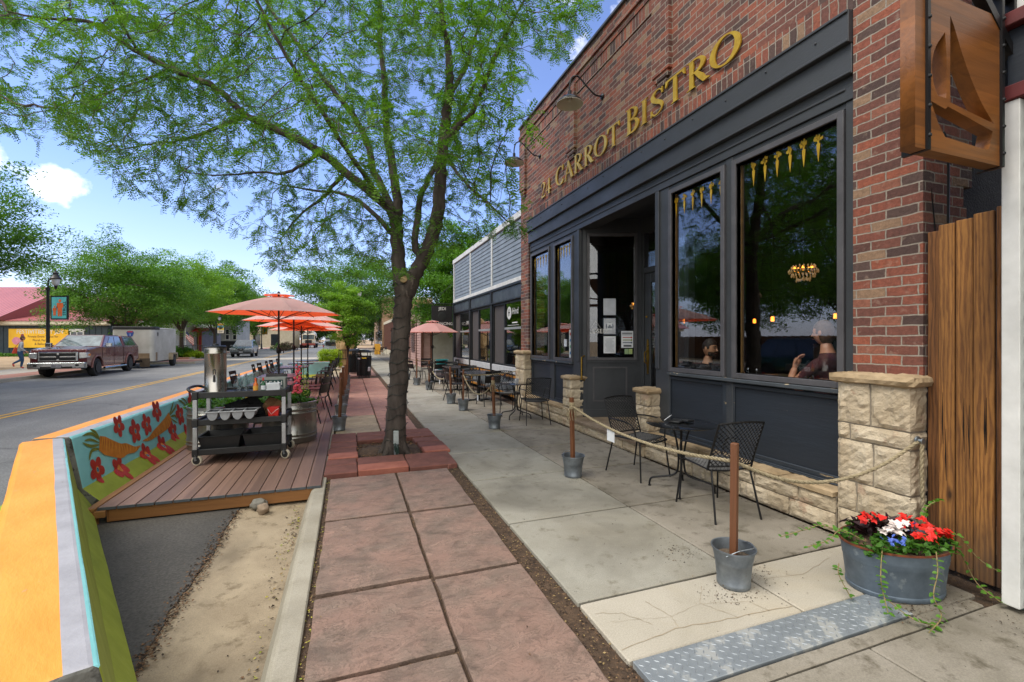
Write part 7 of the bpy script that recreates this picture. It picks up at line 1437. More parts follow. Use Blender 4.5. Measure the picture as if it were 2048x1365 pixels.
for k in range(700): a = rnd.uniform(0, 14); p = wall_frame(217, 44)+RX*(-14+a*1.0)+FY*(-rnd.uniform(.2, 2.2)); g_c.append((p.x, p.y, rnd.uniform(0, .2)))
V, F = leaf_cloud(g_c, 14, .12, .22, np.random.default_rng(5), .5, .3); tag(mesh_np('grass', V, F, M_leafG), kind='stuff')
# street lamps with banners
def street_lamp(label, loc, rz, h, group, kind=None):
    T = thing('street_lamp', label, 'street lamp', loc, rz, group); g = MB(); g.lathe([(.2, 0), (.2, .1), (.14, .2), (.12, .8), (.075, .95), (.07, 2.4), (.055, h-.8)], 14); g.lathe([(.09, h-.95), (.09, h-.85)], 12); g.build('pole', M_black, T, smooth=True, ang=50)
    g = MB(); g.tube(catmull([(0, 0, h-.85), (.03, 0, h-.5), (.2, 0, h-.42), (.38, 0, h-.45)], 4), .03, 7); g.tube([(-.35, 0, h-1.0), (.3, 0, h-1.0)], .018, 6); g.build('arm', M_black, T, smooth=True)
    g = MB(); g.lathe([(.04, h-.75), (.10, h-.7), (.13, h-.66), (.17, h-.42)], 12, (.38, 0, 0)); g.build('lantern_glass', mat('lantern_frost', 'c8ccd0', 'b0b4b8', 5, .3), T, smooth=True); g = MB(); g.lathe([(.21, h-.42), (.23, h-.39), (.12, h-.25), (.10, h-.18), (.11, h-.12), (.04, h-.06), (.03, h), (0, h+.02)], 14, (.38, 0, 0)); g.lathe([(.0, h-.95), (.05, h-.85), (.07, h-.75)], 10, (.38, 0, 0)); g.build('lantern_cap', M_black, T, smooth=True); return T
LG = 'black street lamps with banners'
def banner(lamp, x0, x1, z0, z1, m):
    g = MB(); g.box(x0, x1, -.03, .03, z0, z1); g.build('banner_frame', M_black, lamp); g = MB(); g.box(x0+.06, x1-.06, -.036, -.0301, z0+.07, z1-.07); return g.build('banner_panel', m, lamp)
L1 = street_lamp('black street lamp with an aqua walking figures banner, beside the pickup', (-13.75, 28.3, 0), RZ, 4.95, LG); b = banner(L1, .16, .99, 2.55, 3.72, mat('banner_aqua', '58b4b8', '3f9aa8', 2.5, .6)); M_of = mat('banner_orange', 'd4622a', None, 5, .6)
g = MB()
def fig(x, z, s):
    fn = lambda a, b, d: (x+a*s, d, z+b*s); g.prism(arc(0, .88, .075, .09, 0, 330, 12), fn, -.04, -.0361); g.prism([(-.17, .76), (.17, .76), (.2, .5), (.13, .5), (.12, 0), (.02, 0), (0, .3), (-.02, 0), (-.12, 0), (-.13, .5), (-.2, .5)], fn, -.0395, -.0361)
fig(.62, 2.72, .85); fig(.36, 2.75, .5); g.bar((.42, -.038, 3.08), (.5, -.038, 3.2), .04, .003); g.build('walking_figures', M_of, b); text('STROLL', .2, M_black, b, frame_mat((.84, -.0365, 3.1), (0, 0, 1), (-1, 0, 0)), 'lettering', .001, world=False, bold=.004)
def lamp_px(px, t, h, label): p = wall_frame(px, t); return street_lamp(label, (p.x, p.y, 0), RZ, h, LG)
L2 = lamp_px(432, 49, 4.4, 'black street lamp with a striped banner, behind the drink dispenser'); b = banner(L2, .12, .95, 2.2, 3.4, mat('banner_sand', 'd8cfc0', None, 3, .6)); g = MB()
for z, h, m in ((3.1, .2, 0), (2.85, .24, 1), (2.62, .22, 2)): g.box(.19, .88, -.040, -.0362, z, z+h-.004, m)
g.ball((.53, -.04, 2.85), (.24, .01, .16), 10, 6, 3); g.build('banner_art', [mat('art_orange', 'd8862e', None, 5), mat('art_blue', '3c90c0', None, 5), mat('art_yellow', 'd4b83a', None, 5), mat('art_dark', '2a2c2c', None, 5)], b); text('EW', .28, M_black, b, frame_mat((.53, -.037, 2.42), (1, 0, 0), (0, 0, 1)), 'lettering', .001, world=False)
L3 = lamp_px(523, 74, 4.4, 'black street lamp with a golden banner, under the trees'); b = banner(L3, .12, .98, 2.4, 3.75, mat('banner_gold', 'd49a2a', None, 3, .6)); g = MB(); g.ball((.55, -.04, 3.05), (.2, .01, .38), 10, 8); g.build('banner_art', mat('art_brown', '5a4a3a', '3c5a78', 3), b)
L4 = lamp_px(586, 104, 4.6, 'far black street lamp with a blue banner, left of the cream lorry'); banner(L4, .1, .95, 2.4, 3.7, mat('banner_blue', '3c90b8', None, 3, .6)); L5 = street_lamp('black street lamp on the near pavement, rising behind the young tree', (.33, 32.7, 0), RZ, 5.25, LG)
# ---------------------------------------------------------------- vehicles (local: front looks to -Y)
M_maroon = mat('maroon_car_paint', '5e1a24', '4f151e', 1.5, .22, .35, coat=.8); M_silver = mat('silver_car_paint', '7e8489', '6d7378', 2, .22, .6, coat=.8); M_headl = mat('headlamp', 'cfd4d8', 'a8adb2', 8, .1, .3, coat=1); M_wht = mat('white_vehicle_paint', 'c9c9c4', 'b8b8b2', 2, .35, coat=.4); M_taill = mat('tail_lamp', '8c1a1a', None, 5, .2, coat=1); M_rim = mat('alloy_rim', 'b8bbbe', '94979a', 9, .25, .8); M_tyre = mat('tyre', '1d1d1e', '141415', 30, .85); M_amber = mat('amber_lens', 'd0742a', None, 5, .2, coat=1)
def wheel(T, x, y, r, w=.26, rim=.62, name='wheel'):
    s = 1 if x > 0 else -1; Mr = Matrix.Rotation(R(90), 3, 'Y'); g = MB(); g.lathe([(r*rim, -w/2), (r*.93, -w/2), (r, -w*.36), (r, w*.36), (r*.93, w/2), (r*rim, w/2)], 28, (x, y, r), M=Mr); o = g.build(name, M_tyre, T, smooth=True, ang=50); g = MB(); g.lathe([(0, .02*s), (r*.2, .03*s), (r*.26, .0), (r*rim*.95, -.02*s), (r*rim, w*.42*s), (r*rim*1.02, w*.46*s)], 24, (x+s*w*.18, y, r), M=Mr); g.build('rim_dish', M_charc, o, smooth=True)
    g = MB()
    for k in range(7): a = 2*math.pi*k/7; d = Vector((0, math.cos(a), math.sin(a))); c_ = Vector((x+s*w*.42, y, r)); g.bar(c_+d*r*.08, c_+d*r*rim*.95, .05*r/.4, .03, up=(1, 0, 0))
    g.lathe([(r*rim*.9, w*.44*s), (r*rim*1.0, w*.48*s)], 24, (x, y, r), M=Mr); g.lathe([(0, w*.5*s), (r*.13, w*.48*s)], 12, (x, y, r), M=Mr); g.build('rim', M_rim, o); return o
def arch_profile(pts_top, axles, r, zb, y1):         # side outline with wheel arches, bottom edge from rear to front
    out = list(pts_top)
    for ya in sorted(axles, reverse=True):
        for k in range(9): a = math.pi*k/8; out.append((ya+r*math.cos(a), max(zb, zb+(r*1.02)*math.sin(a)+.02)))
    return out
def frustum(mb, b, t, m=0):                          # b/t: (y0, y1, halfwidth0, halfwidth1, z) rings
    (y0, y1, w0, w1, z), (Y0, Y1, W0, W1, Z) = b, t; V = [(-w0, y0, z), (w0, y0, z), (w1, y1, z), (-w1, y1, z), (-W0, Y0, Z), (W0, Y0, Z), (W1, Y1, Z), (-W1, Y1, Z)]; mb.add(V, [(4, 5, 6, 7), (0, 1, 5, 4), (1, 2, 6, 5), (2, 3, 7, 6), (3, 0, 4, 7)], m); return V
def lerp3(a, b, t): return tuple(a[i]+(b[i]-a[i])*t for i in range(3))
def win_quad(mb, V, face, u0, u1, v0, v1, off=.006, m=0, slant=(0, 0)):
    a, b, c_, d = [Vector(V[i]) for i in face]; n = (b-a).cross(d-a).normalized(); P = lambda u, v: (a.lerp(b, u)).lerp(d.lerp(c_, u), v)+n*off
    mb.add([P(u0, v0), P(u1, v0), P(u1+slant[1], v1), P(u0+slant[0], v1)], [(0, 1, 2, 3)], m)
def pickup():
    T = thing('pickup_truck', 'maroon pickup truck with chrome grille and a bed canopy, parked across the street', 'pickup truck', (-12.15, 25.75, -.135), R(1.5)); W = .98
    top = [(.02, .62), (0, 1.14), (.10, 1.29), (.9, 1.36), (1.62, 1.38), (5.78, 1.37), (5.84, 1.2), (5.84, .62)]; pr = arch_profile(top, (1.02, 4.62), .50, .42, 0); g = MB(); g.prism(pr, lambda a, b, d: (d, a, b), -W, W)
    V = frustum(g, (1.58, 3.95, .93, .93, 1.36), (2.42, 3.86, .74, .75, 1.95)); V2 = frustum(g, (4.0, 5.81, .95, .95, 1.36), (4.04, 5.28, .80, .82, 1.91)); g.build('body', M_maroon, T, bevel=.045, seg=3)
    g = MB(); g.prism([(.12, 1.24), (1.5, 1.385), (1.5, 1.41), (.2, 1.30)], lambda a, b, d: (d, a, b), -.42, .42); g.build('hood_bulge', M_maroon, T, bevel=.03)
    f = MB(); win_quad(f, V, (0, 1, 5, 4), .05, .95, .06, .94, .012); f.build('windscreen', mat('windscreen_glass', '6d7d82', '3e4c50', 3, .05, 0, coat=1), T); f = MB()
    L = 4.23
    for face in ((1, 2, 6, 5), (3, 0, 4, 7)):
        for Vx, u0, u1, sl in ((V, .20, .54, (.10, 0)), (V, .58, .93, (0, 0)), (V2, .08, .88, (.0, -.05))):
            if face[0] == 3: u0, u1, sl = 1-u1, 1-u0, (-sl[1], -sl[0])
            win_quad(f, Vx, face, u0, u1, .10, .84, .012, 0, sl)
    f.build('side_window', M_carglass, T); g = MB()
    for s in (-1, 1):
        g.tube([(s*(W+.004), 1.5, 1.34), (s*(W+.004), 1.5, .5)], .006, 4); g.tube([(s*(W+.004), 2.75, 1.36), (s*(W+.004), 2.75, .5)], .006, 4); g.tube([(s*(W+.004), 3.85, 1.36), (s*(W+.004), 3.85, .5)], .008, 4)
    g.build('door_seam', M_black, T)
    g = MB(); g.box(-.70, .70, -.05, .02, .74, 1.17); g.build('grille_frame', M_chrome, T, bevel=.03, seg=2); g = MB()
    for a, b in ((-.62, -.04), (.04, .62)):
        for z0, z1 in ((.79, .93), (.98, 1.12)): g.box(a, b, -.058, -.051, z0, z1)
    g.build('grille_mesh', mat('grille_dark', '3a3b3d', '1c1d1e', 60, .4, .5), T); g = MB(); g.prism([(-.09, .06), (-.05, .09), (0, .05), (.05, .09), (.09, .06), (.05, -.02), (.03, -.12), (-.03, -.12), (-.05, -.02)], lambda a, b, d: (a, d, b+.97), -.075, -.052); g.build('emblem', M_charc, T)
    for s in (-1, 1):
        g = MB(); g.prism([(s*.72, .86), (s*1.0, .90), (s*1.0, 1.12), (s*.72, 1.14)] if s > 0 else [(-.72, 1.14), (-1.0, 1.12), (-1.0, .90), (-.72, .86)], lambda a, b, d: (a, d, b), -.025, .30); h = g.build('headlight', M_headl, T, bevel=.02); g = MB(); g.box(s*.985-.02, s*.985+.025, .12, .32, .98, 1.08); g.build('turn_signal', M_amber, h)
        g = MB(); g.obox((s*1.13, 1.78, 1.46), (.24, .12, .2), (0, 0, s*.15)); g.bar((s*.93, 1.82, 1.42), (s*1.05, 1.8, 1.44), .05); g.build('wing_mirror', M_chrome, T, bevel=.03, seg=2)
        g = MB(); g.tube([(s*1.02, 1.6, .36), (s*1.02, 4.0, .36)], .05, 8); g.build('side_step', M_chrome, T, smooth=True)
        for ya in (1.02, 4.62):
            g = MB(); g.tube([(s*(W+.01), ya+.53*math.cos(math.pi*k/12), .42+.54*math.sin(math.pi*k/12)) for k in range(13)], .04, 6); g.build('wheel_arch', mat('arch_tan', '7a5650', '64443f', 5, .5), T, smooth=True); wheel(T, s*.86, ya, .42)
    g = MB(); g.box(-1.0, 1.0, -.17, .06, .42, .70); g.build('bumper', M_chrome, T, bevel=.05, seg=3); g = MB(); g.box(-.55, .55, -.178, -.171, .44, .52); g.box(-.78, -.66, -.178, -.171, .53, .62); g.box(.66, .78, -.178, -.171, .53, .62); g.build('bumper_intake', M_black, T); g = MB(); g.box(-.17, .17, -.20, -.18, .48, .62); p = g.build('number_plate', M_grey, T); text('BRD 134', .085, M_black, p, frame_mat((0, -.202, .55), (1, 0, 0), (0, 0, 1)), 'lettering', .0005, world=False)
    g = MB(); g.box(-.2, .2, 5.83, 5.95, .45, .6); g.build('tow_hitch', M_black, T); return T
pickup()
def trailer():
    T = thing('cargo_trailer', 'dented white enclosed cargo trailer hitched behind the maroon pickup', 'trailer', (-11.95, 32.55, -.135), R(.5)); g = MB(); W = 1.02
    g.prism(arc(-W+.25, .25, .25, .25, 180, 270, 6)+arc(W-.25, .25, .25, .25, 270, 360, 6)+[(W, 3.75), (-W, 3.75)], lambda a, b, d: (a, b, d), .42, 2.36); g.build('box_body', mat('dirty_white_panel', 'bdbcb6', 'a5a39b', 1.2, .4, .3, spots=('8f8776', 1.6, .68)), T); g = MB(); g.prism(arc(-W+.25, .22, .28, .25, 180, 270, 6)+arc(W-.25, .22, .28, .25, 270, 360, 6)+[(W+.03, .9), (-W-.03, .9)], lambda a, b, d: (a, b, d), 2.30, 2.50); g.build('nose_cap', M_blackp, T, bevel=.05, seg=2); g = MB(); g.box(-W-.01, W+.01, .9, 3.77, 2.361, 2.44); g.build('roof', M_wht, T, bevel=.03)
    g = MB(); g.box(-W*.8, W*.8, -.012, -.001, .44, .9); g.box(W+.001, W+.012, .3, .55, .44, .95); g.build('stone_guard', mat('rusty_guard', '8f7a5f', '6e5a44', 2, .7), T)
    g = MB(); g.prism([(-.18, .08), (-.12, .18), (.12, .18), (.18, .08), (.12, -.12), (0, -.2), (-.12, -.12)], lambda a, b, d: (a-.12, d, b+2.05), -.016, -.004, 0); g.prism([(-.14, .09), (-.11, .16), (.11, .16), (.14, .09)], lambda a, b, d: (a-.12, d, b+2.05), -.02, -.0165, 1); sh = g.build('shield_sticker', [mat('shield_blue', '2c4c94', None, 5), mat('shield_red', 'b03038', None, 5)], T); text('1', .2, M_white, sh, frame_mat((-.12, -.018, 1.99), (1, 0, 0), (0, 0, 1)), 'lettering', .0005, world=False)
    g = MB(); g.ball((W+.01, .62, 2.05), (.012, .09, .14), 10, 8); g.build('side_vent', M_black, T); wheel(T, W+.06, 2.95, .36, .2); wheel(T, -W-.06, 2.95, .36, .2); g = MB()
    for s in (-1, 1): g.prism([(2.45, .42), (2.5, .86), (3.4, .86), (3.45, .42), (3.36, .42), (3.3, .76), (2.6, .76), (2.54, .42)], lambda a, b, d: (d, a, b), s*W+(.001 if s > 0 else -.22), s*W+(.22 if s > 0 else -.001))
    g.build('mudguard', mat('mudguard_tan', '9c907a', '7d6f58', 4, .6), T); g = MB(); g.bar((-.5, .1, .45), (0, -1.1, .5), .08); g.bar((.5, .1, .45), (0, -1.1, .5), .08); g.box(-.9, .9, .1, 3.7, .34, .419); g.build('chassis', M_black, T); g = MB(); g.box(.35, .85, -.06, -.04, .1, .6); g.build('mud_flap', mat('flap', '4a3f33', None, 5, .9), T); return T
trailer()
def suv(name, label, cat, loc, rz, m, L=4.7, H_=1.68, group=None, hatch=False, W=.92):
    T = thing(name, label, cat, loc, rz, group); zb = .95; top = [(.05, .45), (0, .72), (.12, .86), (.9, zb+.06), (1.25, zb+.10), (L-.15, zb+.12), (L-.02, .9), (L, .4)]; pr = arch_profile(top, (.95, L-.95), .40, .30, 0); g = MB(); g.prism(pr, lambda a, b, d: (d, a, b), -W, W)
    V = frustum(g, (1.1, L-.08, W*.95, W*.95, zb+.08), (2.0, L-.75, W*.72, W*.74, H_)); g.build('body', m, T, bevel=.06, seg=3)
    f = MB(); win_quad(f, V, (0, 1, 5, 4), .06, .94, .05, .93, .014); f.build('windscreen', M_wsc, T); f = MB()
    for face in ((1, 2, 6, 5), (3, 0, 4, 7)):
        for u0, u1, sl in ((.16, .40, (.09, 0)), (.43, .68, (0, 0)), (.71, .90, (.0, -.06))):
            if face[0] == 3: u0, u1, sl = 1-u1, 1-u0, (-sl[1], -sl[0])
            win_quad(f, V, face, u0, u1, .08, .86, .014, 0, sl)
    f.build('side_window', M_carglass, T)
    if not hatch: f = MB(); win_quad(f, V, (2, 3, 7, 6), .08, .92, .15, .9, .014); f.build('rear_window', M_carglass, T)
    for s in (-1, 1):
        g = MB(); g.prism([(s*.45, .74), (s*.93, .80), (s*.93, .90), (s*.5, .86)][::s], lambda a, b, d: (a, d, b), -.012, .3); g.build('headlight', M_headl, T); g = MB(); g.box(s*W*.98-.12, s*W*.98+.02, L-.1, L+.015, .8, 1.05) if s > 0 else g.box(-W*.98-.02, -W*.98+.12, L-.1, L+.015, .8, 1.05); g.build('tail_light', M_taill, T); g = MB(); g.obox((s*(W+.1), 1.5, 1.12), (.2, .1, .13)); g.build('wing_mirror', m, T, bevel=.03)
        g = MB(); g.tube([(s*.66, 2.2, H_+.03), (s*.67, L-1.0, H_+.03)], .016, 6); g.build('roof_rail', M_chrome, T); wheel(T, s*(W-.1), .95, .35, .22); wheel(T, s*(W-.1), L-.95, .35, .22)
    g = MB(); g.box(-.8, .8, -.012, .05, .33, .52); g.prism([(-.36, .86), (.36, .86), (.2, .60), (-.2, .60)], lambda a, b, d: (a, d, b), -.014, .02); g.build('grille', M_blackp, T); g = MB(); g.tube([(-.30, -.02, .86), (-.14, -.025, .62), (.14, -.025, .62), (.30, -.02, .86)], .022, 6); g.lathe([(.07, 0), (.075, .01), (.05, .015)], 14, (0, -.02, .75), M=Matrix.Rotation(R(90), 3, 'X')); g.build('grille_chrome', M_chrome, T); g = MB(); g.box(-.16, .16, -.025, -.013, .46, .56); g.build('number_plate', M_grey, T); return T, V
M_wsc = mat('windscreen_dark', '5c686c', '2e383c', 3, .06, 0, coat=1)
suv('crossover_car', 'silver crossover car driving towards the camera, beside the drink dispenser', 'car', (-9.75, 49.6, -.14), R(2), M_silver, group='cars on the street')
suv('crossover_car', 'dark blue crossover passing the shops, mirrored in the largest window', 'car', (-9.3, 10.0, -.14), 0, mat('dark_blue_paint', '15242c', '101b22', 2, .2, .4, coat=.8), 4.9, 1.75, 'cars on the street')
T, V = suv('hatchback_car', 'silver hatchback parked with its tailgate raised, behind the hedge', 'car', (-1.95, 62.4, -.14), R(180), M_silver, 4.3, 1.55, 'cars on the street', hatch=True); g = MB(); g.obox((0, 4.35, 1.83), (1.4, 1.05, .08), (R(14), 0, 0)); tg = g.build('tailgate', M_silver, T, bevel=.03); g = MB(); g.obox((0, 4.37, 1.785), (1.1, .6, .02), (R(14), 0, 0)); g.build('pane', M_carglass, tg); g = MB(); g.box(-.6, .6, 3.6, 4.22, .75, 1.42); g.build('boot_opening', M_black, T); g = MB(); g.box(-.45, -.05, 4.221, 4.25, .8, 1.1); g.box(.1, .4, 4.221, 4.25, .78, .98); g.build('luggage', mat('luggage', '7a5a3a', '3c4a44', 4, .8), T)
for i, (x, y, m, lb) in enumerate([(-4.4, 108, M_wht, 'distant white car right of the cream lorry'), (-3.0, 90, M_silver, 'distant silver car parked by the kerb beyond the hatchback'), (-4.7, 128, M_silver, 'most distant car at the end of the street')]): suv('distant_car', lb, 'car', (x, y, -.14), 0, m, 4.5, 1.5, 'cars on the street')
p = wall_frame(617, 88); T = thing('mixer_lorry', 'cream lorry with a white drum and dark ring emblem coming down the street', 'lorry', (p.x, p.y, -.14), 0); M_crm = mat('cream_lorry_paint', 'c4b8a2', 'b0a48e', 2, .4); g = MB(); g.box(-1.2, 1.2, 0, 2.2, .9, 2.75); g.box(-1.2, 1.2, 2.21, 8, .9, 1.2); g.build('cab', M_crm, T, bevel=.08, seg=2); g = MB(); g.box(-1.02, 1.02, -.012, -.001, 1.75, 2.6); g.build('windscreen', M_wsc, T); g = MB(); g.box(-1.22, 1.22, -.15, -.002, .55, .95); g.build('bumper', mat('rust_red_bumper', '8a3a30', '6f2e26', 3, .5), T); g = MB(); g.box(-.6, .6, -.06, -.013, 1.0, 1.6); g.build('grille', M_charc, T)
for s in (-1, 1): g = MB(); g.box(s*.9-.17, s*.9+.17, -.05, -.013, 1.15, 1.4); g.build('headlight', M_headl, T); wheel(T, s*1.0, 1.2, .52, .3); wheel(T, s*1.0, 6.2, .52, .5); g = MB(); g.box(s*1.3-.1, s*1.3+.1, .0, .08, 1.7, 2.4); g.build('wing_mirror', M_black, T)
g = MB(); g.lathe([(.6, 2.4), (1.15, 3.4), (1.2, 5.5), (.7, 7.6)], 20, (0, 0, 2.45), M=Matrix.Rotation(R(-90), 3, 'X') @ Matrix.Scale(-1, 3, (0, 0, 1)) if False else Matrix.Rotation(R(-90), 3, 'X')); g.box(-.85, .85, 1.9, 2.3, 2.76, 3.75); dr = g.build('drum', M_wht, T); g = MB(); g.tube([(.34*math.cos(2*math.pi*k/16), 1.88, 3.25+.34*math.sin(2*math.pi*k/16)) for k in range(17)], .05, 5); g.ball((0, 1.88, 3.25), (.16, .02, .16), 10, 6); g.build('ring_emblem', M_black, dr)
# ---------------------------------------------------------------- near pavement, far end
T = thing('litter_bin', 'black slatted litter bin with a domed lid beside the young tree', 'litter bin', (.62, 20.3, 0)); g = MB(); g.lathe([(.26, .05), (.26, .82), (.22, .82)], 24); g.build('liner', M_charc, T, smooth=True, ang=40); g = MB()
for k in range(26): a = 2*math.pi*k/26; d = Vector((math.cos(a), math.sin(a), 0)); g.bar(d*.28+Vector((0, 0, .04)), d*.31+Vector((0, 0, .86)), .03, .012, up=d)
g.build('slats', M_black, T); g = MB(); g.lathe([(.32, .86), (.33, .88), (.31, .89), (.32, .85)], 24); g.lathe([(.31, 1.03), (.30, 1.08), (.2, 1.14), (0, 1.16)], 24)
for k in range(4): a = 2*math.pi*k/4+.5; g.bar((.3*math.cos(a), .3*math.sin(a), .86), (.3*math.cos(a), .3*math.sin(a), 1.05), .03)
g.build('lid', M_black, T); g = MB(); g.box(-.09, .09, -.335, -.318, .78, .83); g.build('yellow_sticker', mat('sticker_yellow', 'd0b020', None, 5, .5), T)
dup(T, (.26, 22.4, 0), .8, 'second black slatted litter bin, half hidden behind the first')
for i, (x, y, lb) in enumerate([(.40, 19.35, 'wire stake outlet left of the litter bin'), (.80, 19.45, 'grey outlet box on a stake in front of the litter bin')]):
    T = thing('stake_outlet', lb, 'outlet', (x, y, -.02), 0, 'stake outlets by the litter bin'); g = MB(); g.bar((0, 0, 0), (0, 0, .8 if i == 0 else .3), .035); g.build('stake', M_charc, T); g = MB(); g.box(-.05, .05, -.05, .05, .801 if i == 0 else .301, .86 if i == 0 else .47); g.build('box', M_grey, T, bevel=.01)
T = thing('white_cone', 'tall white tapered traffic cone on a black base beyond the litter bin', 'cone', (.45, 27, 0)); g = MB(); g.lathe([(.13, .04), (.045, 1.08), (0, 1.1)], 16); g.build('cone', M_white, T, smooth=True); g = MB(); g.box(-.35, .35, -.25, .25, 0, .04); g.build('base', M_rubber, T, bevel=.01)
T = thing('iron_railing', 'black iron railing beside the hedge and the standing stone', 'railing', (.0, 26.9, 0)); g = MB(); g.bar((-.5, 0, 1.0), (.55, 0, 1.0), .05); g.bar((-.5, 0, .5), (.55, 0, .5), .05); g.bar((-.5, 0, 0), (-.5, 0, 1.02), .05); g.bar((.55, 0, 0), (.55, 0, 1.02), .05); g.build('frame', M_black, T); g = MB()
for k in range(11): g.bar((-.42+k*.087, 0, .5), (-.42+k*.087, 0, 1.0), .022)
g.build('bar', M_black, T)
o = MB().ball((0, 0, 1.3), (.5, .4, 1.5), 16, 14, jit=.35, seed=6); rk = tag(o.build('standing_stone', mat('sandstone', 'b89a72', '8f7048', 1.6, .9, bs=6, bd=.05)), 'tall tan standing stone behind the railing', 'stone'); rk.location = (-.2, 28.8, 0)
T = thing('pink_clapboard_house', 'pink clapboard shop with brown trim beyond the pink umbrella', 'building', (4.2, 30, 0)); M_pink = mat('pink_clapboard', 'b08f88', '9d7d77', 3, .7); M_brt = mat('brown_trim', '6b4436', '573529', 4, .6); g = MB()
for k in range(22): z = .0+k*.155; g.prism([(3.92, z), (3.96, z+.153), (4.0, z+.153), (4.0, z)], lambda a, b, d: (a, d, b), 26, 38); g.prism([(25.96, z), (26.0, z+.153), (26.02, z+.153), (26.02, z)], lambda a, b, d: (d, a, b), 4.001, 4.5)
g.box(4.001, 8, 26.021, 38, 0, 3.41); g.build('clapboard', M_pink, T, world=True); g = MB(); g.box(3.9, 4.04, 25.93, 26.06, 0, 3.45); g.box(4.42, 4.52, 25.93, 26.05, 0, 3.45)
for y in (28, 31, 34, 37.9): g.box(3.88, 3.919, y-.1, y+.1, 0, 3.42)
g.box(3.8, 8, 25.9, 38.1, 3.42, 3.6); g.build('trim', M_brt, T, world=True)
for y in (29.5, 32.5, 36): g = MB(); g.box(3.89, 3.918, y-.7, y+.7, .8, 2.8); g.build('shop_window', mat('burgundy_window', '4a2024', '33161a', 4, .2), T, world=True)
T = thing('white_garden_wall', 'tall pale rendered wall under the black hanging sign', 'wall', (6.5, 25.9, 0)); g = MB(); g.box(4.53, 9, 25.88, 26.0, 0, 3.3); g.build('wall', mat('pale_render', 'a8a79c', '97968b', 2, .8), T, world=True)
T = thing('brown_slat_shop', 'brown vertical slat shop front left of the locust trunk', 'building', (4.2, 48, 0)); g = MB(); g.box(4.1, 9, 41, 56, 0, 3.6); g.build('wall', mat('terracotta_wall', '8f5f4e', '774c3d', 3, .8), T, world=True); g = MB()
for k in range(26): g.box(3.98, 4.099, 41+k*.58, 41.3+k*.58, .5, 3.3)
g.build('slats', M_brt, T, world=True); g = MB(); g.box(3.95, 4.099, 41, 56, 3.31, 3.6); g.box(3.9, 4.098, 41, 56, 0, .49); g.build('trim', M_cream, T, world=True)
T = thing('tan_brick_shop', 'taller tan brick shop beyond the brown slat shop', 'building', (4.2, 66, 0)); g = MB(); g.box(3.9, 10, 57, 76, 0, 6.6); g.build('wall', mat('tan_brick_wall', 'a08468', '8a6e54', 2, .85), T, world=True); g = MB(); g.box(3.8, 10, 56.9, 76, 6.601, 6.9); g.build('cornice', M_cream, T, world=True)
for y in (59, 62.5, 66, 70): g = MB(); g.box(3.86, 3.899, y-1.2, y+1.2, .6, 2.7); g.build('shop_window', M_carglass, T, world=True)
for y in (60, 64, 68): g = MB(); g.box(3.86, 3.899, y-.5, y+.5, 3.9, 5.4); g.build('upper_window', M_carglass, T, world=True)
T = thing('yellow_sandwich_board', 'yellow folding board on the pavement by the tan brick shop', 'sign', (2.9, 50, 0)); g = MB(); g.obox((0, -.2, .55), (.6, .03, 1.15), (R(-14), 0, 0)); g.obox((0, .2, .55), (.6, .03, 1.15), (R(14), 0, 0)); g.build('panel', mat('board_yellow', 'c8921e', None, 3, .6), T)
chair(2.9, 46, 40, 'distant black chair before the brown slat shop, nearest of the group', 'distant chairs'); chair(3.3, 47.2, 120, 'distant black chair before the brown slat shop, middle of the group', 'distant chairs'); chair(2.7, 48.1, -60, 'distant black chair before the brown slat shop, farthest of the group', 'distant chairs')
# ================================================================ PEOPLE
def body(name, joints, bones, region, mats, parent, sub=2):
    """one continuous skin surface grown over a skeleton; region(centre) picks the material"""
    names = list(joints); me = bpy.data.meshes.new(name); me.from_pydata([joints[k][:3] for k in names], [(names.index(a), names.index(b)) for a, b in bones], []); o = bpy.data.objects.new(name, me); COL.objects.link(o)
    sk = o.modifiers.new('skin', 'SKIN'); 
    for i, k in enumerate(names):
        r = joints[k][3]; r = r if isinstance(r, tuple) else (r, r); me.skin_vertices[0].data[i].radius = r; me.skin_vertices[0].data[i].use_root = (i == 0)
    ss = o.modifiers.new('sub', 'SUBSURF'); ss.levels = sub; ss.render_levels = sub
    dg = bpy.context.evaluated_depsgraph_get(); dg.update(); m2 = bpy.data.meshes.new_from_object(o.evaluated_get(dg)); bpy.data.objects.remove(o); m2.name = name
    o = bpy.data.objects.new(name, m2); COL.objects.link(o); o.parent = parent; m2.materials.clear()
    for m in mats: m2.materials.append(m)
    for p in m2.polygons: p.material_index = region(p.center); p.use_smooth = True
    return o
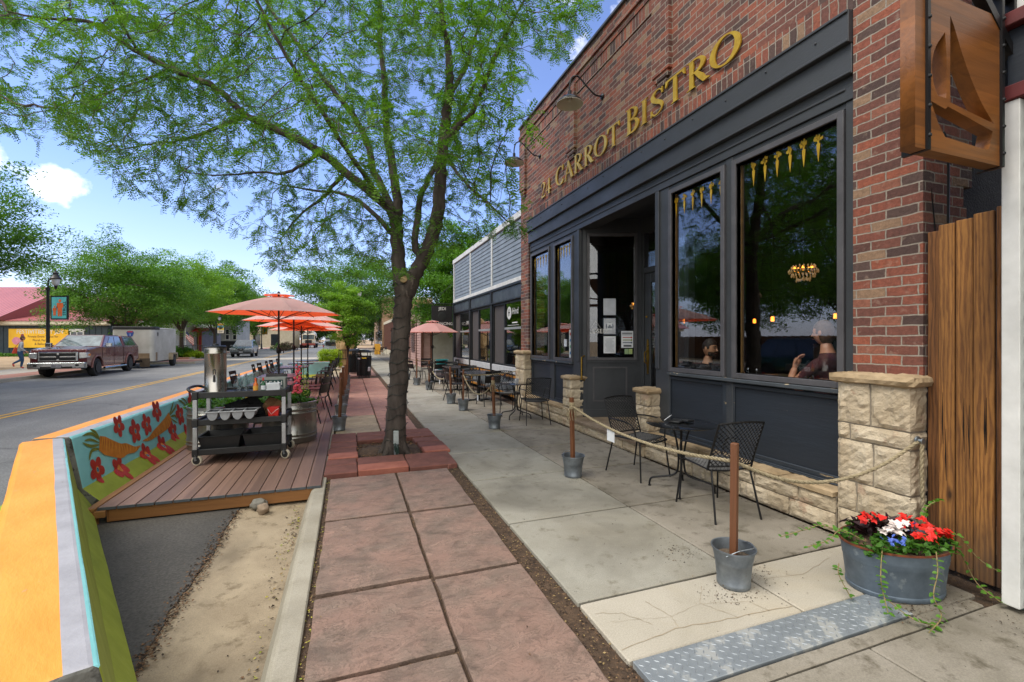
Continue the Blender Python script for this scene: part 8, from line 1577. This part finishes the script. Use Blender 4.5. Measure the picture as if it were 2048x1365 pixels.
def head(parent, c, fwd, s=1.0, skin=None, hair=None, longhair=False, beard=None):
    """face details on a head whose centre is c and that looks along fwd"""
    c = Vector(c); f = Vector(fwd).normalized(); sd = f.cross(Vector((0, 0, 1))).normalized(); up = sd.cross(f)
    M = Matrix((sd, f, up)).transposed()
    def P(x, y, z): return c+M @ Vector((x, y, z))*s
    g = MB(); n, k = 18, 14; o = 0
    for i in range(k+1):
        ph = math.pi*i/k; z = -math.cos(ph)
        for j in range(n):
            a = 2*math.pi*j/n; x = math.sin(ph)*math.cos(a); y = math.sin(ph)*math.sin(a); w = .074*(1-.22*max(0, -z)**1.2); d = .094*(1-.10*max(0, -z)); yy = y*d+(.012*max(0, -z) if y > 0 else .0); g.v.append(tuple(P(x*w, yy, z*.118)))
    for i in range(k):
        for j in range(n): q = (j+1) % n; g.f.append((i*n+j, i*n+q, (i+1)*n+q, (i+1)*n+j)); g.m.append(0)
    for e in (-1, 1): g.ball(P(e*.076, -.005, -.005), (.010*s, .018*s, .028*s), 8, 6)
    g.add([P(0, .092, .02), P(-.016, .095, -.03), P(.016, .095, -.03), P(0, .122, -.026)], [(0, 1, 3), (0, 3, 2), (1, 2, 3)]); h = g.build('head', skin, parent, smooth=True, ang=60)
    g = MB()
    for e in (-1, 1): g.ball(P(e*.030, .083, .008), .0095*s, 8, 6); g.bar(P(e*.015, .094, .030), P(e*.047, .082, .028), .008*s)
    g.build('eyes', mat('eye_dark', '1c1512', None, 9, .3), h); g = MB(); g.bar(P(-.022, .092, -.058), P(.022, .092, -.058), .007*s); g.build('mouth', mat('lip', '8a4a40', None, 9, .5), h)
    g = MB(); rn = random.Random(3)
    for i in range(k+1):
        ph = math.pi*i/k; z = -math.cos(ph)
        for j in range(n):
            a = 2*math.pi*j/n; x = math.sin(ph)*math.cos(a); y = math.sin(ph)*math.sin(a); keep = z > .42 or (y < .38 and z > -.2) or (longhair and y < .1 and z > -.95); kk = (1.09 if keep else .90)+.03*mnoise.noise(Vector((x*5, y*5, z*5))); g.v.append(tuple(P(x*.074*kk, y*.094*kk-.004, z*.118*kk)))
    for i in range(k):
        for j in range(n): q = (j+1) % n; g.f.append((i*n+j, i*n+q, (i+1)*n+q, (i+1)*n+j)); g.m.append(0)
    g.build('hair', hair, parent, smooth=True, ang=70)
    if beard:
        g = MB()
        for i in range(9): a = -1.25+2.5*i/8; g.ball(P(.064*math.sin(a), .055*math.cos(a)+.022, -.070), (.018*s, .018*s, .030*s), 8, 6)
        g.ball(P(0, .078, -.094), (.03*s, .022*s, .026*s), 8, 6); g.bar(P(-.03, .094, -.043), P(.03, .094, -.043), .012*s); g.build('beard', beard, parent, smooth=True)
def hand(parent, w, d, palm, s, skin, curl=.5, side=1):
    """palm, four unequal bent fingers and a thumb; w wrist, d finger direction, palm normal"""
    w = Vector(w); d = Vector(d).normalized(); n_ = Vector(palm); n_ = (n_-d*n_.dot(d)).normalized(); l = d.cross(n_)*side; g = MB()
    g.tube([w-d*.01, w+d*.03, w+d*.07, w+d*.092], [.022*s, .030*s, .034*s, .026*s], 10)
    for i, (off, L) in enumerate(((-.030, .066), (-.010, .076), (.010, .072), (.029, .056))):
        b = w+d*.085+l*off*s; p = [b]; dd = d+l*off*3
        for k_ in range(3): dd = (dd+n_*curl*.55).normalized(); p.append(p[-1]+dd*L*(.45, .32, .23)[k_]*s)
        g.tube(p, [.0092*s, .009*s, .008*s, .006*s], 7)
    b = w+d*.035-l*.030*s; dd = (d*.7-l*.8+n_*.25).normalized(); p = [b, b+dd*.032*s, b+dd*.032*s+(dd+d*.6).normalized()*.028*s]; g.tube(p, [.012*s, .010*s, .007*s], 7); g.build('hand', skin, parent, smooth=True)
M_skin = mat('skin', 'b98468', 'a8735a', 7, .5); M_skin2 = mat('skin_tan', 'b98a6a', 'a5775a', 7, .5); M_denim = mat('denim', '34557c', '274465', 12, .85); M_blouse = mat('pale_print_blouse', 'b4b8bc', '8d949c', 60, .8); M_pink = mat('coral_shoe', 'd2564c', 'b84840', 8, .5); M_brownhair = mat('brown_hair', '5a4030', '3f2c20', 20, .7); M_darkhair = mat('dark_hair', '1c1613', '120e0c', 20, .6); M_tee = mat('charcoal_tee', '232427', '1b1c1f', 20, .9)
# pedestrian, walking to the right across the far pavement, seen from behind (local +Y is the walking direction)
wp = wall_frame(40, 24.3); W = thing('person', 'person in a pale blouse, blue jeans and coral shoes walking with an orange shoulder bag', 'person', (wp.x, wp.y, 0), -R(60))
J = {'pelvis': (0, 0, .93, (.165, .14)), 'waist': (0, .02, 1.06, (.15, .12)), 'chest': (0, .05, 1.27, (.165, .12)), 'neckb': (0, .06, 1.42, (.10, .08)), 'neck': (0, .07, 1.50, .052), 'skull': (0, .09, 1.58, .055),
     'lsh': (-.17, .05, 1.38, .062), 'lel': (-.25, -.02, 1.12, .046), 'lwr': (-.22, .12, .93, .03), 'rsh': (.17, .05, 1.38, .062), 'rel': (.26, .0, 1.13, .046), 'rwr': (.27, .20, .96, .03),
     'lhip': (-.09, 0, .86, .115), 'lkn': (-.09, .10, .50, .075), 'lan': (-.09, .04, .09, .045), 'ltoe': (-.09, .16, .035, .036), 'rhip': (.09, 0, .86, .115), 'rkn': (.09, .05, .50, .075), 'ran': (.09, -.26, .30, .045), 'rtoe': (.09, -.22, .13, .036)}
Bn = [('pelvis', 'waist'), ('waist', 'chest'), ('chest', 'neckb'), ('neckb', 'neck'), ('neck', 'skull'), ('chest', 'lsh'), ('lsh', 'lel'), ('lel', 'lwr'), ('chest', 'rsh'), ('rsh', 'rel'), ('rel', 'rwr'), ('pelvis', 'lhip'), ('lhip', 'lkn'), ('lkn', 'lan'), ('lan', 'ltoe'), ('pelvis', 'rhip'), ('rhip', 'rkn'), ('rkn', 'ran'), ('ran', 'rtoe')]
body('body', J, Bn, lambda c: 0 if c.z > 1.46 or (abs(c.x) > .19 and c.z < .985) else (2 if (c.z < .11 or (c.y < -.14 and c.z < .29 and c.x > 0)) else (1 if c.z > .96 else 3)), [M_skin, M_blouse, M_pink, M_denim], W)
head(W, (0, .10, 1.655), (.1, 1, -.05), 1.0, M_skin, M_brownhair, True); hand(W, (-.22, .12, .93), (0, .3, -1), (1, 0, 0), 1, M_skin, .4, 1); hand(W, (.27, .20, .96), (0, .6, -.8), (-1, 0, 0), 1, M_skin, .4, -1)
bg_ = thing('shoulder_bag', 'orange shoulder bag hanging at the side of the walking person', 'bag', (wp.x, wp.y, 0), -R(60)); g = MB(); g.add([(-.36, -.30, .82), (-.24, -.30, .82), (-.24, .14, .82), (-.36, .14, .82), (-.33, -.20, 1.16), (-.27, -.20, 1.16), (-.27, .06, 1.16), (-.33, .06, 1.16)], [(3, 2, 1, 0), (4, 5, 6, 7), (0, 1, 5, 4), (1, 2, 6, 5), (2, 3, 7, 6), (3, 0, 4, 7)]); g.build('bag_body', mat('coral_leather', 'd6492f', 'c03f28', 8, .5), bg_, bevel=.03, seg=2); g = MB(); g.tube([(-.30, -.18, 1.15), (-.22, -.02, 1.42), (-.2, .05, 1.455), (-.26, .06, 1.4), (-.30, .05, 1.15)], .012, 6); g.build('strap', bpy.data.materials['coral_leather'], bg_)
# guests seated behind the glass
for x, y, h, lb in ((4.40, 4.66, .60, 'dark bar stool under the bearded guest'), (4.42, 3.08, .78, 'dark bar stool under the guest with the raised forearm')):
    T = thing('bar_stool', lb, 'stool', (x, y, .15), 0, 'bar stools behind the glass'); g = MB(); g.lathe([(.17, h-.05), (.18, h-.03), (.17, h-.01), (0, h)], 16); g.build('seat', M_black, T, smooth=True)
    for k in range(4): a = R(45+90*k); g = MB(); g.tube([(.12*math.cos(a), .12*math.sin(a), h-.05), (.19*math.cos(a), .19*math.sin(a), 0)], .012, 6); g.build('leg', M_black, T)
def seated(name, label, loc, rz, skin, hair, shirt, beard=None, arms='rest', longhair=False):
    T = thing('person', label, 'person', loc, rz)
    if arms == 'chin': la = {'lsh': (-.19, .0, .90, .058), 'lel': (-.22, .27, .60, .045), 'lwr': (-.13, .25, .84, .031), 'rsh': (.19, .0, .90, .058), 'rel': (.24, .10, .64, .045), 'rwr': (.14, .32, .60, .031)}
    else: la = {'rsh': (.19, .0, .90, .058), 'rel': (.24, .10, .64, .045), 'rwr': (.14, .32, .60, .031)}
    J = {'pelvis': (0, 0, .46, (.15, .13)), 'waist': (0, .0, .60, (.14, .11)), 'chest': (0, .0, .80, (.165, .12)), 'neckb': (0, .01, .95, (.09, .08)), 'neck': (0, .02, 1.03, .054), 'skull': (0, .03, 1.10, .055), 'lsh': (-.19, 0, .90, .058), 'lel': (-.24, .10, .64, .045), 'lwr': (-.12, .32, .60, .031), **la,
         'lhip': (-.09, .06, .46, .105), 'lkn': (-.10, .46, .47, .07), 'lan': (-.10, .48, .08, .045), 'ltoe': (-.10, .62, .035, .036), 'rhip': (.09, .06, .46, .105), 'rkn': (.10, .46, .47, .07), 'ran': (.10, .48, .08, .045), 'rtoe': (.10, .62, .035, .036)}
    body('body', J, Bn, lambda c: (0 if c.z > .99 or (abs(c.x) > .06 and c.y > .14 and .52 < c.z < .86) else (1 if c.z > .50 or (abs(c.x) < .2 and c.y < .1 and c.z > .47) else 2)), [skin, shirt, M_tee], T)
    head(T, (0, .05, 1.185), (0, 1, -.08), 1.0, skin, hair, longhair, beard); hand(T, (.14, .32, .60), (-.3, 1, -.1), (0, 0, -1), 1, skin, .4, -1)
    if arms == 'chin': hand(T, (-.13, .25, .84), (.25, -.25, 1), (.3, -1, .1), 1, skin, .7, 1)
    else: hand(T, (-.12, .32, .60), (.3, 1, -.1), (0, 0, -1), 1, skin, .4, 1)
    return T
seated('man', 'bearded dark haired person in a dark shirt seated behind the narrower pane', (4.40, 4.66, .30), R(190), M_skin2, M_darkhair, M_tee, mat('beard', '241a14', '17100c', 20, .8))
seated('woman', 'person with a bare raised forearm, seated with their back turned behind the largest pane', (4.42, 3.08, .48), R(8), M_skin, M_brownhair, mat('wine_top', '4a1f24', '38171b', 20, .9), None, 'chin', True)
tb = thing('dining_table', 'dark dining table behind the largest pane of the bistro', 'table', (4.75, 3.75, .15)); g = MB(); g.box(-.38, .38, -.30, .42, .985, 1.02); g.build('tabletop', mat('walnut_top', '4a3526', '38271b', 6, .35), tb, bevel=.004); g = MB(); g.tube([(0, 0, .02), (0, 0, .985)], .04, 8); g.lathe([(.25, 0), (.25, .02), (.04, .03)], 16); g.build('pedestal', M_black, tb)
for i, (x, y) in enumerate([(4.5, 3.98), (4.52, 4.12)]):
    b = thing('glass_shaker', ('small glass shaker on the bistro table, nearer the mullion', 'small glass shaker on the bistro table, farther from the largest pane')[i], 'shaker', (x, y, 1.171), 0, 'shakers on the table'); g = MB(); g.lathe([(.022, 0), (.024, .05), (.016, .065)], 12); g.build('shaker_glass', M_clear, b, smooth=True); g = MB(); g.lathe([(.018, .065), (.016, .085), (0, .09)], 12); g.build('cap', M_chrome, b, smooth=True)
